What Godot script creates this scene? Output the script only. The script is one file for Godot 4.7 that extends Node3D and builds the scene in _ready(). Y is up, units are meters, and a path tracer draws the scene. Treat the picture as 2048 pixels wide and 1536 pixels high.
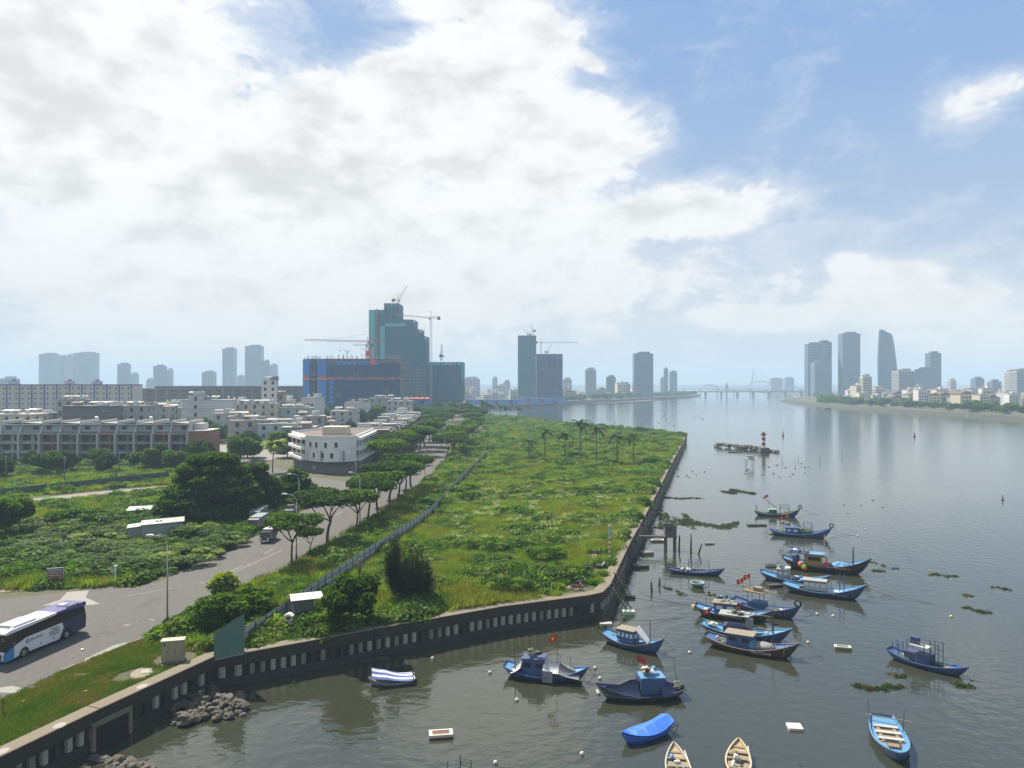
extends Node3D
# Riverside view from a bridge: y up, metres, land at y = 0, water at y = -3, camera 28 m above the land.
const F := 1450.0
const CX := 1024.0
const HY := 770.0
const CAM_H := 28.0
const WY := -3.0
var mats := {}
var used_names := {}
var rng := RandomNumberGenerator.new()
var unit_box := BoxMesh.new()

func P(u: float, v: float, y := 0.0) -> Vector3:
	var d := (CAM_H - y) * F / (v - HY)
	return Vector3((u - CX) * d / F, y, -d)

func PD(u: float, v: float, d: float) -> Vector3:
	return Vector3((u - CX) * d / F, CAM_H - (v - HY) * d / F, -d)

func XZ(p: Vector3) -> Vector2:
	return Vector2(p.x, p.z)

class MB:
	var v := PackedVector3Array()
	var c := PackedColorArray()
	var uv := PackedVector2Array()
	var col := Color(1, 1, 1)
	var colored := false
	func tri(a: Vector3, b: Vector3, d: Vector3) -> void:
		v.append(a); v.append(b); v.append(d)
		if colored:
			c.append(col); c.append(col); c.append(col)
	func quad(a: Vector3, b: Vector3, d: Vector3, e: Vector3) -> void:
		tri(a, b, d)
		tri(a, d, e)
	func box(ctr: Vector3, s: Vector3, b := Basis()) -> void:
		var x := b.x * s.x * 0.5
		var y := b.y * s.y * 0.5
		var z := b.z * s.z * 0.5
		quad(ctr - x - y + z, ctr - x + y + z, ctr + x + y + z, ctr + x - y + z)
		quad(ctr + x - y - z, ctr + x + y - z, ctr - x + y - z, ctr - x - y - z)
		quad(ctr - x - y - z, ctr - x + y - z, ctr - x + y + z, ctr - x - y + z)
		quad(ctr + x - y + z, ctr + x + y + z, ctr + x + y - z, ctr + x - y - z)
		quad(ctr - x + y + z, ctr - x + y - z, ctr + x + y - z, ctr + x + y + z)
		quad(ctr - x - y - z, ctr - x - y + z, ctr + x - y + z, ctr + x - y - z)
	func span(lo: Vector3, hi: Vector3) -> void:
		box((lo + hi) * 0.5, hi - lo)
	func aim(p: Vector3, q: Vector3) -> Basis:
		var y := (q - p).normalized()
		var r := Vector3.UP if absf(y.y) < 0.95 else Vector3.RIGHT
		var x := r.cross(y).normalized()
		return Basis(x, y, x.cross(y))
	func beam(p: Vector3, q: Vector3, w: float, h := -1.0) -> void:
		box((p + q) * 0.5, Vector3(w, p.distance_to(q), w if h < 0 else h), aim(p, q))
	func tube(p: Vector3, q: Vector3, r0: float, r1: float, n := 6, caps := true) -> void:
		var b := aim(p, q)
		for i in n:
			var a0 := TAU * i / n
			var a1 := TAU * (i + 1) / n
			var d0 := b.x * cos(a0) + b.z * sin(a0)
			var d1 := b.x * cos(a1) + b.z * sin(a1)
			quad(p + d0 * r0, p + d1 * r0, q + d1 * r1, q + d0 * r1)
			if caps:
				tri(q, q + d0 * r1, q + d1 * r1)
				tri(p, p + d1 * r0, p + d0 * r0)
	func pipe(pts: Array, r0: float, r1: float, n := 6) -> void:
		for i in pts.size() - 1:
			var t0 := float(i) / (pts.size() - 1)
			var t1 := float(i + 1) / (pts.size() - 1)
			tube(pts[i], pts[i + 1], lerpf(r0, r1, t0), lerpf(r0, r1, t1), n, i == pts.size() - 2)
	func lathe(prof: Array, n := 12, ctr := Vector3.ZERO) -> void:
		for k in prof.size() - 1:
			var a: Vector2 = prof[k]
			var b: Vector2 = prof[k + 1]
			for i in n:
				var c0 := Vector2.from_angle(TAU * i / n)
				var c1 := Vector2.from_angle(TAU * (i + 1) / n)
				quad(ctr + Vector3(c0.x * a.x, a.y, c0.y * a.x), ctr + Vector3(c1.x * a.x, a.y, c1.y * a.x), ctr + Vector3(c1.x * b.x, b.y, c1.y * b.x), ctr + Vector3(c0.x * b.x, b.y, c0.y * b.x))
	func prism(poly: PackedVector2Array, y0: float, y1: float, bottom := false) -> void:
		var n := poly.size()
		var ccw := Geometry2D.is_polygon_clockwise(poly)
		for i in n:
			var a := poly[i]
			var b := poly[(i + 1) % n]
			if ccw:
				var t := a; a = b; b = t
			quad(Vector3(a.x, y0, a.y), Vector3(b.x, y0, b.y), Vector3(b.x, y1, b.y), Vector3(a.x, y1, a.y))
		var ix := Geometry2D.triangulate_polygon(poly)
		for k in range(0, ix.size(), 3):
			var p := poly[ix[k]]
			var q := poly[ix[k + 1]]
			var r := poly[ix[k + 2]]
			tri(Vector3(p.x, y1, p.y), Vector3(q.x, y1, q.y), Vector3(r.x, y1, r.y))
			if bottom:
				tri(Vector3(p.x, y0, p.y), Vector3(r.x, y0, r.y), Vector3(q.x, y0, q.y))
	func sheet(poly: PackedVector2Array, y: float) -> void:
		var ix := Geometry2D.triangulate_polygon(poly)
		for k in range(0, ix.size(), 3):
			var p := poly[ix[k]]
			var q := poly[ix[k + 1]]
			var r := poly[ix[k + 2]]
			tri(Vector3(p.x, y, p.y), Vector3(q.x, y, q.y), Vector3(r.x, y, r.y))
	func extrude(prof: PackedVector2Array, z0: float, z1: float) -> void:  # a profile in x, y pushed along z
		var n := prof.size()
		for i in n:
			var a := prof[i]
			var b := prof[(i + 1) % n]
			quad(Vector3(a.x, a.y, z0), Vector3(a.x, a.y, z1), Vector3(b.x, b.y, z1), Vector3(b.x, b.y, z0))
		var ix := Geometry2D.triangulate_polygon(prof)
		for k in range(0, ix.size(), 3):
			for z in [z0, z1]:
				tri(Vector3(prof[ix[k]].x, prof[ix[k]].y, z), Vector3(prof[ix[k + 1]].x, prof[ix[k + 1]].y, z), Vector3(prof[ix[k + 2]].x, prof[ix[k + 2]].y, z))
	func blob(ctr: Vector3, r: Vector3, rg: RandomNumberGenerator, rough := 0.2, n := 7, m := 4) -> void:
		var g := []
		for j in m + 1:
			var row := []
			for i in n:
				var th := PI * j / m
				var ph := TAU * i / n
				var k := 1.0 + rg.randf_range(-rough, rough)
				row.append(ctr + Vector3(sin(th) * cos(ph), cos(th), sin(th) * sin(ph)) * r * k)
			if j == 0 or j == m:
				for i in n:
					row[i] = row[0]
			g.append(row)
		for j in m:
			for i in n:
				quad(g[j][i], g[j][(i + 1) % n], g[j + 1][(i + 1) % n], g[j + 1][i])
	func mesh(smooth := false) -> ArrayMesh:
		if smooth:
			var st := SurfaceTool.new()
			st.begin(Mesh.PRIMITIVE_TRIANGLES)
			st.set_smooth_group(0)
			for i in v.size():
				if colored:
					st.set_color(c[i])
				st.add_vertex(v[i])
			st.generate_normals()
			return st.commit()
		var a := []
		a.resize(Mesh.ARRAY_MAX)
		a[Mesh.ARRAY_VERTEX] = v
		if colored:
			a[Mesh.ARRAY_COLOR] = c
		var am := ArrayMesh.new()
		if v.size() > 0:
			am.add_surface_from_arrays(Mesh.PRIMITIVE_TRIANGLES, a)
		return am

func numbered(called: String) -> String:
	var n: int = used_names.get(called, 0)
	used_names[called] = n + 1
	return called if n == 0 else "%s_%03d" % [called, n]

func tag(o: Node, label: String, category: String, group := "") -> void:
	o.set_meta("label", label)
	o.set_meta("category", category)
	if group != "":
		o.set_meta("group", group)

func thing(called: String, label: String, category: String, at := Vector3.ZERO, turn := 0.0, group := "") -> Node3D:
	var o := Node3D.new()
	o.name = numbered(called)
	add_child(o)
	o.position = at
	o.rotation.y = turn
	tag(o, label, category, group)
	return o

func part(parent: Node, called: String, mesh: Mesh, m: Material, at := Transform3D()) -> MeshInstance3D:
	var o := MeshInstance3D.new()
	o.name = called
	o.mesh = mesh
	o.material_override = m
	o.transform = at
	parent.add_child(o, true)
	return o

func bpart(parent: Node, called: String, m: Material, ctr: Vector3, size: Vector3, b := Basis()) -> MeshInstance3D:
	return part(parent, called, unit_box, m, Transform3D(b * Basis.from_scale(size), ctr))

func solo(called: String, label: String, category: String, mesh: Mesh, m: Material, at := Transform3D(), group := "") -> MeshInstance3D:
	var o := part(self, numbered(called), mesh, m, at)
	tag(o, label, category, group)
	return o

func struct(called: String, mesh: Mesh, m: Material, parent: Node = self) -> MeshInstance3D:
	var o := part(parent, called if parent != self else numbered(called), mesh, m)
	o.set_meta("kind", "structure")
	return o

func copy(o: Node3D, at: Vector3, turn := 0.0, scale := Vector3.ONE) -> Node3D:
	var r: Node3D = o.duplicate()
	var base := String(o.name)
	if base.length() > 4 and base[-4] == "_" and base.right(3).is_valid_int():
		base = base.left(-4)
	r.name = numbered(base)
	add_child(r)
	r.transform = Transform3D(Basis(Vector3.UP, turn) * Basis.from_scale(scale), at)
	return r

func lin(c: Color) -> Color:
	return c.linear_to_srgb()

func mat(called: String, c: Color, rough := 0.8, metal := 0.0) -> StandardMaterial3D:
	if mats.has(called):
		return mats[called]
	var m := StandardMaterial3D.new()
	m.resource_name = called
	m.albedo_color = lin(c)
	m.roughness = rough
	m.metallic = metal
	mats[called] = m
	return m

func noise_tex(freq: float, oct: int, sd: int, ramp: Array, size := 512, normal := false, bump := 4.0, cell := false) -> NoiseTexture2D:
	var n := FastNoiseLite.new()
	n.noise_type = FastNoiseLite.TYPE_CELLULAR if cell else FastNoiseLite.TYPE_SIMPLEX_SMOOTH
	n.frequency = freq
	n.fractal_type = FastNoiseLite.FRACTAL_FBM
	n.fractal_octaves = oct
	n.seed = sd
	var t := NoiseTexture2D.new()
	t.width = size
	t.height = size
	t.seamless = true
	t.noise = n
	if normal:
		t.as_normal_map = true
		t.bump_strength = bump
	elif ramp.size() > 0:
		var g := Gradient.new()
		var offs := PackedFloat32Array()
		var cols := PackedColorArray()
		for i in ramp.size():
			offs.append(float(i) / (ramp.size() - 1))
			cols.append(lin(ramp[i]))
		g.offsets = offs
		g.colors = cols
		t.color_ramp = g
	return t

# a material whose colour wanders between the given ones; the pattern repeats every `tile` metres
func nmat(called: String, ramp: Array, tile: float, freq := 0.02, rough := 0.85, bump_cm := 0.0, oct := 5, size := 512) -> StandardMaterial3D:
	if mats.has(called):
		return mats[called]
	var m := mat(called, Color(1, 1, 1), rough)
	m.albedo_texture = noise_tex(freq, oct, called.hash() % 9999, ramp, size)
	m.uv1_triplanar = true
	m.uv1_world_triplanar = true
	m.uv1_scale = Vector3.ONE / tile
	if bump_cm > 0.0:
		m.heightmap_enabled = true
		m.heightmap_texture = noise_tex(freq * 2.0, oct, called.hash() % 999, [], size)
		m.heightmap_scale = bump_cm
	return m

func leafmat(called: String, light := Color(0.95, 1.0, 0.45), rough := 0.7) -> StandardMaterial3D:
	if mats.has(called):
		return mats[called]
	var m := mat(called, Color(1, 1, 1), rough)
	m.vertex_color_use_as_albedo = true
	m.backlight_enabled = true
	m.backlight = light
	m.metallic_specular = 0.16
	m.cull_mode = BaseMaterial3D.CULL_DISABLED
	return m

func smooth01(a: float, b: float, x: float) -> float:
	var t := clampf((x - a) / (b - a), 0.0, 1.0)
	return t * t * (3.0 - 2.0 * t)

# ---------------------------------------------------------------- camera, sky, sun
var sky_field: Image
var cn1 := FastNoiseLite.new()
var cn2 := FastNoiseLite.new()
var cn3 := FastNoiseLite.new()
# cloud banks seen over the river: centre (pixel), half axes (pixel), turn in degrees, weight
const BANKS := [
	[120, 150, 420, 240, 8, 1.25], [330, 60, 180, 110, 30, 0.8], [560, 330, 420, 170, -12, 1.2], [860, 210, 300, 150, -28, 1.25], [1020, 130, 160, 120, -35, 1.0],
	[1060, 300, 240, 120, -5, 1.2], [1180, 280, 140, 50, 0, 0.9], [780, 460, 620, 130, 0, 0.95], [250, 480, 520, 170, 0, 0.9], [1360, 425, 230, 62, -8, 0.95],
	[1100, 470, 330, 60, 5, 0.7], [950, 10, 230, 50, 0, 0.75], [1960, 190, 130, 45, -22, 0.62], [1760, 560, 150, 52, -12, 0.95], [1690, 530, 60, 35, 0, 0.9],
	[1840, 600, 240, 55, 0, 0.8], [1560, 630, 260, 40, 0, 0.75], [1150, 600, 420, 45, -4, 0.62], [500, 640, 800, 110, 0, 0.7], [650, 560, 1100, 150, 0, 0.74], [100, 360, 300, 120, 0, 0.85], [1950, 680, 300, 60, 0, 0.6], [1180, 130, 40, 25, 20, 0.5], [1480, 370, 90, 30, 15, 0.5],
]

func bank_field(a: float, e: float) -> float:
	# a, e in radians; inside the view the banks, elsewhere broken cloud of the same kind
	var w := cn3.get_noise_3d(sin(a) * cos(e) * 1.1, sin(e) * 1.6, cos(a) * cos(e) * 1.1)
	var f := clampf(0.30 + w * 1.3 + 0.25 * smooth01(0.35, 0.02, e), 0.0, 1.0)
	if absf(a) < 0.85 and e < 0.75:
		var u := CX + F * tan(a)
		var v := HY - F * tan(e) / cos(a)
		var g := 0.0
		for b in BANKS:
			var dx: float = u - b[0]
			var dy: float = v - b[1]
			var t := deg_to_rad(b[4])
			var rx: float = (dx * cos(t) + dy * sin(t)) / b[2]
			var ry: float = (-dx * sin(t) + dy * cos(t)) / b[3]
			var r := rx * rx + ry * ry
			g = maxf(g, b[5] * clampf(1.25 - sqrt(r) * 0.85, 0.0, 1.0))
		var k := smooth01(0.85, 0.68, absf(a)) * smooth01(0.75, 0.56, e)
		f = lerpf(f, g, k)
	return f

func sky_color(a: float, e: float, field: float) -> Color:
	var dx := sin(a) * cos(e)
	var dy := sin(e)
	var dz := -cos(a) * cos(e)
	var s := 9.0
	var n1 := cn1.get_noise_3d(dx * s, dy * s * 1.9, dz * s)
	var n2 := cn2.get_noise_3d(dx * s, dy * s * 1.7, dz * s)
	var h := pow(clampf(1.0 - dy, 0.0, 1.0), 3.2)
	var blue := Color(0.17, 0.38, 0.76).lerp(Color(0.78, 0.81, 0.82), h)
	# brighter and whiter towards the sun, high on the left ahead
	var near := clampf(dx * -0.415 + dy * 0.783 + dz * -0.463, 0.0, 1.0)
	blue = blue.lerp(Color(0.9, 0.93, 0.97), 0.35 * pow(near, 5.0))
	var d := field + n1 * 0.40 + n2 * 0.07 - 0.27
	var cover := smooth01(-0.04, 0.36, d)
	cover = maxf(cover, 0.45 * smooth01(-0.32, 0.25, d))
	var ns := cn2.get_noise_3d(dx * 3.2 + 7.0, dy * 6.0, dz * 3.2)
	var thick := clampf(d * 0.6 + ns * 0.85 + n2 * 0.05, 0.0, 1.0)
	var lit := 1.03 - 0.25 * smooth01(0.15, 1.0, thick) + 0.03 * n2
	lit += 0.10 * pow(near, 3.0)
	var cl := Color(lit, lit * 1.0, lit * 0.995)
	cl = cl.lerp(Color(0.88, 0.88, 0.86), 0.75 * smooth01(0.25, 0.0, e))
	return blue.lerp(cl, cover * 0.97) * 0.445

func make_sky() -> PanoramaSkyMaterial:
	for q in [[cn1, 21, 5, 1.0], [cn2, 57, 4, 3.1], [cn3, 5, 3, 1.0]]:
		q[0].noise_type = FastNoiseLite.TYPE_SIMPLEX_SMOOTH
		q[0].seed = q[1]
		q[0].fractal_octaves = q[2]
		q[0].frequency = q[3]
		q[0].fractal_gain = 0.55
	cn1.domain_warp_enabled = true
	cn1.domain_warp_amplitude = 0.55
	cn1.domain_warp_frequency = 0.9
	cn1.domain_warp_fractal_octaves = 3
	# a coarse picture of the whole sky, then a finer one of the part that the camera sees
	var W := 4096
	var H := 2048
	var lo := Image.create(W / 4, H / 4, false, Image.FORMAT_RGBF)
	for j in H / 4:
		var e := (0.5 - (j + 0.5) / (H / 4.0)) * PI
		if e < -0.02:
			break
		for i in W / 4:
			var a := ((i + 0.5) / (W / 4.0) - 0.5) * TAU
			lo.set_pixel(i, j, sky_color(a, maxf(e, 0.0), bank_field(a, maxf(e, 0.0))))
	lo.resize(W, H, Image.INTERPOLATE_BILINEAR)
	var i0 := int(W * (0.5 - 0.115))
	var i1 := int(W * (0.5 + 0.115))
	var j0 := int(H * (0.5 - 0.19))
	var j1 := H / 2
	var fw := (i1 - i0) / 4
	var fh := (j1 - j0) / 4
	var fld := Image.create(fw, fh, false, Image.FORMAT_RF)
	for j in fh:
		for i in fw:
			var a := ((i0 + i * 4 + 2.0) / W - 0.5) * TAU
			var e := (0.5 - (j0 + j * 4 + 2.0) / H) * PI
			fld.set_pixel(i, j, Color(bank_field(a, maxf(e, 0.0)), 0, 0))
	fld.resize(i1 - i0, j1 - j0, Image.INTERPOLATE_BILINEAR)
	for j in range(j0, j1):
		var e := (0.5 - (j + 0.5) / H) * PI
		for i in range(i0, i1):
			var a := ((i + 0.5) / W - 0.5) * TAU
			lo.set_pixel(i, j, sky_color(a, e, fld.get_pixel(i - i0, j - j0).r))
	# the panorama's first column looks ahead
	var turned := Image.create(W, H, false, Image.FORMAT_RGBF)
	turned.blit_rect(lo, Rect2i(W / 2, 0, W / 2, H), Vector2i(0, 0))
	turned.blit_rect(lo, Rect2i(0, 0, W / 2, H), Vector2i(W / 2, 0))
	var m := PanoramaSkyMaterial.new()
	m.panorama = ImageTexture.create_from_image(turned)
	return m

func setup_view() -> void:
	var cam := Camera3D.new()
	cam.name = "camera"
	cam.position = Vector3(0, CAM_H, 0)
	cam.rotation.x = atan((HY - 768.0) / F)
	cam.fov = rad_to_deg(2.0 * atan(768.0 / F))
	cam.near = 0.5
	cam.far = 30000.0
	add_child(cam)
	var env := Environment.new()
	env.background_mode = Environment.BG_SKY
	env.sky = Sky.new()
	env.sky.sky_material = make_sky()
	env.tonemap_mode = Environment.TONE_MAPPER_LINEAR
	env.tonemap_exposure = 2.15
	env.fog_enabled = true
	env.fog_density = 0.00027
	env.fog_light_color = Color(0.77, 0.895, 1.0)
	env.sdfgi_enabled = true
	env.ssao_enabled = true
	env.ssil_enabled = true
	var we := WorldEnvironment.new()
	we.name = "world"
	we.environment = env
	add_child(we)
	var sun := DirectionalLight3D.new()
	sun.name = "sun"
	sun.light_energy = 1.6
	sun.light_color = Color(1.0, 0.955, 0.88)
	sun.light_angular_distance = 0.6
	sun.shadow_enabled = true
	add_child(sun)
	sun.look_at_from_position(Vector3.ZERO, Vector3(1.8, -3.4, 2.0))

# ---------------------------------------------------------------- setting
var wall_out: Array[Vector3] = []   # water-side edge of the quay coping
var wall_in: Array[Vector3] = []
var road_l: Array[Vector3] = []
var road_r: Array[Vector3] = []
var fence_pts: Array[Vector3] = []
var plot_poly: PackedVector2Array
var veg := FastNoiseLite.new()
var veg2 := FastNoiseLite.new()

func offset_path(pts: Array[Vector3], w: float) -> Array[Vector3]:
	var out: Array[Vector3] = []
	for i in pts.size():
		var a := pts[maxi(i - 1, 0)]
		var b := pts[mini(i + 1, pts.size() - 1)]
		var t := (b - a).normalized()
		var n := Vector3(t.z, 0, -t.x)
		out.append(pts[i] + n * w)
	return out

func layout() -> void:
	for q in [[-160, 1588], [0, 1513], [200, 1417], [432, 1311], [495, 1303], [750, 1257], [1000, 1213], [1180, 1190], [1206, 1184], [1220, 1170], [1230, 1150], [1258, 1090], [1307, 1000], [1342, 930], [1374, 869]]:
		wall_out.append(P(q[0], q[1], 0.3))
	wall_out.insert(0, wall_out[0] + Vector3(-14, 0, 34))
	wall_in = offset_path(wall_out, 1.5)
	if wall_in[3].x > wall_out[3].x:
		wall_in = offset_path(wall_out, -1.5)
	for q in [[-45.6, -40.0], [-45.5, -64.4], [-44.3, -70.5], [-42.6, -75.5], [-40.6, -80.5], [-39.2, -91.0], [-36.4, -102.8], [-34.2, -113], [-32.5, -128], [-30.2, -145], [-27.6, -175], [-25.3, -207], [-24.3, -250], [-25.0, -300], [-30, -380], [-40, -480], [-58, -600], [-85, -760]]:
		road_r.append(Vector3(q[0], 0.02, q[1]))
	for q in [[-75, -40], [-75, -64.4], [-75, -70.5], [-75, -75.5], [-75, -80.5], [-75, -91], [-50.4, -102.8], [-49, -113], [-48.3, -128], [-47.4, -145], [-45.2, -175], [-42.8, -207], [-41.5, -250], [-41.5, -300], [-46, -380], [-55, -480], [-72, -600], [-98, -760]]:
		road_l.append(Vector3(q[0], 0.02, q[1]))
	for q in [[487, 1296], [590, 1225], [650, 1180], [750, 1112], [860, 1035], [925, 962], [975, 912]]:
		fence_pts.append(P(q[0], q[1], 0.0))
	fence_pts.append(Vector3(-7.5, 0, -330))
	fence_pts.append(Vector3(-10, 0, -400))
	var pp := PackedVector2Array()
	for i in range(5, wall_in.size()):
		pp.append(XZ(wall_in[i]))
	for q in [[70, -470], [30, -560], [8, -640], [-30, -680], [-40, -600], [-22, -500]]:
		pp.append(Vector2(q[0], q[1]))
	for i in range(fence_pts.size() - 1, -1, -1):
		pp.append(XZ(fence_pts[i]) + Vector2(0.5, 0))
	plot_poly = pp
	veg.seed = 11
	veg.frequency = 0.075
	veg.fractal_octaves = 3
	veg2.seed = 77
	veg2.frequency = 0.16
	veg2.fractal_octaves = 2

func build_setting() -> void:
	# water
	var wm := mat("river_water", Color(0.027, 0.030, 0.0195), 0.03)
	wm.metallic_specular = 0.64
	wm.normal_enabled = true
	wm.normal_texture = noise_tex(0.017, 5, 314, [], 1024, true, 9.0)
	wm.normal_scale = 0.115
	wm.uv1_triplanar = true
	wm.uv1_world_triplanar = true
	wm.uv1_scale = Vector3(1.0 / 46.0, 1.0 / 30.0, 1.0 / 30.0)
	var w := MB.new()
	w.quad(Vector3(-6500, WY, 300), Vector3(-6500, WY, -6500), Vector3(6500, WY, -6500), Vector3(6500, WY, 300))
	struct("river_water", w.mesh(), wm)
	# left bank, one sheet to the horizon
	var poly := PackedVector2Array()
	for i in wall_out.size():
		poly.append(XZ(wall_out[i].lerp(wall_in[i], 0.5)))
	for q in [[70, -470], [30, -560], [8, -640], [-35, -720], [-50, -850], [-35, -955], [89, -1215], [180, -1300], [275, -1498], [400, -1750], [530, -2043], [640, -2500], [760, -3100], [1100, -6500], [-6500, -6500], [-6500, 300], [-70, 300]]:
		poly.append(Vector2(q[0], q[1]))
	var soil := nmat("weedy_soil", [Color(0.025, 0.035, 0.012), Color(0.04, 0.05, 0.017), Color(0.055, 0.052, 0.025), Color(0.032, 0.046, 0.014)], 23.0, 0.02, 0.95)
	var g := MB.new()
	g.prism(poly, -4.5, 0.0)
	struct("ground", g.mesh(), soil)
	# right bank: sloping mud foreshore and land behind
	var sh := [Vector2(440, 60), Vector2(428, -300), Vector2(420, -520), Vector2(428, -640), Vector2(420, -800), Vector2(426, -1000), Vector2(440, -1110), Vector2(500, -1350), Vector2(675, -1729), Vector2(830, -2043), Vector2(900, -2500), Vector2(1050, -3100), Vector2(1500, -6500)]
	var mud := nmat("mud_foreshore", [Color(0.014, 0.017, 0.009), Color(0.03, 0.03, 0.018), Color(0.02, 0.03, 0.01)], 40.0, 0.03, 0.9)
	var b := MB.new()
	var rp := PackedVector2Array()
	for i in sh.size():
		rp.append(sh[i] + Vector2(12, 0))
		if i < sh.size() - 1:
			var p: Vector2 = sh[i]
			var q: Vector2 = sh[i + 1]
			b.quad(Vector3(p.x - 12, -4.2, p.y), Vector3(q.x - 12, -4.2, q.y), Vector3(q.x + 12, 0.6, q.y), Vector3(p.x + 12, 0.6, p.y))
	struct("mud_bank", b.mesh(), mud)
	rp.append(Vector2(6500, -6500))
	rp.append(Vector2(6500, 60))
	var rb := MB.new()
	rb.sheet(rp, 0.6)
	struct("far_bank_ground", rb.mesh(), soil)
	# embankment road edge of the far right bank
	var em := MB.new()
	for i in range(1, 7):
		em.beam(Vector3(sh[i].x + 40, 0.9, sh[i].y), Vector3(sh[i + 1].x + 40, 0.9, sh[i + 1].y), 1.2, 1.0)
	struct("far_embankment", em.mesh(), nmat("pale_concrete", [Color(0.13, 0.125, 0.11), Color(0.2, 0.19, 0.17)], 6.0, 0.03))
	build_roads()
	build_quay()

func build_roads() -> void:
	var asphalt := nmat("asphalt", [Color(0.036, 0.036, 0.035), Color(0.069, 0.068, 0.066), Color(0.048, 0.047, 0.046), Color(0.09, 0.088, 0.085)], 14.0, 0.012, 0.9, 0.3, 6, 1024)
	asphalt.uv1_scale = Vector3(1.0 / 5.0, 1.0 / 14.0, 1.0 / 34.0)
	var r := MB.new()
	for i in road_r.size() - 1:
		r.quad(road_l[i], road_l[i + 1], road_r[i + 1], road_r[i])
	struct("road", r.mesh(), asphalt)
	# side road on the left towards the houses, and the narrow lane
	var s := MB.new()
	var sp := [P(420, 965), P(470, 952), P(575, 962), P(660, 985), P(720, 985), P(640, 1012), P(560, 990), P(480, 968)]
	var spoly := PackedVector2Array()
	for p in sp:
		spoly.append(XZ(p))
	s.sheet(PackedVector2Array([Vector2(-44.5, -188), Vector2(-43.0, -205), Vector2(-62, -222), Vector2(-92, -262), Vector2(-150, -330), Vector2(-158, -318), Vector2(-98, -248), Vector2(-68, -206)]), 0.016)
	struct("side_road", s.mesh(), asphalt)
	var l := MB.new()
	var lp := [Vector3(-150, 0.02, -158), Vector3(-118, 0.02, -166), Vector3(-106, 0.02, -180), Vector3(-95, 0.02, -190), Vector3(-80, 0.02, -198)]
	for i in lp.size() - 1:
		l.quad(lp[i], lp[i] + Vector3(-3, 0, -9), lp[i + 1] + Vector3(-3, 0, -9), lp[i + 1])
	struct("lane", l.mesh(), nmat("dusty_concrete", [Color(0.11, 0.105, 0.095), Color(0.17, 0.162, 0.15)], 9.0, 0.03))
	# paved yard in front of the mid houses
	var y := MB.new()
	y.sheet(PackedVector2Array([Vector2(-128, -275), Vector2(-92, -262), Vector2(-84, -300), Vector2(-110, -345), Vector2(-150, -330)]), 0.010)
	struct("paved_yard", y.mesh(), mats["dusty_concrete"])
	# worn concrete patches on the road (old cement repairs with their own outline)
	var cm := nmat("cement_patch", [Color(0.15, 0.146, 0.138), Color(0.21, 0.205, 0.192)], 4.0, 0.03)
	for q in [[[85, 1212], [120, 1200], [135, 1184], [178, 1181], [172, 1195], [200, 1208], [160, 1212], [140, 1208]], [[0, 1375], [25, 1372], [55, 1378], [70, 1369], [40, 1387], [0, 1385]], [[170, 1318], [230, 1290], [262, 1283], [200, 1316], [172, 1332]]]:
		var pl := PackedVector2Array()
		for p in q:
			pl.append(XZ(P(p[0], p[1])))
		var c := MB.new()
		c.sheet(pl, 0.026)
		struct("cement_patch", c.mesh(), cm)
	# asphalt repairs and iron covers
	var am := nmat("asphalt_repair", [Color(0.028, 0.028, 0.028), Color(0.045, 0.044, 0.043)], 3.0, 0.05)
	rng.seed = 21
	for q in [[130, 1255, 3.0, 1.6], [300, 1205, 1.4, 5.0], [215, 1265, 2.2, 1.2], [420, 1130, 1.2, 6.0], [520, 1110, 2.0, 2.2], [60, 1225, 4.0, 2.0], [350, 1180, 1.0, 1.0], [600, 1050, 1.2, 8.0], [690, 1030, 1.5, 5.0]]:
		var c := P(q[0], q[1])
		var pl := PackedVector2Array()
		for i in 10:
			var t := TAU * i / 10
			pl.append(Vector2(c.x + signf(cos(t)) * pow(absf(cos(t)), 0.5) * q[2] * rng.randf_range(0.42, 0.55) + 0.0, c.z + signf(sin(t)) * pow(absf(sin(t)), 0.5) * q[3] * rng.randf_range(0.42, 0.55)))
		var m := MB.new()
		m.sheet(pl, 0.025)
		struct("asphalt_repair", m.mesh(), am)
	for q in [[255, 1250], [405, 1165], [500, 1128], [110, 1300]]:
		var m := MB.new()
		m.lathe([Vector2(0, 0.03), Vector2(0.36, 0.03), Vector2(0.4, 0.02)], 14, P(q[0], q[1]))
		solo("manhole_cover", "round dark iron manhole cover set in the road", "manhole cover", m.mesh(), mat("cast_iron", Color(0.03, 0.028, 0.026), 0.6), Transform3D(), "manhole covers")
	# lane marks
	var paint := nmat("worn_road_paint", [Color(0.09, 0.088, 0.083), Color(0.22, 0.215, 0.2), Color(0.14, 0.136, 0.125)], 2.0, 0.05)
	for i in 20:
		var z := -96.0 - i * 12.0
		var xc := (road_x(road_l, z) + road_x(road_r, z)) * 0.5
		var xc2 := (road_x(road_l, z - 4.0) + road_x(road_r, z - 4.0)) * 0.5
		var k := MB.new()
		k.quad(Vector3(xc - 0.09, 0.026, z), Vector3(xc2 - 0.09, 0.026, z - 4), Vector3(xc2 + 0.09, 0.026, z - 4), Vector3(xc + 0.09, 0.026, z))
		struct("lane_mark", k.mesh(), paint)
	for q in [[565, 1100, 455, 1150], [300, 1238, 308, 1241], [585, 1090, 600, 1082]]:
		var a := P(q[0], q[1], 0.026)
		var e := P(q[2], q[3], 0.026)
		var k := MB.new()
		var n := (e - a).cross(Vector3.UP).normalized() * 0.08
		k.quad(a - n, e - n, e + n, a + n)
		struct("lane_mark", k.mesh(), paint)
	# kerb along the verge, in stones
	var kc := nmat("kerb_concrete", [Color(0.11, 0.105, 0.092), Color(0.18, 0.172, 0.155), Color(0.14, 0.128, 0.105)], 3.0, 0.04)
	var kerb := Node3D.new()
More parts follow.
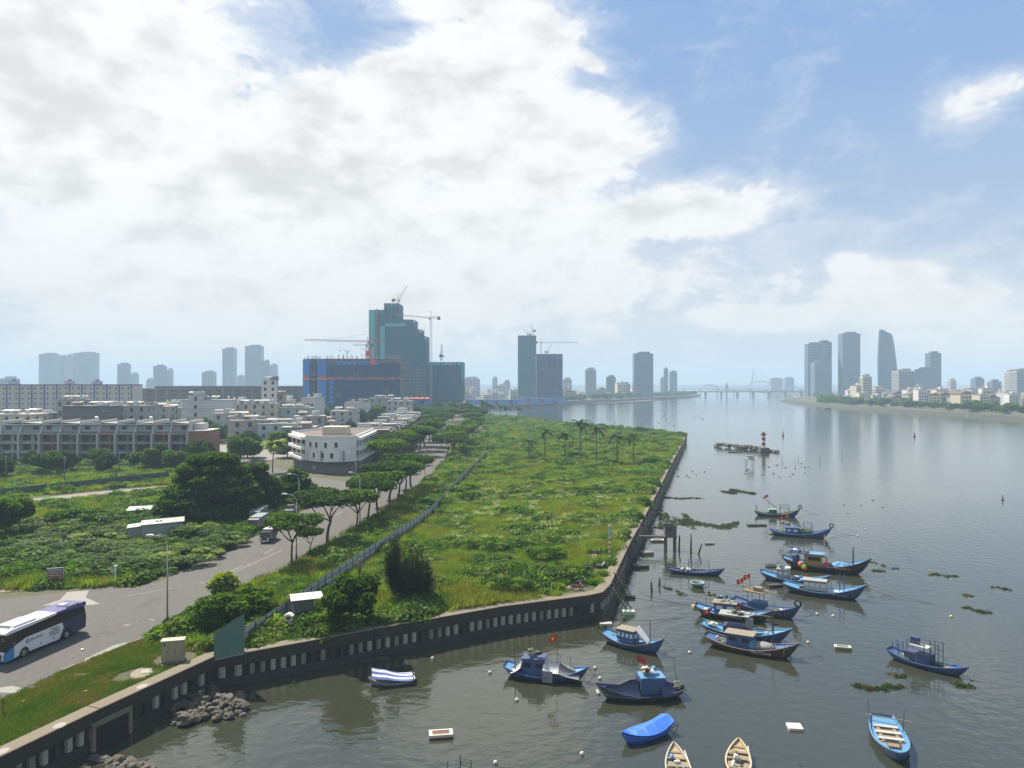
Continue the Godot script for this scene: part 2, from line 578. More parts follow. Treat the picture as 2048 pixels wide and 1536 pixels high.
	kerb.name = "kerb"
	kerb.set_meta("kind", "structure")
	add_child(kerb)
	var stone := MB.new()
	stone.extrude(PackedVector2Array([Vector2(-0.13, -0.1), Vector2(0.13, -0.1), Vector2(0.13, 0.15), Vector2(-0.07, 0.15), Vector2(-0.13, 0.09)]), -0.98, 0.98)
	var sm := stone.mesh()
	rng.seed = 4
	var rest := MB.new()
	for i in range(2, 14):
		var a := road_r[i]
		var e := road_r[i + 1]
		var n := int(a.distance_to(e) / 2.0)
		for k in n:
			if a.z > -95.0 and rng.randf() < 0.3:
				continue
			var p := a.lerp(e, (k + 0.5) / n) + Vector3(0.14, 0, 0)
			var t := (e - a).normalized()
			var bs := Basis(Vector3.UP.cross(-t).normalized(), Vector3.UP, -t)
			part(kerb, "kerb_stone", sm, kc, Transform3D(bs * Basis(Vector3.RIGHT, rng.randf_range(-0.01, 0.01)), p + Vector3(0, rng.randf_range(-0.03, 0.01), 0)))

func road_x(pts: Array[Vector3], z: float) -> float:
	for i in pts.size() - 1:
		if z <= pts[i].z and z >= pts[i + 1].z:
			return lerpf(pts[i].x, pts[i + 1].x, (z - pts[i].z) / (pts[i + 1].z - pts[i].z))
	return pts[-1].x

func build_quay() -> void:
	var q := thing("quay_wall", "long concrete quay wall with weathered coping and ribbed sheet piles", "wall")
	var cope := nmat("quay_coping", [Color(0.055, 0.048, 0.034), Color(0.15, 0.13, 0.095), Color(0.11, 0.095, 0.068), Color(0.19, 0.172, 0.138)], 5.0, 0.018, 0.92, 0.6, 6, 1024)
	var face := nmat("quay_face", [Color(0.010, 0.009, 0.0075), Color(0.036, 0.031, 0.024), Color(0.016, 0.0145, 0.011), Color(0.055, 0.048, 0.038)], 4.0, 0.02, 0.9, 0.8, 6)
	var wet := nmat("quay_wet_foot", [Color(0.012, 0.014, 0.010), Color(0.035, 0.036, 0.026)], 3.0, 0.03, 0.6)
	var pile_m := nmat("sheet_pile", [Color(0.13, 0.12, 0.095), Color(0.28, 0.265, 0.225), Color(0.2, 0.187, 0.15)], 2.2, 0.03, 0.9)
	var pile_d := nmat("stained_pile", [Color(0.05, 0.046, 0.036), Color(0.17, 0.16, 0.13), Color(0.09, 0.083, 0.066)], 2.6, 0.03, 0.9)
	rng.seed = 9
	# coping cast in slabs with open joints
	for i in wall_out.size() - 1:
		var a := wall_out[i]
		var e := wall_out[i + 1]
		var ai := wall_in[i]
		var ei := wall_in[i + 1]
		var n := maxi(1, int(a.distance_to(e) / 7.0))
		for k in n:
			var t0 := (k + 0.004) / n
			var t1 := (k + 0.996) / n
			var dy := Vector3(0, rng.randf_range(-0.03, 0.03), 0)
			var m := MB.new()
			var o0 := a.lerp(e, t0) + dy
			var o1 := a.lerp(e, t1) + dy
			var i0 := ai.lerp(ei, t0) + dy
			var i1 := ai.lerp(ei, t1) + dy
			var dn := Vector3(0, -1.25, 0)
			var ch := Vector3(0, -0.05, 0)
			var o0b := o0.lerp(i0, 0.035)
			var o1b := o1.lerp(i1, 0.035)
			m.quad(i0, i1, o1b, o0b)
			m.quad(o0b, o1b, o1 + ch, o0 + ch)
			var fc := MB.new()
			fc.quad(o0 + ch, o1 + ch, o1 + dn, o0 + dn)
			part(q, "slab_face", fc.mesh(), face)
			m.quad(i0, i0 + dn, i1 + dn, i1)
			m.quad(o0 + dn, o1 + dn, i1 + dn, i0 + dn)
			m.quad(o0b, o0 + dn, i0 + dn, i0)
			m.quad(o1b, i1, i1 + dn, o1 + dn)
			part(q, "coping_slab", m.mesh(), cope if k % 3 != 2 else mats["quay_coping"])
	# backing wall and wet foot
	var bk := MB.new()
	var ft := MB.new()
	for i in wall_out.size() - 1:
		var a := wall_out[i].lerp(wall_in[i], 0.30)
		var e := wall_out[i + 1].lerp(wall_in[i + 1], 0.30)
		bk.quad(a + Vector3(0, -0.9, 0), e + Vector3(0, -0.9, 0), e + Vector3(0, -4.5, 0), a + Vector3(0, -4.5, 0))
		a = wall_out[i].lerp(wall_in[i], 0.03)
		e = wall_out[i + 1].lerp(wall_in[i + 1], 0.03)
		ft.quad(a + Vector3(0, -2.45, 0), e + Vector3(0, -2.45, 0), e + Vector3(0, -4.6, 0), a + Vector3(0, -4.6, 0))
		var a2 := wall_out[i].lerp(wall_in[i], 0.32)
		var e2 := wall_out[i + 1].lerp(wall_in[i + 1], 0.32)
		ft.quad(a2 + Vector3(0, -2.45, 0), e2 + Vector3(0, -2.45, 0), e + Vector3(0, -2.45, 0), a + Vector3(0, -2.45, 0))
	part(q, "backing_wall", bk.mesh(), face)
	part(q, "wet_foot", ft.mesh(), wet)
	# sheet piles: alternate ribs
	var pm := MB.new()
	pm.extrude(PackedVector2Array([Vector2(-0.30, -0.26), Vector2(0.30, -0.26), Vector2(0.22, 0.10), Vector2(-0.22, 0.10)]), 0.0, 1.22)
	var pmesh := pm.mesh()
	var far := MB.new()
	var made := 0
	for i in range(1, wall_out.size() - 1):
		var a := wall_out[i].lerp(wall_in[i], 0.16)
		var e := wall_out[i + 1].lerp(wall_in[i + 1], 0.16)
		var n := int(a.distance_to(e) / 1.05)
		var t := (e - a).normalized()
		var outn := (wall_out[i] - wall_in[i]).normalized()
		for k in n:
			var p := a.lerp(e, (k + 0.5) / n)
			p.y = 0.3 - 1.24
			if rng.randf() < 0.07:
				continue
			if made < 170:
				var bs := Basis(-t, outn, Vector3.DOWN)
				part(q, "sheet_pile", pmesh, [pile_m, pile_m, pile_d, pile_m, face][rng.randi() % 5], Transform3D(bs, p + Vector3(0, rng.randf_range(-0.04, 0.0), 0)))
				made += 1
			else:
				far.box(p + Vector3(0, -0.6, 0), Vector3(0.5, 1.2, 0.3), Basis(t, Vector3.UP, outn))
	var fo := part(q, "far_sheet_piles", far.mesh(), pile_m)
	fo.set_meta("kind", "stuff")
	# drain mouth in the near stretch
	var d := MB.new()
	var dp := wall_out[3].lerp(wall_out[4], 0.08)
	var dt := (wall_out[4] - wall_out[3]).normalized()
	var dn := (wall_out[3] - wall_in[3]).normalized()
	var db := Basis(dt, Vector3.UP, -dn)
	d.box(dp + dn * 0.05 + Vector3(0, -2.2, 0) - dt * 1.8, Vector3(0.35, 2.4, 0.5), db)
	d.box(dp + dn * 0.05 + Vector3(0, -2.2, 0) + dt * 1.8, Vector3(0.35, 2.4, 0.5), db)
	d.box(dp + dn * 0.05 + Vector3(0, -1.15, 0), Vector3(3.95, 0.35, 0.5), db)
	part(q, "drain_surround", d.mesh(), cope)
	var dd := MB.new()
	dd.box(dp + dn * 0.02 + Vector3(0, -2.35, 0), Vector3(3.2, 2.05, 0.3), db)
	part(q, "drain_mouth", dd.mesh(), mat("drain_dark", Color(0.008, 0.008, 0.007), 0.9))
	# round caps of cement on the coping
	for s in [[120, 1450], [5, 1502], [285, 1372]]:
		var c := MB.new()
		var at := P(s[0], s[1], 0.34)
		c.lathe([Vector2(0.0, 0.03), Vector2(0.45, 0.025), Vector2(0.6, -0.02)], 14)
		part(q, "cement_cap", c.mesh(), nmat("pale_cement", [Color(0.19, 0.18, 0.158), Color(0.27, 0.26, 0.235)], 1.5, 0.05), Transform3D(Basis.from_scale(Vector3(0.75, 1, 1)), at))

# ---------------------------------------------------------------- plants
func vary(c: Color, k := 0.25) -> Color:
	var f := 1.0 + rng.randf_range(-k, k)
	return Color(c.r * f * rng.randf_range(0.9, 1.12), c.g * f, c.b * f * rng.randf_range(0.8, 1.2))

# one leaf or leaf spray: a pointed quad round p
func leaf(mb: MB, p: Vector3, n: Vector3, size: float, long := 1.5) -> void:
	var t := n.cross(Vector3(rng.randf_range(-1, 1), rng.randf_range(-1, 1), rng.randf_range(-1, 1))).normalized()
	var b := n.cross(t)
	mb.quad(p - t * size * 0.5 * long, p + b * size * 0.42, p + t * size * 0.5 * long, p - b * size * 0.42)

const SUNWARD := Vector3(-0.415, 0.783, -0.463)

func rnd_dir(up := 0.0) -> Vector3:
	while true:
		var d := Vector3(rng.randf_range(-1, 1), rng.randf_range(-1, 1) + up, rng.randf_range(-1, 1))
		var l := d.length()
		if l > 0.15 and l < 1.0 + up:
			return d / l
	return Vector3.UP

func leaf_clump(mb: MB, c: Vector3, r: Vector3, n: int, size: float, cols: Array, shell := 0.55) -> void:
	for i in n:
		var d := rnd_dir(0.25)
		var k := pow(rng.randf(), 0.4) * (1.0 - shell) + shell
		var p := c + d * r * k
		mb.col = vary(cols[rng.randi() % cols.size()])
		leaf(mb, p, (d * 0.5 + SUNWARD * 0.9 + rnd_dir(0.3)).normalized(), size * rng.randf_range(0.7, 1.3))

const GREEN_A := [Color(0.075, 0.145, 0.02), Color(0.10, 0.18, 0.022), Color(0.055, 0.112, 0.018)]
const GREEN_D := [Color(0.03, 0.066, 0.014), Color(0.045, 0.092, 0.016), Color(0.062, 0.118, 0.02)]
const GREEN_Y := [Color(0.20, 0.265, 0.034), Color(0.165, 0.245, 0.03), Color(0.24, 0.27, 0.055)]
const GREEN_O := [Color(0.035, 0.05, 0.018), Color(0.03, 0.045, 0.016), Color(0.045, 0.055, 0.02)]

func limb(mb: MB, p: Vector3, q: Vector3, r0: float, r1: float, bend := 0.12) -> void:
	var pts := []
	var side := rnd_dir() * p.distance_to(q) * bend
	for i in 5:
		var t := i / 4.0
		pts.append(p.lerp(q, t) + side * sin(t * PI))
	mb.pipe(pts, r0, r1, 6)

# spreading street tree: leaning trunk, forked limbs, flat domed crown
func umbrella_tree(sd: int, h: float, rad: float, cols: Array, called := "street_tree") -> Node3D:
	rng.seed = sd
	var t := thing(called, "", "tree")
	var w := MB.new()
	var cr := MB.new()
	cr.colored = true
	var fork := Vector3(rng.randf_range(-0.5, 0.5), h * rng.randf_range(0.36, 0.46), rng.randf_range(-0.4, 0.4))
	limb(w, Vector3(0, -0.1, 0), fork, 0.21, 0.15, 0.05)
	var nl := rng.randi_range(4, 6)
	for i in nl:
		var a := TAU * i / nl + rng.randf_range(-0.4, 0.4)
		var rr := rad * rng.randf_range(0.5, 0.72)
		var e := Vector3(cos(a) * rr, h * rng.randf_range(0.76, 0.9), sin(a) * rr)
		limb(w, fork, e, 0.12, 0.035, 0.13)
		for k in 3:
			var m := fork.lerp(e, rng.randf_range(0.45, 0.8))
			var b := a + rng.randf_range(-0.9, 0.9)
			var e2 := m + Vector3(cos(b) * rad * 0.34, h * rng.randf_range(0.08, 0.2), sin(b) * rad * 0.34)
			limb(w, m, e2, 0.06, 0.02, 0.15)
			leaf_clump(cr, e2 + Vector3(0, 0.2, 0), Vector3(1.25, 0.6, 1.25) * rad / 4.2, 70, 0.40, cols)
		leaf_clump(cr, e, Vector3(1.8, 0.85, 1.8) * rad / 4.2, 150, 0.42, cols)
	for i in 10:
		var a := rng.randf() * TAU
		var rr := rad * sqrt(rng.randf()) * 0.78
		leaf_clump(cr, Vector3(cos(a) * rr, h * (0.95 - 0.2 * pow(rr / rad, 2.0)), sin(a) * rr), Vector3(1.35, 0.6, 1.35) * rad / 4.2, 100, 0.42, cols)
	part(t, "trunk", w.mesh(true), nmat("bark_dark", [Color(0.035, 0.028, 0.022), Color(0.075, 0.062, 0.05)], 0.8, 0.05, 0.95))
	part(t, "crown", cr.mesh(), leafmat("tree_leaves"))
	return t

# round tree with clumps all through a rounded volume
func round_tree(sd: int, h: float, rad: float, cols: Array, called: String, clumps := 26, size := 0.5, layered := false) -> Node3D:
	rng.seed = sd
	var t := thing(called, "", "tree")
	var w := MB.new()
	var cr := MB.new()
	cr.colored = true
	limb(w, Vector3(0, -0.1, 0), Vector3(0, h * 0.72, 0), 0.018 * h + 0.08, 0.06, 0.03)
	var cy := h * 0.58
	var ry := h * 0.42
	for i in clumps:
		var d := rnd_dir(0.15)
		var k := pow(rng.randf(), 0.45)
		var c := Vector3(d.x * rad * k * 0.8, cy + d.y * ry * k * 0.82, d.z * rad * k * 0.8)
		if layered:
			var lv := floorf(rng.randf() * 6.0) / 5.0
			var lr := rad * (1.0 - 0.72 * pow(lv, 1.5)) * sqrt(rng.randf()) * 0.95
			var a := rng.randf() * TAU
			c = Vector3(cos(a) * lr, h * (0.22 + 0.7 * lv) + rng.randf_range(-0.3, 0.3) - 0.04 * lr, sin(a) * lr)
		var cs := rad * rng.randf_range(0.24, 0.36)
		leaf_clump(cr, c, Vector3(cs, cs * (0.34 if layered else 0.7), cs), int(cs * cs * 42.0 / (size * size * 3.2)) + 24, size, cols)
		if i % 2 == 0:
			limb(w, Vector3(0, minf(c.y * 0.75, h * 0.7), 0), c, 0.07 + 0.004 * h, 0.02, 0.08)
	part(t, "trunk", w.mesh(true), mats["bark_dark"])
	part(t, "crown", cr.mesh(), leafmat("tree_leaves"))
	return t

# feathery needle tree
func casuarina(sd: int, h: float, rad: float) -> Node3D:
	rng.seed = sd
	var t := thing("needle_tree", "", "tree")
	var w := MB.new()
	var cr := MB.new()
	cr.colored = true
	for i in 60:
		var a := rng.randf() * TAU
		var k := sqrt(rng.randf())
		var y0 := h * rng.randf_range(0.05, 0.5)
		var tall := i % 3 == 0
		var e := Vector3(-1.7 + cos(a) * 0.9 * k, h * rng.randf_range(0.5, 0.97), sin(a) * k) if tall else Vector3(0.8 + cos(a) * rad * k * 0.75, h * rng.randf_range(0.45, 0.86) * (1.0 - 0.35 * k * k), sin(a) * rad * k * 0.75)
		limb(w, Vector3(rng.randf_range(-0.4, 0.4), y0 * 0.2, rng.randf_range(-0.4, 0.4)), e, 0.05, 0.012, 0.06)
		for j in 190:
			var b := Vector3(e.x, e.y, e.z).lerp(Vector3(e.x * 0.9, y0 * 0.5, e.z * 0.9), rng.randf() * 0.9)
			var d := rnd_dir(0.5)
			var p := b + d * rng.randf_range(0.1, 0.75)
			cr.col = vary(GREEN_O[rng.randi() % 3], 0.3)
			var s := d.cross(Vector3.UP).normalized() * 0.035
			var q := p + (d + Vector3(0, 0.7, 0)).normalized() * rng.randf_range(0.35, 0.75)
			cr.tri(p - s * 1.7, p + s * 1.7, q)
	part(t, "trunk", w.mesh(true), mats["bark_dark"])
	part(t, "crown", cr.mesh(), leafmat("needle_leaves", Color(0.5, 0.6, 0.3), 0.7))
	return t

# palms: ringed trunk and arching feathered fronds
func palm(sd: int, h: float, called: String, royal: bool, nf := 15) -> Node3D:
	rng.seed = sd
	var t := thing(called, "", "palm tree")
	var w := MB.new()
	var pts := []
	var lean := Vector3(rng.randf_range(-0.3, 0.3), 0, rng.randf_range(-0.2, 0.2)) * (0.4 if royal else 2.0)
	for i in 9:
		var y := i / 8.0
		pts.append(Vector3(0, y * h, 0) + lean * y * y)
	for i in 8:
		var y0 := i / 8.0
		var swell := 1.0 + (0.22 * sin(clampf((y0 - 0.15) / 0.6, 0, 1) * PI) if royal else 0.0)
		w.tube(pts[i], pts[i + 1], (0.24 if royal else 0.17) * swell * (1.0 - 0.4 * y0), (0.24 if royal else 0.17) * (1.0 + (0.22 * sin(clampf((y0 - 0.025) / 0.6, 0, 1) * PI) if royal else 0.0)) * (1.0 - 0.4 * (y0 + 0.125)), 8, i == 7)
	part(t, "trunk", w.mesh(true), nmat("palm_bark", [Color(0.05, 0.046, 0.04), Color(0.10, 0.094, 0.082)], 0.7, 0.06, 0.9))
	var top: Vector3 = pts[8]
	if royal:
		var cs := MB.new()
		cs.tube(top, top + Vector3(0, 1.3, 0), 0.16, 0.07, 8)
		part(t, "crownshaft", cs.mesh(true), mat("crownshaft", Color(0.10, 0.16, 0.04), 0.5))
		top += Vector3(0, 1.2, 0)
	var cr := MB.new()
	cr.colored = true
	var fl := 5.0 if royal else 3.8
	for i in nf:
		var a := TAU * i * 0.382 + rng.randf_range(-0.2, 0.2)
		var el := lerpf(1.25, -0.1, float(i) / nf) + rng.randf_range(-0.12, 0.12)
		var dir := Vector3(cos(a), 0, sin(a))
		var prev := top
		var ang := el
		var base: Color = GREEN_D[rng.randi() % 3] if royal else GREEN_Y[rng.randi() % 3]
		for k in 9:
			var st := (dir * cos(ang) + Vector3(0, sin(ang), 0)) * fl / 9.0
			var nx := prev + st
			cr.col = vary(base, 0.2)
			var side := Vector3(-sin(a), 0, cos(a))
			var wl := fl * (0.2 if royal else 0.28) * sin(PI * (0.12 + 0.84 * (k + 0.5) / 9.0)) + 0.14
			for sgn in [-1.0, 1.0]:
				for m in 2:
					var b0 := prev.lerp(nx, m * 0.5)
					var tip: Vector3 = b0 + side * sgn * wl * rng.randf_range(0.8, 1.1) + st * 1.1 + Vector3(0, rng.randf_range(-0.75, -0.1) * wl, 0)
					cr.tri(b0 - st * 0.25, prev.lerp(nx, m * 0.5 + 0.6), tip)
			cr.beam(prev, nx, 0.04)
			prev = nx
			ang -= 0.19
	part(t, "crown", cr.mesh(), leafmat("palm_leaves", Color(0.6, 0.75, 0.3), 0.45))
	return t

func shrub_mesh(sd: int, n: int, size: float, cols: Array, flat := 0.75) -> ArrayMesh:
	rng.seed = sd
	var cr := MB.new()
	cr.colored = true
	for i in 26:
		var d := rnd_dir(0.3)
		var r := rng.randf_range(0.16, 0.32)
		var c := [cols, GREEN_A, GREEN_D][rng.randi() % 3] as Array
		leaf_clump(cr, Vector3(d.x * 0.7, 0.36 + d.y * 0.34, d.z * 0.7), Vector3(r, r * flat, r), n / 26, size, c, 0.4)
	return cr.mesh()

func tuft_mesh(sd: int, blades: int, h: float, spread: float, wid := 0.05) -> ArrayMesh:
	rng.seed = sd
	var m := MB.new()
	m.colored = true
	for i in blades:
		var a := rng.randf() * TAU
		var b := Vector3(cos(a), 0, sin(a)) * rng.randf() * spread * 0.5
		var lean := Vector3(cos(a + rng.randf_range(-1, 1)), 0, sin(a + rng.randf_range(-1, 1))) * h * rng.randf_range(0.15, 0.6)
		var hh := h * rng.randf_range(0.55, 1.1)
		var mid := b + lean * 0.35 + Vector3(0, hh * 0.62, 0)
		var tip := b + lean + Vector3(0, hh, 0)
		var s := lean.cross(Vector3.UP).normalized() * wid
		var f := rng.randf_range(0.75, 1.2)
		m.col = Color(f, f, f)
		m.tri(b - s, b + s, mid + s * 0.8)
		m.tri(b - s, mid + s * 0.8, mid - s * 0.8)
		m.tri(mid - s * 0.8, mid + s * 0.8, tip)
	return m.mesh()

func weed_mesh(sd: int, n: int, size: float) -> ArrayMesh:
	rng.seed = sd
	var m := MB.new()
	m.colored = true
	for i in n:
		var d := rnd_dir(0.5)
		d.y = absf(d.y)
		var f := rng.randf_range(0.7, 1.25)
		m.col = Color(f * rng.randf_range(0.92, 1.08), f, f)
		leaf(m, Vector3(d.x, d.y * 0.75, d.z) * rng.randf_range(0.35, 1.0) * 0.62, (d * 0.4 + SUNWARD * 1.4 + rnd_dir(0.2)).normalized(), size * rng.randf_range(0.7, 1.3))
	return m.mesh()

func plume_mesh(sd: int) -> ArrayMesh:
	rng.seed = sd
	var m := MB.new()
	m.colored = true
	for i in 9:
		var a := rng.randf() * TAU
		var b := Vector3(cos(a), 0, sin(a)) * rng.randf() * 0.4
		var tip := b * 2.0 + Vector3(0, rng.randf_range(0.9, 1.35), 0)
		var s := Vector3(-sin(a), 0, cos(a)) * 0.03
		m.col = Color(0.10, 0.13, 0.04)
		m.tri(b - s, b + s, tip)
		var k := Vector3(cos(a) * 0.12, 0.22, sin(a) * 0.12)
		m.col = Color(0.52, 0.50, 0.45)
		m.quad(tip - s * 1.0, tip - s * 1.2 + k * 0.6, tip + k, tip + s * 1.2 + k * 0.6)
	return m.mesh()

func scatter(called: String, label: String, category: String, mesh: Mesh, m: Material, places: Array, tints: Array) -> void:
	if places.is_empty():
		return
	var mm := MultiMesh.new()
	mm.transform_format = MultiMesh.TRANSFORM_3D
	mm.use_colors = true
	mm.mesh = mesh
	mm.instance_count = places.size()
	for i in places.size():
		mm.set_instance_transform(i, places[i])
		mm.set_instance_color(i, tints[i])
	var o := MultiMeshInstance3D.new()
	o.name = numbered(called)
	o.multimesh = mm
	o.material_override = m
	o.set_meta("kind", "stuff")
	o.set_meta("label", label)
	o.set_meta("category", category)
	add_child(o)

func place(p: Vector3, s: float, sy := 1.0) -> Transform3D:
	return Transform3D(Basis(Vector3.UP, rng.randf() * TAU) * Basis.from_scale(Vector3(s, s * sy, s)), p)

var paths_clear := []   # discs kept free of weeds: [x, z, r]

func is_clear(x: float, z: float) -> bool:
	for d in paths_clear:
		if (x - d[0]) * (x - d[0]) + (z - d[1]) * (z - d[1]) < d[2] * d[2]:
			return true
	return false

func fill(poly: PackedVector2Array, dens: float, zmin: float, zmax: float, kind: String, out: Dictionary) -> void:
	var lo := Vector2(1e9, 1e9)
	var hi := -lo
	for p in poly:
		lo = lo.min(p)
		hi = hi.max(p)
	lo.y = maxf(lo.y, zmin)
	hi.y = minf(hi.y, zmax)
	if hi.y <= lo.y:
		return
	var n := int((hi.x - lo.x) * (hi.y - lo.y) * dens)
	for i in n:
		var x := rng.randf_range(lo.x, hi.x)
		var z := rng.randf_range(lo.y, hi.y)
		if absf(x) > -z * 0.75 + 4.0 or not Geometry2D.is_point_in_polygon(Vector2(x, z), poly) or is_clear(x, z):
			continue
		var a := veg.get_noise_2d(x, z * 0.8)
		var b := veg2.get_noise_2d(x, z)
		var c := veg.get_noise_2d(x * 0.35 + 400.0, z * 0.35)
		var far := clampf((-z - 90.0) / 250.0, 0.0, 1.0)
		var col: Color
		var p := Vector3(x, -0.03, z)
		if kind == "lawn":
			col = Color(0.11, 0.165, 0.03).lerp(Color(0.20, 0.16, 0.07), clampf(b * 1.6 + a * 1.2, 0, 1) * 0.85).lerp(Color(0.06, 0.11, 0.022), clampf(-b * 2.0, 0, 1) * 0.6)
			out.grass.append([place(p, rng.randf_range(0.28, 0.5)), vary(col, 0.15)])
			continue
		# white plumed patch in the middle of the plot
		var plume := kind == "plot" and z < -128.0 and z > -205.0 and a + b * 0.5 > 0.02 and x > -14.0
		if plume and rng.randf() < 0.26 + 0.7 * b:
			out.plume.append([place(p, rng.randf_range(0.8, 1.15)), Color(1, 1, 1)])
			continue
		if a > 0.02 + 0.2 * c:   # tall dark leafy weeds in mounds
			var s := rng.randf_range(0.9, 1.6) * (1.0 + 2.6 * clampf(a - 0.02, 0, 0.6)) * (1.0 + far * 0.5)
			col = Color(GREEN_A[rng.randi() % 3]).lerp(GREEN_Y[rng.randi() % 3], clampf(0.3 + b * 1.6, 0, 1) * 0.7)
			out.weed.append([place(p, s, rng.randf_range(0.8, 1.15)), vary(col, 0.36)])
		elif a > -0.2:
			var s := rng.randf_range(0.75, 1.25) * (1.0 + far * 0.5)
			col = Color(GREEN_Y[rng.randi() % 3]).lerp(GREEN_A[rng.randi() % 3], clampf(0.5 + b * 1.5, 0, 1))
			if rng.randf() < 0.5:
				out.weed.append([place(p, s * 0.85, 0.8), vary(col, 0.36)])
			else:
				out.grass.append([place(p, s), vary(col, 0.36)])
		else:   # grass, some of it dry
			var s := rng.randf_range(0.75, 1.3) * (1.0 + far * 0.5)
			col = Color(GREEN_Y[rng.randi() % 3]).lerp(Color(0.21, 0.165, 0.06), clampf(-a * 1.4 - 0.3 + b + c * 0.6, 0, 0.55))
			out.grass.append([place(p, s, 1.0 + 0.3 * c), vary(col, 0.36)])

func build_ground_cover() -> void:
	rng.seed = 2024
	for q in [[1192, 1112, 2.2], [1158, 1184, 2.6], [1160, 1176, 2.4], [1174, 1148, 2.2], [1202, 1140, 2.0], [1140, 1180, 1.2], [1120, 1186, 1.2], [1090, 1192, 1.1], [1060, 1197, 1.0], [1185, 1120, 1.1], [605, 1232, 2.0], [640, 1236, 1.6], [578, 1258, 1.0]]:
		var p := P(q[0], q[1])
		paths_clear.append([p.x, p.z, q[2]])
	paths_clear.append([-34.5, -74.2, 2.2])
	paths_clear.append([-36.5, -70.0, 1.7])
	var out := {"grass": [], "weed": [], "plume": []}
	for band in [[-130.0, -70.0, 6.5], [-180.0, -130.0, 4.2], [-260.0, -180.0, 2.3], [-430.0, -260.0, 1.1], [-700.0, -430.0, 0.5]]:
		fill(plot_poly, band[2], band[0], band[1], "plot", out)
	var verge := PackedVector2Array()
	for i in range(4, 16):
		verge.append(XZ(road_r[i]) + Vector2(0.5, 0))
	for i in range(fence_pts.size() - 1, -1, -1):
		verge.append(XZ(fence_pts[i]) - Vector2(0.3, 0))
	verge.append(Vector2(-33.5, -76.8))
	for band in [[-130.0, -70.0, 6.0], [-200.0, -130.0, 3.2], [-480.0, -200.0, 1.5]]:
		fill(verge, band[2], band[0], band[1], "verge", out)
	var lawn := PackedVector2Array()
	for i in range(0, 5):
		lawn.append(XZ(road_r[i]) + Vector2(0.4, 0))
	lawn.append(Vector2(-36.5, -80.5))
	for i in range(4, -1, -1):
		lawn.append(XZ(wall_in[i]) - Vector2(0.1, 0))
	fill(lawn, 22.0, -79.0, -45.0, "lawn", out)
	# left of the road
	var lf := PackedVector2Array([Vector2(-53, -101.5), Vector2(-50.5, -113), Vector2(-49.6, -128), Vector2(-48.8, -145), Vector2(-46.5, -175), Vector2(-47, -184), Vector2(-70, -204), Vector2(-82, -200), Vector2(-97, -186), Vector2(-108, -176), Vector2(-120, -162), Vector2(-150, -154), Vector2(-150, -98), Vector2(-76, -98), Vector2(-62, -99.5)])
	for band in [[-125.0, -90.0, 4.5], [-215.0, -125.0, 2.4]]:
		fill(lf, band[2], band[0], band[1], "left", out)
	var lf2 := PackedVector2Array([Vector2(-72, -216), Vector2(-98, -252), Vector2(-118, -270), Vector2(-240, -262), Vector2(-200, -170), Vector2(-155, -170), Vector2(-123, -178), Vector2(-110, -192), Vector2(-99, -202), Vector2(-82, -209)])
	fill(lf2, 1.7, -275.0, -150.0, "left", out)
	var tri_island := PackedVector2Array([Vector2(-46, -180), Vector2(-45.5, -186), Vector2(-66, -203), Vector2(-70, -200), Vector2(-60, -180)])
	fill(tri_island, 2.5, -215.0, -170.0, "left", out)
	var gm := leafmat("grass_blades", Color(0.9, 1.0, 0.42), 0.6)
	var wmat := leafmat("weed_leaves", Color(0.85, 1.0, 0.4), 0.5)
	for k in 2:
		var gp := []
		var gt := []
		var wp := []
		var wt := []
		for i in out.grass.size():
			if i % 2 == k:
				gp.append(out.grass[i][0])
				gt.append(out.grass[i][1])
		for i in out.weed.size():
			if i % 2 == k:
				wp.append(out.weed[i][0])
				wt.append(out.weed[i][1])
		scatter("wild_grass", "wild green and straw coloured grass growing over the empty land", "grass", tuft_mesh(31 + k, 30, 0.9, 1.4, 0.036), gm, gp, gt)
		scatter("leafy_weeds", "leafy green weeds growing in mounds over the empty land", "weeds", weed_mesh(41 + k, 120, 0.15), wmat, wp, wt)
	var pp := []
	var pt := []
	for q in out.plume:
		pp.append(q[0])
		pt.append(q[1])
	scatter("plumed_grass", "tall grass with white feathery plumes in the riverside plot", "grass", plume_mesh(51), gm, pp, pt)
	print("cover ", out.grass.size(), " ", out.weed.size(), " ", out.plume.size())

func tree_at(proto: Node3D, label: String, group: String, at: Vector3, h: float, ph: float, first: bool, wide := 1.0) -> Node3D:
	var s := h / ph
	var o := proto if first else copy(proto, at)
	var tilt := Basis(Vector3(rng.randf_range(-1, 1), 0, rng.randf_range(-1, 1)).normalized(), rng.randf_range(0.0, 0.07))
	s *= rng.randf_range(0.9, 1.08)
	o.transform = Transform3D(tilt * Basis(Vector3.UP, rng.randf() * TAU) * Basis.from_scale(Vector3(s * wide * rng.randf_range(0.88, 1.2), s, s * wide * rng.randf_range(0.88, 1.2))), at)
	tag(o, label, "tree", group)
	return o

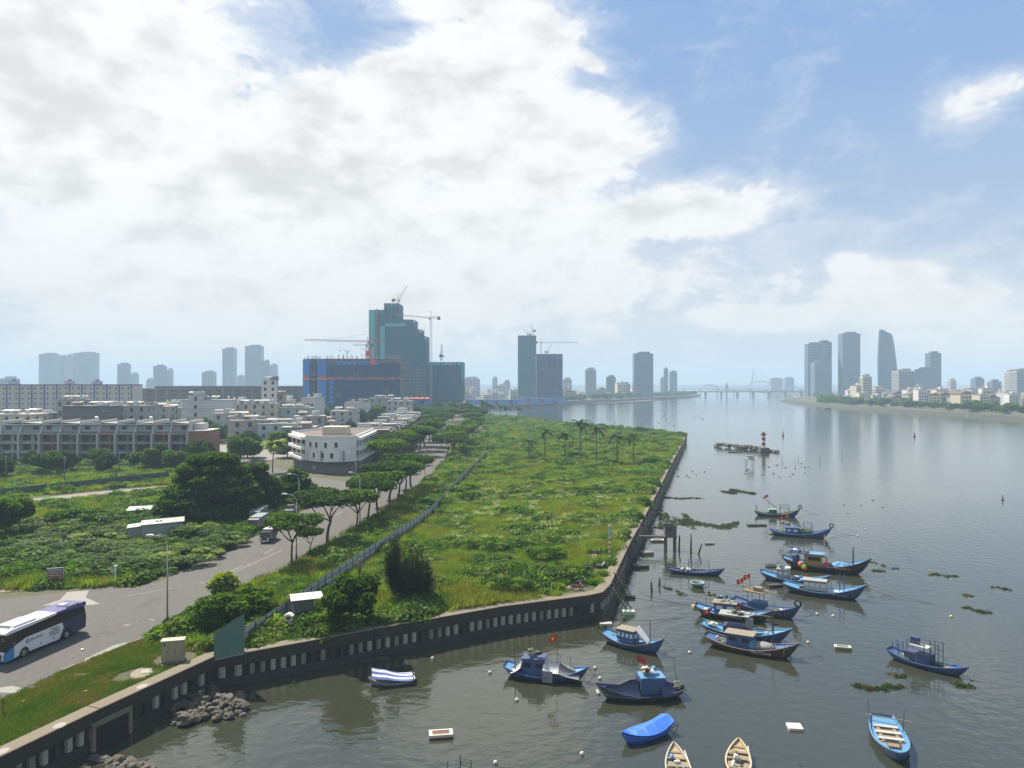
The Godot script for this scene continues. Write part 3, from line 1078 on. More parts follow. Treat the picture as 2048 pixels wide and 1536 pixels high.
func build_trees() -> void:
	var protos := []
	for i in 4:
		protos.append(umbrella_tree(100 + i, 8.5, 4.4, GREEN_A if i % 2 == 0 else GREEN_D))
	var used := [false, false, false, false]
	rng.seed = 12
	# row of street trees on the verge, from the near end: pixel of the foot, height
	var row := [[585, 1132, 8.6], [655, 1087, 10.2], [712, 1058, 8.4], [735, 1042, 9.0], [756, 1026, 9.4], [779, 1011, 9.6], [795, 998, 9.6], [809, 986, 9.8], [822, 975, 9.6]]
	var k := 0
	for q in row:
		var lab := "umbrella-shaped street tree with dark forked trunk in the row on the roadside verge"
		if k == 0:
			lab = "umbrella-shaped street tree at the front end of the roadside row, nearest the bus"
		elif k == 1:
			lab = "taller umbrella-shaped street tree standing second in the roadside row, with bare forked limbs"
		tree_at(protos[k % 4], lab, "street trees on the verge", P(q[0], q[1]), q[2], 8.5, not used[k % 4], 1.14)
		used[k % 4] = true
		k += 1
	tree_at(protos[1], "small young street tree with short crown between two lamp posts and taller trees", "", P(619, 1112), 5.2, 8.5, false, 0.8)
	# second clump further along, past the lamp
	for q in [[892, 922, 10], [903, 912, 10], [911, 906, 10], [918, 900, 10], [925, 893, 10], [932, 888, 10], [938, 882, 9.5], [944, 876, 9.5], [950, 868, 10], [946, 858, 10], [955, 850, 11], [930, 846, 11], [940, 842, 11]]:
		tree_at(protos[k % 4], "dense umbrella tree in the far clump on the verge past the bend of the fence", "far verge trees", P(q[0], q[1]), q[2], 8.5, false, 1.2)
		k += 1
	# trees on the house side of the road
	for q in [[770, 945, 10.5], [790, 930, 11], [806, 922, 10.5], [822, 912, 11], [838, 902, 11], [850, 893, 11], [858, 884, 11], [866, 877, 11], [874, 870, 11], [880, 864, 11], [886, 858, 11], [872, 852, 11], [862, 848, 11], [890, 850, 11], [852, 858, 10], [845, 868, 9], [896, 845, 11], [905, 842, 11]]:
		tree_at(protos[k % 4], "leafy street tree on the house side of the road in front of the shophouses", "street trees before the shophouses", P(q[0], q[1]), q[2], 8.5, false, 1.3)
		k += 1
	# royal palms in the plot: foot pixel, top-of-trunk pixel
	var pi := 0
	var pal := [palm(7, 12.0, "royal_palm", true, 14), palm(8, 12.0, "royal_palm", true, 13), palm(9, 12.0, "royal_palm", true, 15)]
	for q in [[1058, 920, 883], [1090, 920, 863], [1130, 916, 870], [1161, 920, 850], [1193, 928, 859], [1235, 931, 876], [1267, 929, 875]]:
		var at := P(q[0], q[1])
		var hh: float = (q[1] - q[2]) * -at.z / F
		var o: Node3D = pal[pi % 3] if pi < 3 else copy(pal[pi % 3], at)
		o.transform = Transform3D(Basis(Vector3.UP, pi * 1.7) * Basis.from_scale(Vector3(1, hh / 13.2, 1)), at)
		tag(o, ["shortest royal palm standing in the weeds of the riverside plot", "royal palm with drooping crown beside the shortest palm in the plot", "royal palm in the weedy plot, between the tallest palm and one with drooping fronds", "tallest royal palm with a wide crown in the middle of the weedy plot", "slender royal palm standing just beside the tallest palm in the plot", "royal palm standing second from the river wall in the plot", "royal palm standing closest to the river wall in the weedy plot"][pi], "palm tree")
		pi += 1
	for q in [[954, 842, 815], [967, 842, 806], [979, 842, 812], [1001, 840, 812], [1013, 842, 815], [1036, 838, 817]]:
		var at := P(q[0], q[1])
		var o := copy(pal[pi % 3], at)
		var hh: float = (q[1] - q[2]) * -at.z / F
		o.transform = Transform3D(Basis(Vector3.UP, pi * 2.1) * Basis.from_scale(Vector3(1.15, hh / 13.2, 1.15)), at)
		tag(o, "small far royal palm standing by the inlet at the end of the plot", "palm tree", "palms by the inlet")
		pi += 1
	var coco := palm(21, 9.0, "coconut_palm", false, 22)
	coco.transform = Transform3D(Basis.from_scale(Vector3(1.35, 1.0, 1.35)), P(545, 945))
	tag(coco, "coconut palm with drooping yellow-green fronds near the white corner building", "palm tree")
	# big dark layered tree, and its neighbours left of the road
	var big := round_tree(201, 13.5, 9.5, GREEN_D, "almond_tree", 190, 0.62, true)
	big.position = P(425, 1035)
	tag(big, "huge dark spreading tree with layered branches left of the road", "tree")
	var big2 := round_tree(202, 10.0, 7.0, GREEN_D, "almond_tree", 90, 0.6, true)
	big2.position = P(505, 1016)
	tag(big2, "dark layered tree joined to the huge tree on its road side", "tree")
	var rt := round_tree(203, 8.0, 5.0, GREEN_D, "round_tree", 34, 0.5)
	rt.position = P(592, 1008)
	tag(rt, "dark round tree between the huge tree and the white corner building", "tree")
	var rt2 := round_tree(204, 8.0, 4.6, GREEN_A, "round_tree", 34, 0.5)
	rt2.position = P(10, 1075)
	tag(rt2, "leafy tree in the undergrowth beside the lane, next to the signboard yard", "tree")
	var n := 0
	var rest := [rt, rt2]
	rng.seed = 77
	for q in [[60, 935, 6], [100, 950, 7.5], [135, 945, 7.0], [195, 935, 6.5], [215, 945, 6], [300, 940, 8], [320, 938, 8.5], [350, 945, 8], [392, 930, 8.5], [410, 925, 8], [5, 958, 7], [385, 965, 7], [440, 948, 5.5], [268, 935, 6]]:
		tree_at(rest[n % 2], "bushy roadside tree growing before the row of terraced houses", "trees before the terraced houses", P(q[0], q[1]), q[2], 8.0, false, 0.95)
		n += 1
	for q in [[410, 880, 11], [425, 882, 9], [440, 885, 8], [480, 925, 10], [495, 915, 9], [560, 905, 10], [575, 915, 9], [505, 920, 8], [455, 880, 8], [350, 868, 10], [372, 872, 9], [330, 865, 10], [520, 872, 9], [545, 868, 10], [610, 872, 10], [640, 868, 11], [672, 862, 10], [468, 862, 11], [300, 870, 9], [580, 858, 12], [700, 872, 9]]:
		tree_at(rest[n % 2], "dark leafy tree standing among the houses behind the paved yard", "trees among the houses", P(q[0], q[1]), q[2], 8.0, false, 1.0)
		n += 1
	# trees further off between the houses and the building sites
	for q in [[60, 850, 11], [75, 845, 12], [115, 848, 10], [290, 850, 12], [310, 848, 12], [330, 845, 13], [345, 848, 12], [375, 852, 11], [660, 852, 13], [690, 856, 12], [700, 850, 13], [720, 853, 12], [740, 850, 13], [755, 848, 12], [640, 845, 12], [770, 843, 13], [800, 842, 12], [830, 838, 13], [850, 838, 12], [870, 836, 13], [890, 835, 12], [905, 834, 13], [920, 832, 13], [935, 832, 12]]:
		tree_at(rest[n % 2], "far leafy tree in the green belt before the building sites", "far trees before the building sites", P(q[0], q[1]), q[2], 8.0, false, 1.2)
		n += 1
	# trees by the shed and quay
	var cas := casuarina(301, 8.6, 3.3)
	cas.position = P(812, 1206)
	tag(cas, "feathery dark needle tree standing inside the plot above the quay", "tree")
	var sea := round_tree(302, 6.6, 3.4, GREEN_D, "sea_almond", 46, 0.36)
	sea.position = P(705, 1258)
	tag(sea, "bushy broadleaf tree overhanging the quay coping beside the grey shed", "tree")
	var snag := MB.new()
	rng.seed = 5
	limb(snag, Vector3.ZERO, Vector3(0.2, 7.2, 0), 0.22, 0.13, 0.03)
	limb(snag, Vector3(0.15, 5.8, 0), Vector3(1.0, 6.7, 0.2), 0.10, 0.05, 0.1)
	limb(snag, Vector3(0.15, 5.4, 0), Vector3(-0.6, 6.8, 0.1), 0.09, 0.05, 0.1)
	limb(snag, Vector3(0.2, 6.4, 0), Vector3(1.1, 6.2, 0), 0.06, 0.04, 0.1)
	var sn := thing("dead_tree", "bare lopped brown trunk rising behind the bushy tree by the quay", "tree", P(716, 1238))
	part(sn, "trunk", snag.mesh(true), nmat("dead_wood", [Color(0.10, 0.075, 0.055), Color(0.17, 0.135, 0.1)], 0.8, 0.05))
	var sh := round_tree(303, 4.2, 3.6, GREEN_A, "broadleaf_shrub", 44, 0.36)
	sh.transform = Transform3D(Basis.from_scale(Vector3(1, 0.9, 1)), P(445, 1260))
	tag(sh, "broadleaf shrub with glossy leaves between the road and the metal fence", "shrub")
	var sh2 := round_tree(304, 4.4, 3.0, GREEN_A, "broadleaf_shrub", 40, 0.34)
	sh2.position = P(505, 1245)
	tag(sh2, "glossy broadleaf shrub pressed against the metal fence behind the green gate", "shrub")
	var sh3 := round_tree(305, 5.0, 2.6, GREEN_Y, "broadleaf_shrub", 30, 0.34)
	sh3.position = P(450, 1225)
	tag(sh3, "light green feathery shrub at the kerb behind the first lamp post", "shrub")
	# vine-covered mounds left of the road
	var vm := [shrub_mesh(61, 3900, 0.07, GREEN_A), shrub_mesh(62, 3900, 0.066, GREEN_A), shrub_mesh(63, 3900, 0.064, GREEN_Y)]
	rng.seed = 64
	var lm := leafmat("vine_leaves", Color(0.8, 1.0, 0.4), 0.5)
	var mound := [[150, 1040], [190, 1040], [215, 1030], [60, 1050], [110, 1058], [150, 1062], [30, 1080], [75, 1095], [140, 1090], [190, 1075], [225, 1062], [255, 1098], [205, 1100], [20, 1110], [60, 1125], [285, 1102], [310, 1100], [340, 1090], [380, 1075], [395, 1090], [420, 1085], [360, 1112], [300, 1128], [170, 1115], [120, 1120], [230, 1120], [275, 1030], [300, 1045], [450, 1078], [210, 1130], [265, 1120], [400, 1062], [430, 1060], [85, 1075]]
	for q in mound:
		var p := P(q[0], q[1] + 12)
		var s := rng.randf_range(4.2, 6.5)
		var low := 0.62 if q[1] > 1085 else 0.85
		var o := solo("vine_covered_shrub", "low shrub smothered by creepers in the undergrowth beside the road", "shrub", vm[rng.randi() % 3], lm, Transform3D(Basis(Vector3.UP, rng.randf() * TAU) * Basis.from_scale(Vector3(s * 1.15, s * low * rng.randf_range(0.5, 0.75), s * 1.15)), p), "creeper-covered shrubs")
	# shrubs in the plot
	for q in [[955, 905], [985, 895], [1000, 900], [1150, 985], [1065, 975], [1190, 985], [880, 1090], [940, 1100], [990, 1105], [1060, 1070], [1100, 1075], [900, 1060], [1290, 925], [1320, 905], [1200, 935], [1130, 925], [1110, 930], [1010, 935], [1060, 880], [1250, 880], [1310, 885], [1200, 860], [1240, 862], [1280, 866], [1310, 870], [1340, 872], [1355, 872], [1170, 856], [1140, 853], [870, 1130], [960, 1190], [1020, 1185], [985, 1130], [1095, 1120], [860, 1180], [1130, 1000], [1040, 990], [870, 1010], [900, 990], [760, 1105]]:
		var p := P(q[0], q[1])
		var s := rng.randf_range(2.6, 4.4) * (1.0 + clampf((-p.z - 200.0) / 300.0, 0, 1))
		solo("plot_shrub", "leafy wild shrub standing out of the weeds in the riverside plot", "shrub", vm[1 + rng.randi() % 2], lm, Transform3D(Basis(Vector3.UP, rng.randf() * TAU) * Basis.from_scale(Vector3(s * rng.randf_range(0.7, 1.2), s * rng.randf_range(0.3, 0.7), s)), p), "wild shrubs in the plot")

# ---------------------------------------------------------------- things on the near land
func text_mesh(s: String, h: float, depth := 0.01, bold := false) -> TextMesh:
	var t := TextMesh.new()
	t.text = s
	var f := SystemFont.new()
	f.font_names = PackedStringArray(["Droid Sans"])
	f.font_weight = 700 if bold else 400
	t.font = f
	t.font_size = 32
	t.pixel_size = h / 24.0
	t.depth = depth
	t.curve_step = 4.0
	return t

func build_fence() -> void:
	var fm := nmat("fence_sheet", [Color(0.22, 0.24, 0.26), Color(0.33, 0.355, 0.375), Color(0.27, 0.295, 0.315)], 4.0, 0.02, 0.5)
	var pm := mat("fence_post", Color(0.06, 0.065, 0.07), 0.6, 0.4)
	var f := thing("metal_fence", "long grey corrugated metal fence running between the road verge and the plot", "fence")
	var prof := MB.new()
	var n := 12
	for i in n:
		var x0 := -1.2 + 2.4 * i / n
		var x1 := -1.2 + 2.4 * (i + 1) / n
		var z0 := 0.03 if i % 2 == 0 else -0.03
		prof.quad(Vector3(x0, 0, z0), Vector3(x0, 2.05, z0), Vector3(x1, 2.05, -z0), Vector3(x1, 0, -z0))
	var sheet := prof.mesh()
	rng.seed = 31
	for i in fence_pts.size() - 1:
		var a := fence_pts[i]
		var e := fence_pts[i + 1]
		var k := int(a.distance_to(e) / 2.4)
		var t := (e - a).normalized()
		var bs := Basis(t, Vector3.UP, t.cross(Vector3.UP))
		for j in k:
			var p := a.lerp(e, (j + 0.5) / k)
			var o := part(f, "sheet", sheet, fm, Transform3D(bs * Basis(Vector3.BACK, rng.randf_range(-0.012, 0.012)) * Basis.from_scale(Vector3(a.distance_to(e) / k / 2.4, 1, 1)), p + Vector3(0, rng.randf_range(-0.05, 0.05), 0)))
			bpart(f, "post", pm, a.lerp(e, float(j) / k) + bs.z * 0.08 + Vector3(0, 1.0, 0), Vector3(0.07, 2.1, 0.07), bs)
			if -p.z < 130.0:
				for y in [0.55, 1.45]:
					bpart(f, "rail", pm, p + bs.z * 0.075 + Vector3(0, y, 0), Vector3(2.3, 0.05, 0.05), bs)
	# green end panel that closes the fence on the wall
	var g := thing("green_end_panel", "green sheet-metal end panel with sloping top standing on the quay coping", "fence panel")
	var gm := nmat("green_sheet", [Color(0.045, 0.115, 0.085), Color(0.07, 0.155, 0.115), Color(0.055, 0.13, 0.10)], 2.5, 0.02, 0.45)
	var a := wall_out[4] + Vector3(-0.15, -0.35, 0.12)
	var b := wall_out[5] + Vector3(-0.25, -0.1, 0.12)
	var d := (b - a)
	var ribs := 16
	for i in ribs:
		var t0 := float(i) / ribs
		var t1 := float(i + 1) / ribs
		var h0 := 2.9 + 0.25 * t0 + 0.95 * minf(t0 * 1.6, 1.0) * t0
		var h1 := 2.9 + 0.25 * t1 + 0.95 * minf(t1 * 1.6, 1.0) * t1
		var m := MB.new()
		var off := Vector3(0, 0, 0.03 if i % 2 == 0 else 0.0)
		m.quad(a + d * t0 + off, a + d * t0 + off + Vector3(0, h0, 0), a + d * t1 + off + Vector3(0, h1, 0), a + d * t1 + off)
		m.quad(a + d * t1 + off, a + d * t1 + off + Vector3(0, h1, 0), a + d * t1 + Vector3(0, h1, 0.03 - off.z), a + d * t1 + Vector3(0, 0, 0.03 - off.z))
		part(g, "rib", m.mesh(), gm)
	for t in [0.05, 0.95]:
		var pp: Vector3 = a + d * t + Vector3(0, 1.4, -0.08)
		bpart(g, "post", pm, pp, Vector3(0.08, 2.9, 0.08))
	bpart(g, "sill", mats["pale_cement"], a + d * 0.5 + Vector3(0, -0.03, 0.05), Vector3(d.length() * 0.98, 0.08, 0.14), Basis(d.normalized(), Vector3.UP, d.normalized().cross(Vector3.UP)))

func build_sheds() -> void:
	# grey metal cabin on the plot side of the fence
	var s := thing("metal_cabin", "tall grey metal cabin with pale overhanging roof behind the fence", "shed", P(606, 1236), 0.38)
	var wm := nmat("grey_sheet", [Color(0.085, 0.085, 0.085), Color(0.13, 0.13, 0.13)], 2.0, 0.03, 0.6)
	var b := MB.new()
	b.span(Vector3(-1.15, -0.1, -1.1), Vector3(1.15, 2.55, 1.1))
	part(s, "wall", b.mesh(), wm)
	for i in 9:
		bpart(s, "rib", wm, Vector3(-1.1 + i * 0.27, 1.25, 1.115), Vector3(0.05, 2.5, 0.03))
	for i in 8:
		bpart(s, "rib", wm, Vector3(1.165, 1.25, -1.0 + i * 0.28), Vector3(0.03, 2.5, 0.05))
	bpart(s, "door", mat("dark_door", Color(0.03, 0.032, 0.035), 0.6), Vector3(1.19, 1.05, 0.15), Vector3(0.04, 2.0, 0.9))
	var r := MB.new()
	r.quad(Vector3(-1.5, 2.62, 1.5), Vector3(-1.5, 2.92, 0), Vector3(2.2, 2.92, 0), Vector3(2.2, 2.62, 1.5))
	r.quad(Vector3(-1.5, 2.92, 0), Vector3(-1.5, 2.62, -1.5), Vector3(2.2, 2.62, -1.5), Vector3(2.2, 2.92, 0))
	r.quad(Vector3(-1.5, 2.56, 1.5), Vector3(-1.5, 2.86, 0), Vector3(2.2, 2.86, 0), Vector3(2.2, 2.56, 1.5))
	r.quad(Vector3(-1.5, 2.62, 1.5), Vector3(2.2, 2.62, 1.5), Vector3(2.2, 2.56, 1.5), Vector3(-1.5, 2.56, 1.5))
	part(s, "roof", r.mesh(), nmat("pale_roof_sheet", [Color(0.36, 0.37, 0.38), Color(0.46, 0.47, 0.47)], 3.0, 0.02, 0.5))
	# little shrine
	var sr := thing("garden_shrine", "small white shrine on a dark pedestal behind the quay coping", "shrine", P(578, 1262))
	var white := mat("shrine_white", Color(0.48, 0.47, 0.45), 0.7)
	var stone := nmat("dark_stone", [Color(0.05, 0.05, 0.05), Color(0.11, 0.105, 0.10)], 1.0, 0.05)
	bpart(sr, "step", stone, Vector3(0, 0.15, 0), Vector3(1.2, 0.3, 1.2))
	bpart(sr, "pedestal", stone, Vector3(0, 0.55, 0), Vector3(0.85, 0.5, 0.85))
	var pd := MB.new()
	pd.lathe([Vector2(0.32, 0.8), Vector2(0.2, 0.9), Vector2(0.2, 1.15), Vector2(0.34, 1.25)], 10)
	part(sr, "column", pd.mesh(true), white)
	bpart(sr, "niche_floor", white, Vector3(0, 1.27, 0), Vector3(0.72, 0.08, 0.6))
	bpart(sr, "niche_back", mat("niche_red", Color(0.25, 0.06, 0.03), 0.7), Vector3(0, 1.55, -0.22), Vector3(0.56, 0.5, 0.06))
	for x in [-0.29, 0.29]:
		bpart(sr, "niche_pillar", white, Vector3(x, 1.55, 0.2), Vector3(0.09, 0.5, 0.09))
		bpart(sr, "niche_side", white, Vector3(x, 1.55, -0.05), Vector3(0.05, 0.5, 0.4))
	var rf := MB.new()
	rf.extrude(PackedVector2Array([Vector2(-0.52, 1.78), Vector2(0.52, 1.78), Vector2(0.4, 1.86), Vector2(0.14, 2.05), Vector2(-0.14, 2.05), Vector2(-0.4, 1.86)]), -0.4, 0.4)
	part(sr, "roof", rf.mesh(), white)
	# flat slab beside it
	var sl := MB.new()
	sl.span(Vector3(-1.4, 0, -0.9), Vector3(1.4, 0.12, 0.9))
	solo("concrete_slab", "flat cracked concrete slab lying on the grass beside the metal cabin", "slab", sl.mesh(), mats["dusty_concrete"], Transform3D(Basis(Vector3.UP, 0.3), P(645, 1238, 0.0)))
	# switch cabinet
	var c := thing("switch_cabinet", "beige steel switch cabinet with three doors beside the quay coping", "cabinet", P(347, 1323), 0.24)
	var cm := nmat("beige_steel", [Color(0.22, 0.19, 0.115), Color(0.28, 0.25, 0.16)], 2.0, 0.02, 0.5)
	bpart(c, "plinth", mats["dusty_concrete"], Vector3(0, 0.08, 0), Vector3(2.3, 0.2, 1.1))
	bpart(c, "body", cm, Vector3(0, 1.18, 0), Vector3(2.1, 2.0, 0.9))
	bpart(c, "top", mat("cabinet_top", Color(0.26, 0.24, 0.18), 0.6), Vector3(0, 2.24, 0), Vector3(2.25, 0.12, 1.05))
	for i in 3:
		var dr := bpart(c, "door", cm, Vector3(-0.68 + i * 0.68, 1.15, 0.465), Vector3(0.64, 1.85, 0.03))
		bpart(c, "handle", mat("black_plastic", Color(0.02, 0.02, 0.02), 0.5), Vector3(-0.45 + i * 0.68, 1.2, 0.49), Vector3(0.05, 0.2, 0.03))
	bpart(c, "warning_plate", mat("plate_dark", Color(0.05, 0.05, 0.05), 0.5), Vector3(-0.75, 1.9, 0.485), Vector3(0.3, 0.2, 0.012))
	var pad := MB.new()
	pad.lathe([Vector2(0, 0.07), Vector2(1.75, 0.06), Vector2(1.85, 0.0)], 22)
	var pd2 := thing("manhole_pad", "round concrete pad with square hatch covers set in the lawn by the quay", "manhole", P(303, 1343))
	part(pd2, "pad", pad.mesh(), nmat("pad_concrete", [Color(0.14, 0.118, 0.08), Color(0.19, 0.168, 0.125)], 2.0, 0.03))
	for x in [-0.45, 0.5]:
		bpart(pd2, "hatch_cover", mats["pale_cement"], Vector3(x, 0.09, 0.1), Vector3(0.85, 0.05, 1.1), Basis(Vector3.UP, 0.35))
	# bare stick and litter on the near lawn
	var st := MB.new()
	rng.seed = 3
	limb(st, Vector3.ZERO, Vector3(0.15, 1.5, 0.1), 0.05, 0.02, 0.1)
	limb(st, Vector3(0.05, 0.9, 0), Vector3(-0.2, 1.8, 0), 0.03, 0.01, 0.1)
	solo("dead_sapling", "bare dead sapling sticking up out of the lawn by the road", "sapling", st.mesh(true), mats["bark_dark"], Transform3D(Basis(), P(5, 1430)))
	for q in [[160, 1352, "broken pale concrete slab half sunk in the lawn", 1.0], [62, 1378, "loose paving slabs at the ragged road edge", 0.8], [85, 1374, "small broken paving piece beside the loose road-edge slabs", 0.5]]:
		var sm := MB.new()
		rng.seed = q[0]
		sm.blob(Vector3(0, 0.06, 0), Vector3(0.8, 0.1, 0.55) * q[3], rng, 0.18, 7, 3)
		solo("broken_slab", q[2], "slab", sm.mesh(), mats["pale_cement"], Transform3D(Basis(Vector3.UP, q[0]), P(q[0], q[1])))
	rng.seed = 8
	for q in [[171, 1384], [256, 1313], [73, 1458], [165, 1300], [280, 1330], [47, 1404]]:
		var sm := MB.new()
		sm.blob(Vector3(0, 0.08, 0), Vector3(0.2, 0.1, 0.14), rng, 0.35, 6, 3)
		solo("litter_scrap", "scrap of white litter lying on the short lawn by the quay", "litter", sm.mesh(), mat("litter_white", Color(0.6, 0.6, 0.58), 0.7), Transform3D(Basis(Vector3.UP, q[0]), P(q[0], q[1])), "litter on the lawn")
	# corrugated shed in the undergrowth on the left
	var w := thing("corrugated_shed", "pale blue corrugated shed with a flat roof in the creepers left of the road", "shed", P(312, 1082) + Vector3(0, 0, -2.6), 0.42)
	var tin := nmat("weathered_tin", [Color(0.16, 0.20, 0.21), Color(0.24, 0.29, 0.30), Color(0.19, 0.22, 0.21)], 3.0, 0.03, 0.6)
	var tin2 := nmat("pale_tin", [Color(0.13, 0.165, 0.16), Color(0.2, 0.24, 0.23), Color(0.17, 0.19, 0.175)], 3.0, 0.03, 0.55)
	bpart(w, "wall", tin, Vector3(0, 1.5, 0), Vector3(6.6, 3.0, 4.6))
	for i in 22:
		bpart(w, "rib", tin, Vector3(-3.2 + i * 0.305, 1.5, 2.315), Vector3(0.07, 3.0, 0.035))
	for i in 15:
		bpart(w, "rib", tin, Vector3(-3.315, 1.5, -2.2 + i * 0.31), Vector3(0.035, 3.0, 0.07))
	bpart(w, "door", mat("tin_door", Color(0.09, 0.12, 0.13), 0.6), Vector3(1.6, 1.15, 2.345), Vector3(1.0, 2.2, 0.05))
	var rr := MB.new()
	rr.box(Vector3(0, 3.12, 0), Vector3(7.2, 0.08, 5.2), Basis(Vector3.BACK, 0.03))
	part(w, "roof", rr.mesh(), tin2)
	var lean := MB.new()
	lean.box(Vector3(-4.4, 1.25, -0.4), Vector3(2.2, 2.5, 3.4))
	part(w, "lean_to_wall", lean.mesh(), tin2)
	bpart(w, "lean_to_roof", tin2, Vector3(-4.5, 2.6, -0.4), Vector3(2.6, 0.07, 3.9), Basis(Vector3.BACK, 0.08))
	for x in [-0.9, -0.3]:
		bpart(w, "roof_weight", mat("old_tyre", Color(0.02, 0.02, 0.02), 0.9), Vector3(x, 3.22, 0.3), Vector3(0.4, 0.12, 0.4))
	# tarpaulin roofs half hidden under the huge tree
	for q in [[280, 1022, 0.3, "pale tarpaulin roof of a low shack half hidden under the huge tree"], [365, 1018, -0.2, "low shack with grey sheet roof beneath the huge dark tree"]]:
		var k := thing("low_shack", q[3], "shack", P(q[0], q[1] + 14), q[2])
		bpart(k, "wall", tin, Vector3(0, 1.0, 0), Vector3(4.0, 2.0, 2.6))
		bpart(k, "roof", tin2, Vector3(0, 2.1, 0.1), Vector3(4.6, 0.06, 3.2), Basis(Vector3.RIGHT, 0.12))
	# green mat and sand by the signboard
	var gmt := MB.new()
	gmt.sheet(PackedVector2Array([XZ(P(38, 1158)), XZ(P(70, 1150)), XZ(P(96, 1152)), XZ(P(98, 1166)), XZ(P(70, 1164))]), 0.09)
	solo("green_mat", "flat bright green artificial turf mat on the ground by the signboard", "mat", gmt.mesh(), nmat("turf_mat", [Color(0.035, 0.10, 0.03), Color(0.05, 0.13, 0.04)], 1.0, 0.05))
	var sand := MB.new()
	sand.sheet(PackedVector2Array([XZ(P(-20, 1160)), XZ(P(60, 1163)), XZ(P(92, 1168)), XZ(P(70, 1180)), XZ(P(-20, 1187))]), 0.05)
	struct("sandy_patch", sand.mesh(), nmat("sand", [Color(0.16, 0.13, 0.085), Color(0.22, 0.185, 0.13)], 3.0, 0.03))
	var ver := MB.new()
	ver.sheet(PackedVector2Array([XZ(P(440, 1077)), XZ(P(480, 1066)), XZ(P(512, 1066)), XZ(P(506, 1072)), XZ(P(470, 1086))]), 0.04)
	struct("dirt_verge", ver.mesh(), mats["sand"])
	var tp := MB.new()
	for q in [[1192, 1102], [1185, 1120], [1170, 1140], [1150, 1165], [1120, 1183], [1080, 1192], [1040, 1198]]:
		tp.v.append(P(q[0], q[1], 0.03))
	var pts := tp.v
	var tr := MB.new()
	for i in pts.size() - 1:
		tr.quad(pts[i] + Vector3(-0.35, 0, 0), pts[i + 1] + Vector3(-0.35, 0, -0.2), pts[i + 1] + Vector3(0.35, 0, 0.3), pts[i] + Vector3(0.35, 0, 0.1))
	struct("foot_path", tr.mesh(), mats["sand"])

func build_lamps() -> void:
	var grey := mat("lamp_steel", Color(0.30, 0.31, 0.32), 0.45, 0.5)
	var dark := mat("lamp_base_paint", Color(0.025, 0.025, 0.025), 0.7)
	var l := thing("street_lamp", "", "street lamp")
	var m := MB.new()
	m.tube(Vector3(0, 1.3, 0), Vector3(0, 9.6, 0), 0.105, 0.06, 10)
	part(l, "pole", m.mesh(true), grey)
	var b := MB.new()
	b.lathe([Vector2(0.26, 0), Vector2(0.26, 0.1), Vector2(0.16, 0.25), Vector2(0.15, 0.95), Vector2(0.19, 1.02), Vector2(0.12, 1.3)], 10)
	part(l, "base", b.mesh(true), dark)
	var a := MB.new()
	var pts := []
	for i in 7:
		var t := i / 6.0 * PI * 0.5
		pts.append(Vector3(-1.15 * (1.0 - cos(t)), 9.6 + 1.25 * sin(t) * 0.95, 0))
	pts.append(Vector3(-1.55, 10.85, 0))
	a.pipe(pts, 0.06, 0.045, 8)
	part(l, "arm", a.mesh(true), grey)
	var h := MB.new()
	h.extrude(PackedVector2Array([Vector2(-2.3, 10.86), Vector2(-2.2, 10.80), Vector2(-1.5, 10.76), Vector2(-1.45, 10.9), Vector2(-1.7, 10.99), Vector2(-2.2, 10.96)]), -0.16, 0.16)
	part(l, "lamp_head", h.mesh(), mat("lamp_head_paint", Color(0.55, 0.56, 0.56), 0.4))
	var k := 0
	for q in [[335, 1258, 0.25, "tall grey street lamp standing alone at the verge nearest the bus and cabinet"], [593, 1125, 0.1, "street lamp rising through the first small umbrella trees of the row"], [720, 1055, 0.1, "street lamp among the umbrella trees in the middle of the row"], [850, 964, 0.1, "street lamp standing free past the end of the near tree row"], [890, 930, 0.1, "far street lamp just before the far clump of verge trees"]]:
		var o: Node3D = l if k == 0 else copy(l, Vector3.ZERO)
		var p := P(q[0], q[1])
		o.transform = Transform3D(Basis(Vector3.UP, q[2]), p + Vector3(0, -0.02, 0))
		tag(o, q[3], "street lamp")
		k += 1
	for q in [[712, 990, 0.05, "street lamp before the white corner building, on the house side"], [800, 925, 0.05, "street lamp among the trees before the shophouses"], [598, 1060, 0.15, "street lamp beside the parked pickup left of the road"], [835, 900, 0.0, "far street lamp behind the trees before the shophouses"]]:
		var o := copy(l, P(q[0], q[1]), PI * 0.0 + q[2])
		tag(o, q[3], "street lamp")
	# thin utility poles on the left
	var um := mat("pole_concrete", Color(0.13, 0.125, 0.115), 0.9)
	for q in [[129, 966, 912], [239, 945, 905], [12, 968, 910], [430, 915, 880], [455, 915, 868], [228, 900, 860]]:
		var at := P(q[0], q[1])
		var hh: float = (q[1] - q[2]) * -at.z / F
		var pm := MB.new()
		pm.tube(Vector3.ZERO, Vector3(0, hh, 0), 0.16, 0.10, 8)
		var o := thing("utility_pole", "plain concrete utility pole in the green field before the terraced houses", "pole", at, 0.0, "utility poles")
		part(o, "shaft", pm.mesh(true), um)
		bpart(o, "cross_arm", um, Vector3(0, hh - 0.5, 0), Vector3(1.4, 0.1, 0.1))

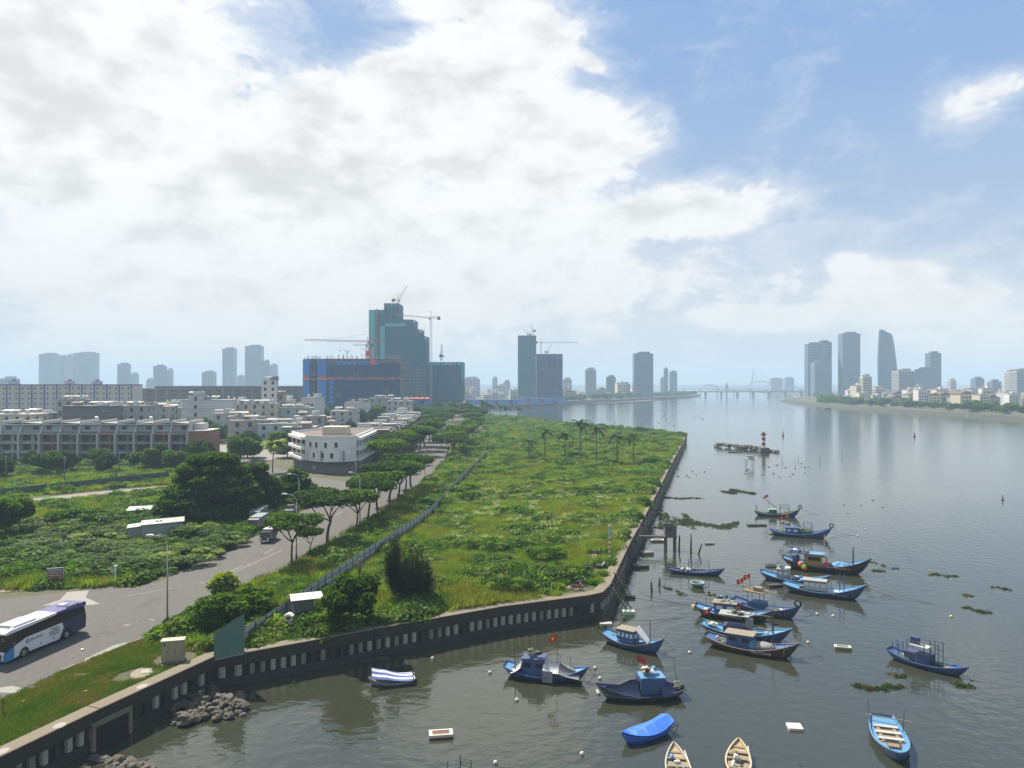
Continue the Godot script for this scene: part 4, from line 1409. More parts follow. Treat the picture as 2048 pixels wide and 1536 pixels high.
func wheel(parent: Node, at: Vector3, r: float, w: float, axis_z := true) -> void:
	var m := MB.new()
	m.lathe([Vector2(r * 0.62, -w * 0.5), Vector2(r * 0.93, -w * 0.5), Vector2(r, -w * 0.32), Vector2(r, w * 0.32), Vector2(r * 0.93, w * 0.5), Vector2(r * 0.62, w * 0.5)], 16)
	var b := Basis(Vector3.RIGHT, PI / 2)
	var wh := part(parent, "wheel", m.mesh(), mat("tyre_rubber", Color(0.015, 0.015, 0.016), 0.85), Transform3D(b, at))
	var h := MB.new()
	h.lathe([Vector2(0, -w * 0.36), Vector2(r * 0.25, -w * 0.40), Vector2(r * 0.6, -w * 0.30), Vector2(r * 0.63, -w * 0.5)], 14)
	h.lathe([Vector2(0, w * 0.36), Vector2(r * 0.25, w * 0.40), Vector2(r * 0.6, w * 0.30), Vector2(r * 0.63, w * 0.5)], 14)
	part(wh, "rim", h.mesh(), mat("steel_rim", Color(0.35, 0.35, 0.36), 0.35, 0.7))

func build_bus() -> void:
	# local x forward, z to its left-hand... the side towards the camera is +z
	var rear := P(172, 1262)
	var front := P(24, 1326)
	var dir := (front - rear).normalized()
	var L := 10.6
	var o := thing("coach", "white and navy coach with dark windows driving on the road", "bus", rear + dir * (L * 0.5 - 0.1) + Vector3(dir.z, 0, -dir.x) * -1.28 * -1.0, atan2(-dir.z, dir.x))
	var z := 1.25
	var right := Vector3(dir.z, 0, -dir.x)
	if right.x < 0:
		right = -right
	o.position = (rear + dir * (L * 0.5 - 0.1)) - right * 1.28 + Vector3(0, 0.02, 0)
	var white := mat("coach_white", Color(0.55, 0.57, 0.60), 0.28)
	white.clearcoat_enabled = true
	white.clearcoat = 0.6
	white.clearcoat_roughness = 0.08
	var navy := mat("coach_navy", Color(0.018, 0.016, 0.06), 0.28)
	navy.clearcoat_enabled = true
	navy.clearcoat = 0.3
	navy.clearcoat_roughness = 0.08
	var violet := mat("coach_violet", Color(0.065, 0.058, 0.19), 0.3)
	var sky := mat("coach_blue", Color(0.05, 0.19, 0.38), 0.3)
	var glass := mat("coach_glass", Color(0.006, 0.007, 0.008), 0.06)
	var black := mat("coach_black", Color(0.012, 0.012, 0.013), 0.5)
	var x0 := -L / 2
	var x1 := L / 2
	var sx := 3.05   # where white turns navy: distance from the rear
	# lower body, white front part and navy rear part, with wheel arches cut as profiles
	var wheel_f := x1 - 2.35
	var wheel_r := x0 + 2.75
	var arch := func(cx: float) -> Array:
		var a := []
		for i in 9:
			var t := PI * i / 8.0
			a.append(Vector2(cx - cos(t) * 0.62, 0.42 + sin(t) * 0.66))
		return a
	var pw := PackedVector2Array([Vector2(x0 + sx + 0.75, 0.34)])
	for p in arch.call(wheel_f):
		pw.append(p)
	for p in [Vector2(x1 - 1.15, 0.34), Vector2(x1 - 1.15, 1.55), Vector2(x1 - 2.6, 1.98), Vector2(x0 + sx + 0.35, 2.02), Vector2(x0 + sx + 0.15, 1.45)]:
		pw.append(p)
	var body := MB.new()
	body.extrude(pw, -z, z)
	part(o, "white_body", body.mesh(), white)
	var pn := PackedVector2Array([Vector2(x0 + 0.1, 0.45)])
	for p in arch.call(wheel_r):
		pn.append(p)
	for p in [Vector2(x0 + sx + 0.745, 0.34), Vector2(x0 + sx + 0.145, 1.45), Vector2(x0 + sx + 0.345, 2.02), Vector2(x0 + 0.15, 2.3), Vector2(x0, 1.6)]:
		pn.append(p)
	var nb := MB.new()
	nb.extrude(pn, -z, z)
	part(o, "navy_body", nb.mesh(), navy)
	var fb := MB.new()
	fb.extrude(PackedVector2Array([Vector2(x1 - 1.145, 0.3), Vector2(x1 - 0.1, 0.28), Vector2(x1, 0.7), Vector2(x1 - 0.02, 1.15), Vector2(x1 - 1.145, 1.548)]), -z, z)
	part(o, "nose", fb.mesh(), sky)
	# window band
	var gb := MB.new()
	gb.extrude(PackedVector2Array([Vector2(x1 - 0.03, 1.16), Vector2(x1 - 0.3, 2.85), Vector2(x0 + 0.35, 3.2), Vector2(x0 + 0.12, 2.31), Vector2(x0 + sx + 0.345, 2.03), Vector2(x1 - 2.6, 1.985), Vector2(x1 - 1.15, 1.555)]), -z + 0.02, z - 0.02)
	part(o, "windows", gb.mesh(), glass)
	for i in 6:
		bpart(o, "window_post", black, Vector3(x0 + 1.6 + i * 1.35, 2.5, -z + 0.012), Vector3(0.05, 0.8, 0.03))
	# front mask: white brow, grille, lamps
	bpart(o, "front_band", white, Vector3(x1 - 0.02, 1.2, 0), Vector3(0.12, 0.22, 2.42))
	bpart(o, "grille", black, Vector3(x1 - 0.0, 0.85, 0), Vector3(0.08, 0.38, 2.3))
	for zz in [-1.05, 1.05]:
		for k in 4:
			bpart(o, "headlight", mat("lamp_lens", Color(0.75, 0.77, 0.8), 0.15), Vector3(x1 + 0.02, 0.55 + 0.17 * k, zz), Vector3(0.06, 0.09, 0.22))
	# roof: white to two thirds, violet behind
	var rw := MB.new()
	rw.extrude(PackedVector2Array([Vector2(x1 - 0.18, 2.9), Vector2(x1 - 0.05, 3.12), Vector2(x1 - 0.7, 3.28), Vector2(x0 + 4.15, 3.36), Vector2(x0 + 4.15, 3.12)]), -z + 0.01, z - 0.01)
	part(o, "white_roof", rw.mesh(), white)
	var rv := MB.new()
	rv.extrude(PackedVector2Array([Vector2(x0 + 4.148, 3.122), Vector2(x0 + 4.148, 3.355), Vector2(x0 + 0.25, 3.42), Vector2(x0 + 0.02, 3.3), Vector2(x0 + 0.05, 2.9)]), -z + 0.012, z - 0.012)
	part(o, "violet_roof", rv.mesh(), violet)
	var ac := MB.new()
	ac.extrude(PackedVector2Array([Vector2(x1 - 1.1, 3.2), Vector2(x1 - 1.4, 3.5), Vector2(x1 - 4.0, 3.52), Vector2(x1 - 4.4, 3.2)]), -0.95, 0.95)
	var acp := part(o, "air_conditioner", ac.mesh(), white)
	for i in 5:
		bpart(acp, "vent", black, Vector3(x1 - 2.2 - i * 0.32, 3.523, 0.35), Vector3(0.14, 0.012, 0.28))
	for i in 2:
		bpart(acp, "vent", black, Vector3(x1 - 1.32 + i * 0.13, 3.36 + 0.02 - i * 0.13 + 0.06, 0.0), Vector3(0.05, 0.05, 1.3))
	bpart(o, "roof_hatch", white, Vector3(x0 + 1.9, 3.46, 0.1), Vector3(0.8, 0.14, 0.8))
	bpart(o, "roof_duct", black, Vector3(x0 + 1.7, 3.44, -0.95), Vector3(1.6, 0.1, 0.3))
	bpart(o, "rear_window", glass, Vector3(x0 + 0.12, 2.5, 0), Vector3(0.1, 0.8, 2.1))
	bpart(o, "underbody", black, Vector3(0, 0.55, 0), Vector3(L - 0.8, 0.5, 2.2))
	for c in [wheel_f, wheel_r]:
		for s in [-1.0, 1.0]:
			wheel(o, Vector3(c, 0.5, s * 1.06), 0.5, 0.3)
	for s in [-1.0, 1.0]:
		bpart(o, "mirror", black, Vector3(x1 + 0.25, 2.35, s * 1.35), Vector3(0.2, 0.5, 0.16))
		bpart(o, "mirror_arm", black, Vector3(x1 + 0.05, 2.7, s * 1.25), Vector3(0.5, 0.06, 0.06))
	for x in [0.9, -0.7, -1.9]:
		bpart(o, "luggage_latch", black, Vector3(x, 0.75, -z - 0.005), Vector3(0.16, 0.14, 0.02))
	# lettering on the side that faces us (its right-hand side), read from front to rear
	var flip := Transform3D(Basis(Vector3.UP, PI), Vector3.ZERO)
	var ink := mat("lettering_dark", Color(0.02, 0.022, 0.03), 0.5)
	for k in 3:
		var tm := part(o, "lettering", text_mesh(["Shape", "Everyday", "Dreams"][k], 0.27), ink)
		tm.transform = flip * Transform3D(Basis(), Vector3(0.85, 1.76 - 0.29 * k, z + 0.012))
	# four Hangul blocks and the square mark before them, stroke by stroke: x, y, w, h in block units
	var strokes := [[[0.15, 0.9, 0.3, 0.1], [0.02, 0.74, 0.52, 0.1], [0.08, 0.14, 0.42, 0.1], [0.08, 0.5, 0.42, 0.1], [0.04, 0.14, 0.1, 0.46], [0.44, 0.14, 0.1, 0.46], [0.70, 0.0, 0.11, 1.0], [0.76, 0.45, 0.2, 0.1]], [[0.08, 0.3, 0.11, 0.6], [0.08, 0.3, 0.48, 0.11], [0.68, 0.0, 0.11, 1.0], [0.74, 0.45, 0.2, 0.1]], [[0.15, 0.88, 0.7, 0.09], [0.15, 0.66, 0.6, 0.09], [0.15, 0.45, 0.7, 0.09], [0.15, 0.45, 0.1, 0.5], [0.0, 0.28, 1.0, 0.1], [0.45, 0.0, 0.11, 0.3]], [[0.08, 0.2, 0.4, 0.1], [0.08, 0.75, 0.4, 0.1], [0.04, 0.2, 0.1, 0.65], [0.42, 0.2, 0.1, 0.65], [0.76, 0.0, 0.11, 1.0], [0.55, 0.48, 0.25, 0.1]]]
	var bs := 0.36
	var tx := -2.75
	var mk := MB.new()
	mk.span(Vector3(tx, 1.36, z + 0.004), Vector3(tx + 0.38, 1.74, z + 0.014))
	part(o, "logo_square", mk.mesh(), ink, flip)
	var mk2 := MB.new()
	mk2.span(Vector3(tx + 0.09, 1.54, z + 0.013), Vector3(tx + 0.18, 1.66, z + 0.019))
	mk2.span(Vector3(tx + 0.09, 1.43, z + 0.013), Vector3(tx + 0.18, 1.48, z + 0.019))
	mk2.span(Vector3(tx + 0.22, 1.43, z + 0.013), Vector3(tx + 0.30, 1.66, z + 0.019))
	part(o, "logo_cutout", mk2.mesh(), white, flip)
	for k in 4:
		var hm := MB.new()
		for s in strokes[k]:
			var lo := Vector3(tx + 0.5 + k * 0.40 + s[0] * bs, 1.37 + s[1] * bs, z + 0.004)
			hm.span(lo, lo + Vector3(s[2] * bs, s[3] * bs, 0.012))
		part(o, "lettering", hm.mesh(), ink, flip)

func build_vehicles() -> void:
	var glass := mat("car_glass", Color(0.008, 0.009, 0.010), 0.06)
	var black := mat("black_plastic", Color(0.02, 0.02, 0.02), 0.5)
	# small dark truck coming along the road
	var at := P(537, 1082)
	var nx := P(640, 1010)
	var d := (at - nx).normalized()
	var t := thing("small_truck", "small dark blue and white truck driving along the road", "truck", at + Vector3(0, 0.02, 0), atan2(-d.z, d.x))
	var navy := mat("truck_navy", Color(0.015, 0.018, 0.035), 0.3)
	var grey := mat("truck_grey", Color(0.07, 0.075, 0.08), 0.5)
	var cab := MB.new()
	cab.extrude(PackedVector2Array([Vector2(0.6, 0.45), Vector2(2.3, 0.4), Vector2(2.35, 1.0), Vector2(2.15, 1.2), Vector2(1.75, 1.95), Vector2(0.6, 2.0)]), -0.85, 0.85)
	part(t, "cab", cab.mesh(), navy)
	bpart(t, "windscreen", glass, Vector3(1.99, 1.57, 0), Vector3(0.05, 0.72, 1.5), Basis(Vector3.BACK, 0.49))
	for s in [-1.0, 1.0]:
		bpart(t, "side_window", glass, Vector3(1.25, 1.55, s * 0.86), Vector3(0.8, 0.5, 0.02))
		bpart(t, "headlight", mat("lamp_lens", Color(0.75, 0.77, 0.8), 0.15), Vector3(2.35, 0.85, s * 0.62), Vector3(0.06, 0.2, 0.3))
		for x in [-1.6, 1.5]:
			wheel(t, Vector3(x, 0.36, s * 0.74), 0.36, 0.22)
	bpart(t, "bumper", mat("bumper_pale", Color(0.45, 0.45, 0.45), 0.5), Vector3(2.34, 0.5, 0), Vector3(0.1, 0.2, 1.6))
	bpart(t, "cargo_bed", grey, Vector3(-1.05, 0.75, 0), Vector3(3.2, 0.35, 1.75))
	bpart(t, "cargo_cover", mat("cargo_cover", Color(0.045, 0.05, 0.055), 0.7), Vector3(-1.05, 1.55, 0), Vector3(3.1, 1.2, 1.7))
	bpart(t, "cover_top", mat("cover_pale", Color(0.3, 0.31, 0.31), 0.7), Vector3(-1.05, 2.18, 0), Vector3(3.15, 0.06, 1.74))
	# parked lorry with a mixer-like hopper in the shade
	var p2 := P(514, 1059)
	var l := thing("parked_lorry", "old yellow-fronted lorry parked under the trees left of the road", "truck", p2, atan2(-d.z, d.x))
	var yel := mat("lorry_yellow", Color(0.22, 0.17, 0.05), 0.5)
	bpart(l, "cab_lower", yel, Vector3(1.9, 0.95, 0), Vector3(1.5, 0.8, 2.1))
	var lc := MB.new()
	lc.extrude(PackedVector2Array([Vector2(1.15, 1.36), Vector2(2.64, 1.36), Vector2(2.45, 2.35), Vector2(1.15, 2.4)]), -1.0, 1.0)
	part(l, "cab_upper", lc.mesh(), mat("lorry_grey", Color(0.14, 0.15, 0.15), 0.5))
	bpart(l, "windscreen", glass, Vector3(2.57, 1.85, 0), Vector3(0.04, 0.7, 1.75), Basis(Vector3.BACK, 0.19))
	bpart(l, "bumper", black, Vector3(2.7, 0.6, 0), Vector3(0.12, 0.25, 2.1))
	bpart(l, "chassis", black, Vector3(-0.8, 0.7, 0), Vector3(6.0, 0.3, 1.2))
	bpart(l, "cargo_box", mat("lorry_box", Color(0.10, 0.14, 0.16), 0.6), Vector3(-1.4, 1.75, 0), Vector3(5.0, 1.7, 2.2))
	for s in [-1.0, 1.0]:
		for x in [1.9, -1.6, -2.8]:
			wheel(l, Vector3(x, 0.48, s * 0.95), 0.48, 0.28)
	# hopper truck behind
	var p3 := P(540, 1042)
	var h := copy(l, p3 + Vector3(-2.5, 0, 0), atan2(-d.z, d.x) + 0.05)
	tag(h, "lorry parked nose to tail behind the yellow-fronted lorry under the trees", "truck")
	# parked grey pickup
	var p4 := P(582, 1026)
	var c := thing("parked_pickup", "grey pickup parked in the shade left of the road", "car", p4, atan2(-d.z, d.x) + 0.05)
	var sil := mat("pickup_silver", Color(0.16, 0.17, 0.18), 0.3, 0.3)
	var cb := MB.new()
	cb.extrude(PackedVector2Array([Vector2(-2.5, 0.4), Vector2(2.45, 0.4), Vector2(2.5, 0.95), Vector2(1.3, 1.1), Vector2(-2.5, 1.1)]), -0.9, 0.9)
	part(c, "body", cb.mesh(), sil)
	var cc := MB.new()
	cc.extrude(PackedVector2Array([Vector2(-0.8, 1.1), Vector2(1.25, 1.1), Vector2(0.65, 1.72), Vector2(-0.6, 1.75)]), -0.78, 0.78)
	part(c, "cabin", cc.mesh(), glass)
	bpart(c, "roof", sil, Vector3(0.0, 1.76, 0), Vector3(1.3, 0.06, 1.5))
	for s in [-1.0, 1.0]:
		for x in [-1.55, 1.55]:
			wheel(c, Vector3(x, 0.38, s * 0.8), 0.38, 0.24)
	# cars parked in the yard
	var k := 0
	for q in [[475, 906], [490, 909], [462, 906], [430, 886]]:
		var o := copy(c, P(q[0], q[1]), 0.4 + 0.9 * k)
		tag(o, "small car parked on the paved yard before the mid houses", "car", "cars on the yard")
		k += 1

func motorbike(label: String, at: Vector3, turn: float, paint: Color, lean := 0.0) -> void:
	var o := thing("motorbike", label, "motorbike", at, turn, "")
	var black := mat("bike_black", Color(0.015, 0.015, 0.016), 0.5)
	var body := mat("bike_%s" % paint.to_html(), paint, 0.3)
	for x in [-0.62, 0.62]:
		var m := MB.new()
		for i in 14:
			var a0 := TAU * i / 14
			var a1 := TAU * (i + 1) / 14
			m.tube(Vector3(x + cos(a0) * 0.24, 0.28 + sin(a0) * 0.24, 0), Vector3(x + cos(a1) * 0.24, 0.28 + sin(a1) * 0.24, 0), 0.05, 0.05, 6, false)
		for i in 5:
			var a := TAU * i / 5
			m.beam(Vector3(x, 0.28, 0), Vector3(x + cos(a) * 0.22, 0.28 + sin(a) * 0.22, 0), 0.02)
		part(o, "wheel", m.mesh(), black)
	var b := MB.new()
	b.extrude(PackedVector2Array([Vector2(-0.75, 0.55), Vector2(-0.3, 0.35), Vector2(0.15, 0.32), Vector2(0.45, 0.62), Vector2(0.5, 0.95), Vector2(0.38, 0.95), Vector2(0.1, 0.5), Vector2(-0.2, 0.62), Vector2(-0.75, 0.72)]), -0.12, 0.12)
	part(o, "body", b.mesh(), body)
	bpart(o, "seat", black, Vector3(-0.38, 0.76, 0), Vector3(0.75, 0.09, 0.24))
	bpart(o, "headlight", mat("lamp_lens", Color(0.75, 0.77, 0.8), 0.15), Vector3(0.56, 0.86, 0), Vector3(0.08, 0.14, 0.14))
	var h := MB.new()
	h.beam(Vector3(0.62, 0.28, 0), Vector3(0.42, 1.0, 0), 0.06)
	h.beam(Vector3(0.42, 1.0, -0.33), Vector3(0.42, 1.0, 0.33), 0.035)
	part(o, "handlebar", h.mesh(), black)
	var mi := MB.new()
	for s in [-1.0, 1.0]:
		mi.beam(Vector3(0.42, 1.0, s * 0.25), Vector3(0.40, 1.18, s * 0.3), 0.02)
		mi.box(Vector3(0.39, 1.21, s * 0.31), Vector3(0.03, 0.08, 0.12))
	part(o, "mirrors", mi.mesh(), mat("bumper_pale", Color(0.45, 0.45, 0.45), 0.5))

func build_people_bits() -> void:
	motorbike("dark motorbike with white top box trim parked on the footpath above the others", P(1175, 1142), 1.3, Color(0.03, 0.03, 0.035))
	motorbike("red motorbike parked nearest the quay corner", P(1153, 1180), 0.1, Color(0.16, 0.02, 0.015))
	motorbike("black motorbike parked close beside the red one", P(1162, 1172), 0.35, Color(0.02, 0.02, 0.025))
	motorbike("motorbike with white fairing half hidden in weeds by the coping", P(1203, 1136), 0.3, Color(0.4, 0.4, 0.4))
	motorbike("muddy motorbike parked at the head of the footpath in the grass", P(1192, 1112), 0.0, Color(0.05, 0.045, 0.04))
	# red and white range pole
	var p := thing("striped_range_pole", "tall leaning pole banded red and white with a grey board on top", "pole", P(1219, 1128))
	var red := mat("band_red", Color(0.30, 0.05, 0.035), 0.7)
	var wht := mat("band_white", Color(0.55, 0.53, 0.5), 0.7)
	for i in 12:
		var m := MB.new()
		m.tube(Vector3(0, i * 0.36, 0), Vector3(0, i * 0.36 + 0.36, 0), 0.12, 0.12, 8)
		part(p, "band", m.mesh(), red if i % 2 == 0 else wht)
	var bd := MB.new()
	bd.box(Vector3(0, 5.15, 0), Vector3(0.34, 1.7, 0.1))
	part(p, "board", bd.mesh(), mat("grey_board", Color(0.3, 0.33, 0.36), 0.6))
	bpart(p, "cap", wht, Vector3(0, 6.04, 0), Vector3(0.3, 0.09, 0.2))
	build_person()

# a standing angler: one smooth skin over a skeleton of tapered bones
func build_person() -> void:
	var at := P(1258, 1080, 0.3)
	var J := {"hip": Vector3(0, 0.92, 0), "chest": Vector3(0.02, 1.3, 0), "neck": Vector3(0.04, 1.48, 0), "sl": Vector3(0.02, 1.42, -0.19), "sr": Vector3(0.02, 1.42, 0.19), "el": Vector3(0.1, 1.16, -0.27), "er": Vector3(0.14, 1.17, 0.26), "hl": Vector3(0.34, 1.12, -0.12), "hr": Vector3(0.36, 1.16, 0.12), "kl": Vector3(0.03, 0.5, -0.11), "kr": Vector3(0.05, 0.5, 0.12), "fl": Vector3(0, 0.08, -0.12), "fr": Vector3(-0.02, 0.08, 0.15), "tl": Vector3(0.16, 0.045, -0.13), "tr": Vector3(0.14, 0.045, 0.18), "hipl": Vector3(0, 0.9, -0.09), "hipr": Vector3(0, 0.9, 0.09)}
	var shirt := mat("shirt_dark", Color(0.02, 0.022, 0.028), 0.9)
	var skin := mat("skin", Color(0.28, 0.16, 0.10), 0.6)
	var bones := [["hip", "chest", 0.15, 0.165], ["chest", "neck", 0.14, 0.06], ["sl", "sr", 0.075, 0.075], ["sl", "el", 0.06, 0.045], ["el", "hl", 0.043, 0.03], ["sr", "er", 0.06, 0.045], ["er", "hr", 0.043, 0.03], ["hipl", "kl", 0.095, 0.06], ["kl", "fl", 0.058, 0.04], ["fl", "tl", 0.042, 0.035], ["hipr", "kr", 0.095, 0.06], ["kr", "fr", 0.058, 0.04], ["fr", "tr", 0.042, 0.035]]
	var list := []
	for b in bones:
		list.append([J[b[0]], J[b[1]], b[2], b[3]])
	var o := thing("person", "person in dark clothes standing on the quay coping, fishing", "person", at, 0.35)
	part(o, "body", skin_mesh(list, 0.03, 0.05), shirt)
	var hd: Vector3 = J["neck"] + Vector3(0.03, 0.17, 0)
	var head := [[J["neck"], hd + Vector3(0.01, -0.06, 0), 0.05, 0.06], [hd + Vector3(0, -0.03, 0), hd + Vector3(-0.01, 0.05, 0), 0.078, 0.092], [hd + Vector3(0.075, -0.01, 0), hd + Vector3(0.1, -0.035, 0), 0.012, 0.018], [hd + Vector3(0.06, -0.09, 0), hd + Vector3(0.04, -0.07, 0), 0.03, 0.04], [hd + Vector3(0, -0.02, -0.09), hd + Vector3(0, 0.01, -0.092), 0.015, 0.018], [hd + Vector3(0, -0.02, 0.09), hd + Vector3(0, 0.01, 0.092), 0.015, 0.018]]
	part(o, "head", skin_mesh(head, 0.018, 0.015), skin)
	var hair := [[hd + Vector3(-0.03, 0.06, 0), hd + Vector3(0.0, 0.07, 0), 0.09, 0.088], [hd + Vector3(-0.05, 0.0, 0), hd + Vector3(-0.04, 0.05, 0), 0.07, 0.085]]
	part(o, "hair", skin_mesh(hair, 0.02, 0.02), mat("hair_black", Color(0.01, 0.009, 0.008), 0.6))
	for s in [["hl", -1.0], ["hr", 1.0]]:
		var h: Vector3 = J[s[0]]
		var hb := [[h, h + Vector3(0.07, 0.01, 0), 0.03, 0.035]]
		for k in 4:
			hb.append([h + Vector3(0.07, -0.01 + 0.018 * k, 0.0), h + Vector3(0.12 - 0.006 * absf(k - 1.5), -0.012 + 0.018 * k, -s[1] * 0.03), 0.011, 0.009])
		hb.append([h + Vector3(0.03, 0.03, 0), h + Vector3(0.08, 0.05, -s[1] * 0.03), 0.012, 0.009])
		part(o, "hand", skin_mesh(hb, 0.014, 0.008), skin)
	var r := MB.new()
	r.tube(at + Vector3(0.3, 1.15, 0.0), at + Vector3(2.6, 2.5, -0.6), 0.014, 0.005, 5)
	solo("fishing_rod", "thin fishing rod held out over the river by the standing person", "fishing rod", r.mesh(), mat("rod_dark", Color(0.02, 0.02, 0.02), 0.5))

# surface nets over tapered capsules joined with a smooth minimum
func skin_mesh(bones: Array, cell: float, k: float) -> ArrayMesh:
	var lo := Vector3(1e9, 1e9, 1e9)
	var hi := -lo
	for b in bones:
		var r := maxf(b[2], b[3]) + cell * 2.0
		lo = lo.min(Vector3(b[0]) - Vector3.ONE * r).min(Vector3(b[1]) - Vector3.ONE * r)
		hi = hi.max(Vector3(b[0]) + Vector3.ONE * r).max(Vector3(b[1]) + Vector3.ONE * r)
	var n := Vector3i(((hi - lo) / cell).ceil()) + Vector3i.ONE
	var f := PackedFloat32Array()
	f.resize(n.x * n.y * n.z)
	for z in n.z:
		for y in n.y:
			for x in n.x:
				var p := lo + Vector3(x, y, z) * cell
				var d := 9.0
				for b in bones:
					var a: Vector3 = b[0]
					var ab: Vector3 = b[1] - a
					var t := clampf((p - a).dot(ab) / maxf(ab.length_squared(), 1e-6), 0.0, 1.0)
					var e: float = p.distance_to(a + ab * t) - lerpf(b[2], b[3], t)
					var h := clampf(0.5 + 0.5 * (e - d) / k, 0.0, 1.0)
					d = lerpf(e, d, h) - k * h * (1.0 - h)
				f[x + n.x * (y + n.y * z)] = d
	var vert := {}
	for z in n.z - 1:
		for y in n.y - 1:
			for x in n.x - 1:
				var s := Vector3.ZERO
				var c := 0
				for e in 12:
					var ax := e / 4
					var o := Vector3i((e % 4) & 1, (e % 4) >> 1, 0)
					var q0 := Vector3i(o.z, o.x, o.y) if ax == 0 else (Vector3i(o.x, o.z, o.y) if ax == 1 else Vector3i(o.x, o.y, o.z))
					var q1 := q0
					q1[ax] = 1
					q0[ax] = 0
					var i0 := (x + q0.x) + n.x * ((y + q0.y) + n.y * (z + q0.z))
					var i1 := (x + q1.x) + n.x * ((y + q1.y) + n.y * (z + q1.z))
					if (f[i0] < 0.0) != (f[i1] < 0.0):
						var t := f[i0] / (f[i0] - f[i1])
						s += Vector3(q0).lerp(Vector3(q1), t)
						c += 1
				if c > 0:
					vert[x + n.x * (y + n.y * z)] = lo + (Vector3(x, y, z) + s / c) * cell
	var m := MB.new()
	var st := [1, n.x, n.x * n.y]
	for z in range(1, n.z - 1):
		for y in range(1, n.y - 1):
			for x in range(1, n.x - 1):
				var i := x + n.x * (y + n.y * z)
				for ax in 3:
					var j: int = i + st[ax]
					if (f[i] < 0.0) == (f[j] < 0.0):
						continue
					var u: int = st[(ax + 1) % 3]
					var w: int = st[(ax + 2) % 3]
					var a: Vector3 = vert[i]
					var b: Vector3 = vert[i - u]
					var c: Vector3 = vert[i - u - w]
					var d: Vector3 = vert[i - w]
					if f[i] < 0.0:
						m.quad(a, d, c, b)
					else:
						m.quad(a, b, c, d)
	return m.mesh(true)

func build_signs() -> void:
	var frame := mat("sign_frame", Color(0.3, 0.31, 0.31), 0.6)
	var s := thing("signboard", "weathered brown signboard with pale lettering on posts by the side road", "sign", P(111, 1172), 0.35)
	bpart(s, "board", nmat("sign_brown", [Color(0.14, 0.055, 0.035), Color(0.20, 0.10, 0.06)], 1.5, 0.03), Vector3(0, 1.45, 0), Vector3(1.9, 2.0, 0.08))
	bpart(s, "heading_panel", mat("sign_slate", Color(0.10, 0.13, 0.15), 0.7), Vector3(0, 2.22, 0.03), Vector3(1.86, 0.42, 0.06))
	bpart(s, "top_rail", frame, Vector3(0, 2.5, 0), Vector3(2.05, 0.09, 0.14))
	for x in [-1.0, 1.0]:
		bpart(s, "post", frame, Vector3(x, 1.25, 0), Vector3(0.09, 2.6, 0.09))
	var ink := mat("sign_ink", Color(0.5, 0.47, 0.42), 0.8)
	for r in 5:
		var m := MB.new()
		rng.seed = 70 + r
		var x := -0.8
		while x < 0.75:
			var w := rng.randf_range(0.08, 0.2)
			m.span(Vector3(x, 2.17 - r * 0.36, 0.05 + (0.02 if r == 0 else 0.0)), Vector3(x + w, 2.17 - r * 0.36 + rng.randf_range(0.08, 0.16), 0.062 + (0.02 if r == 0 else 0.0)))
			x += w + rng.randf_range(0.04, 0.12)
		part(s, "worn_lettering", m.mesh(), ink)
	var b := MB.new()
	var g := thing("finger_post", "white roadside post with a small grey plate on the grass bank", "post", P(231, 1170), 0.15)
	b.tube(Vector3(0, 0.5, 0), Vector3(0, 2.6, 0), 0.08, 0.08, 8)
	part(g, "shaft", b.mesh(), mat("post_white", Color(0.6, 0.61, 0.6), 0.6))
	bpart(g, "foot", mat("black_plastic", Color(0.02, 0.02, 0.02), 0.5), Vector3(0, 0.25, 0), Vector3(0.2, 0.55, 0.2))
	bpart(g, "plate", frame, Vector3(-0.4, 2.05, 0.06), Vector3(0.65, 0.45, 0.04))
	bpart(g, "cap", mats["post_white"], Vector3(0.05, 2.65, 0), Vector3(0.4, 0.14, 0.2))
	# green boundary fence across the far field
	var f := thing("green_field_fence", "long low dark green metal fence across the grass before the terraced houses", "fence")
	var gm := mat("dark_green_sheet", Color(0.035, 0.075, 0.055), 0.6)
	var a := P(-40, 1000)
	var e := P(338, 958)
	var n := 22
	var t := (e - a).normalized()
	for i in n:
		bpart(f, "panel", gm, a.lerp(e, (i + 0.5) / n) + Vector3(0, 1.1, 0), Vector3(a.distance_to(e) / n - 0.05, 2.2, 0.05), Basis(t, Vector3.UP, t.cross(Vector3.UP)))
	# pink flowering hedge and low wall before the terraces
	var hw := thing("garden_wall", "low grey garden wall at the foot of the terraced houses", "wall")
	bpart(hw, "wall", mats["dusty_concrete"], P(180, 932, 0.8), Vector3(58, 1.6, 0.25), Basis(Vector3.UP, 0.02))

func rock(label: String, group: String, at: Vector3, s: Vector3, sd: int) -> void:
	rng.seed = sd
	var m := MB.new()
	m.blob(Vector3.ZERO, s, rng, 0.28, 7, 5)
	solo("rock", label, "rock", m.mesh(), nmat("river_rock", [Color(0.008, 0.008, 0.006), Color(0.03, 0.026, 0.02), Color(0.10, 0.09, 0.07), Color(0.016, 0.014, 0.011)], 1.6, 0.03, 0.85), Transform3D(Basis(Vector3.UP, sd), at), group)

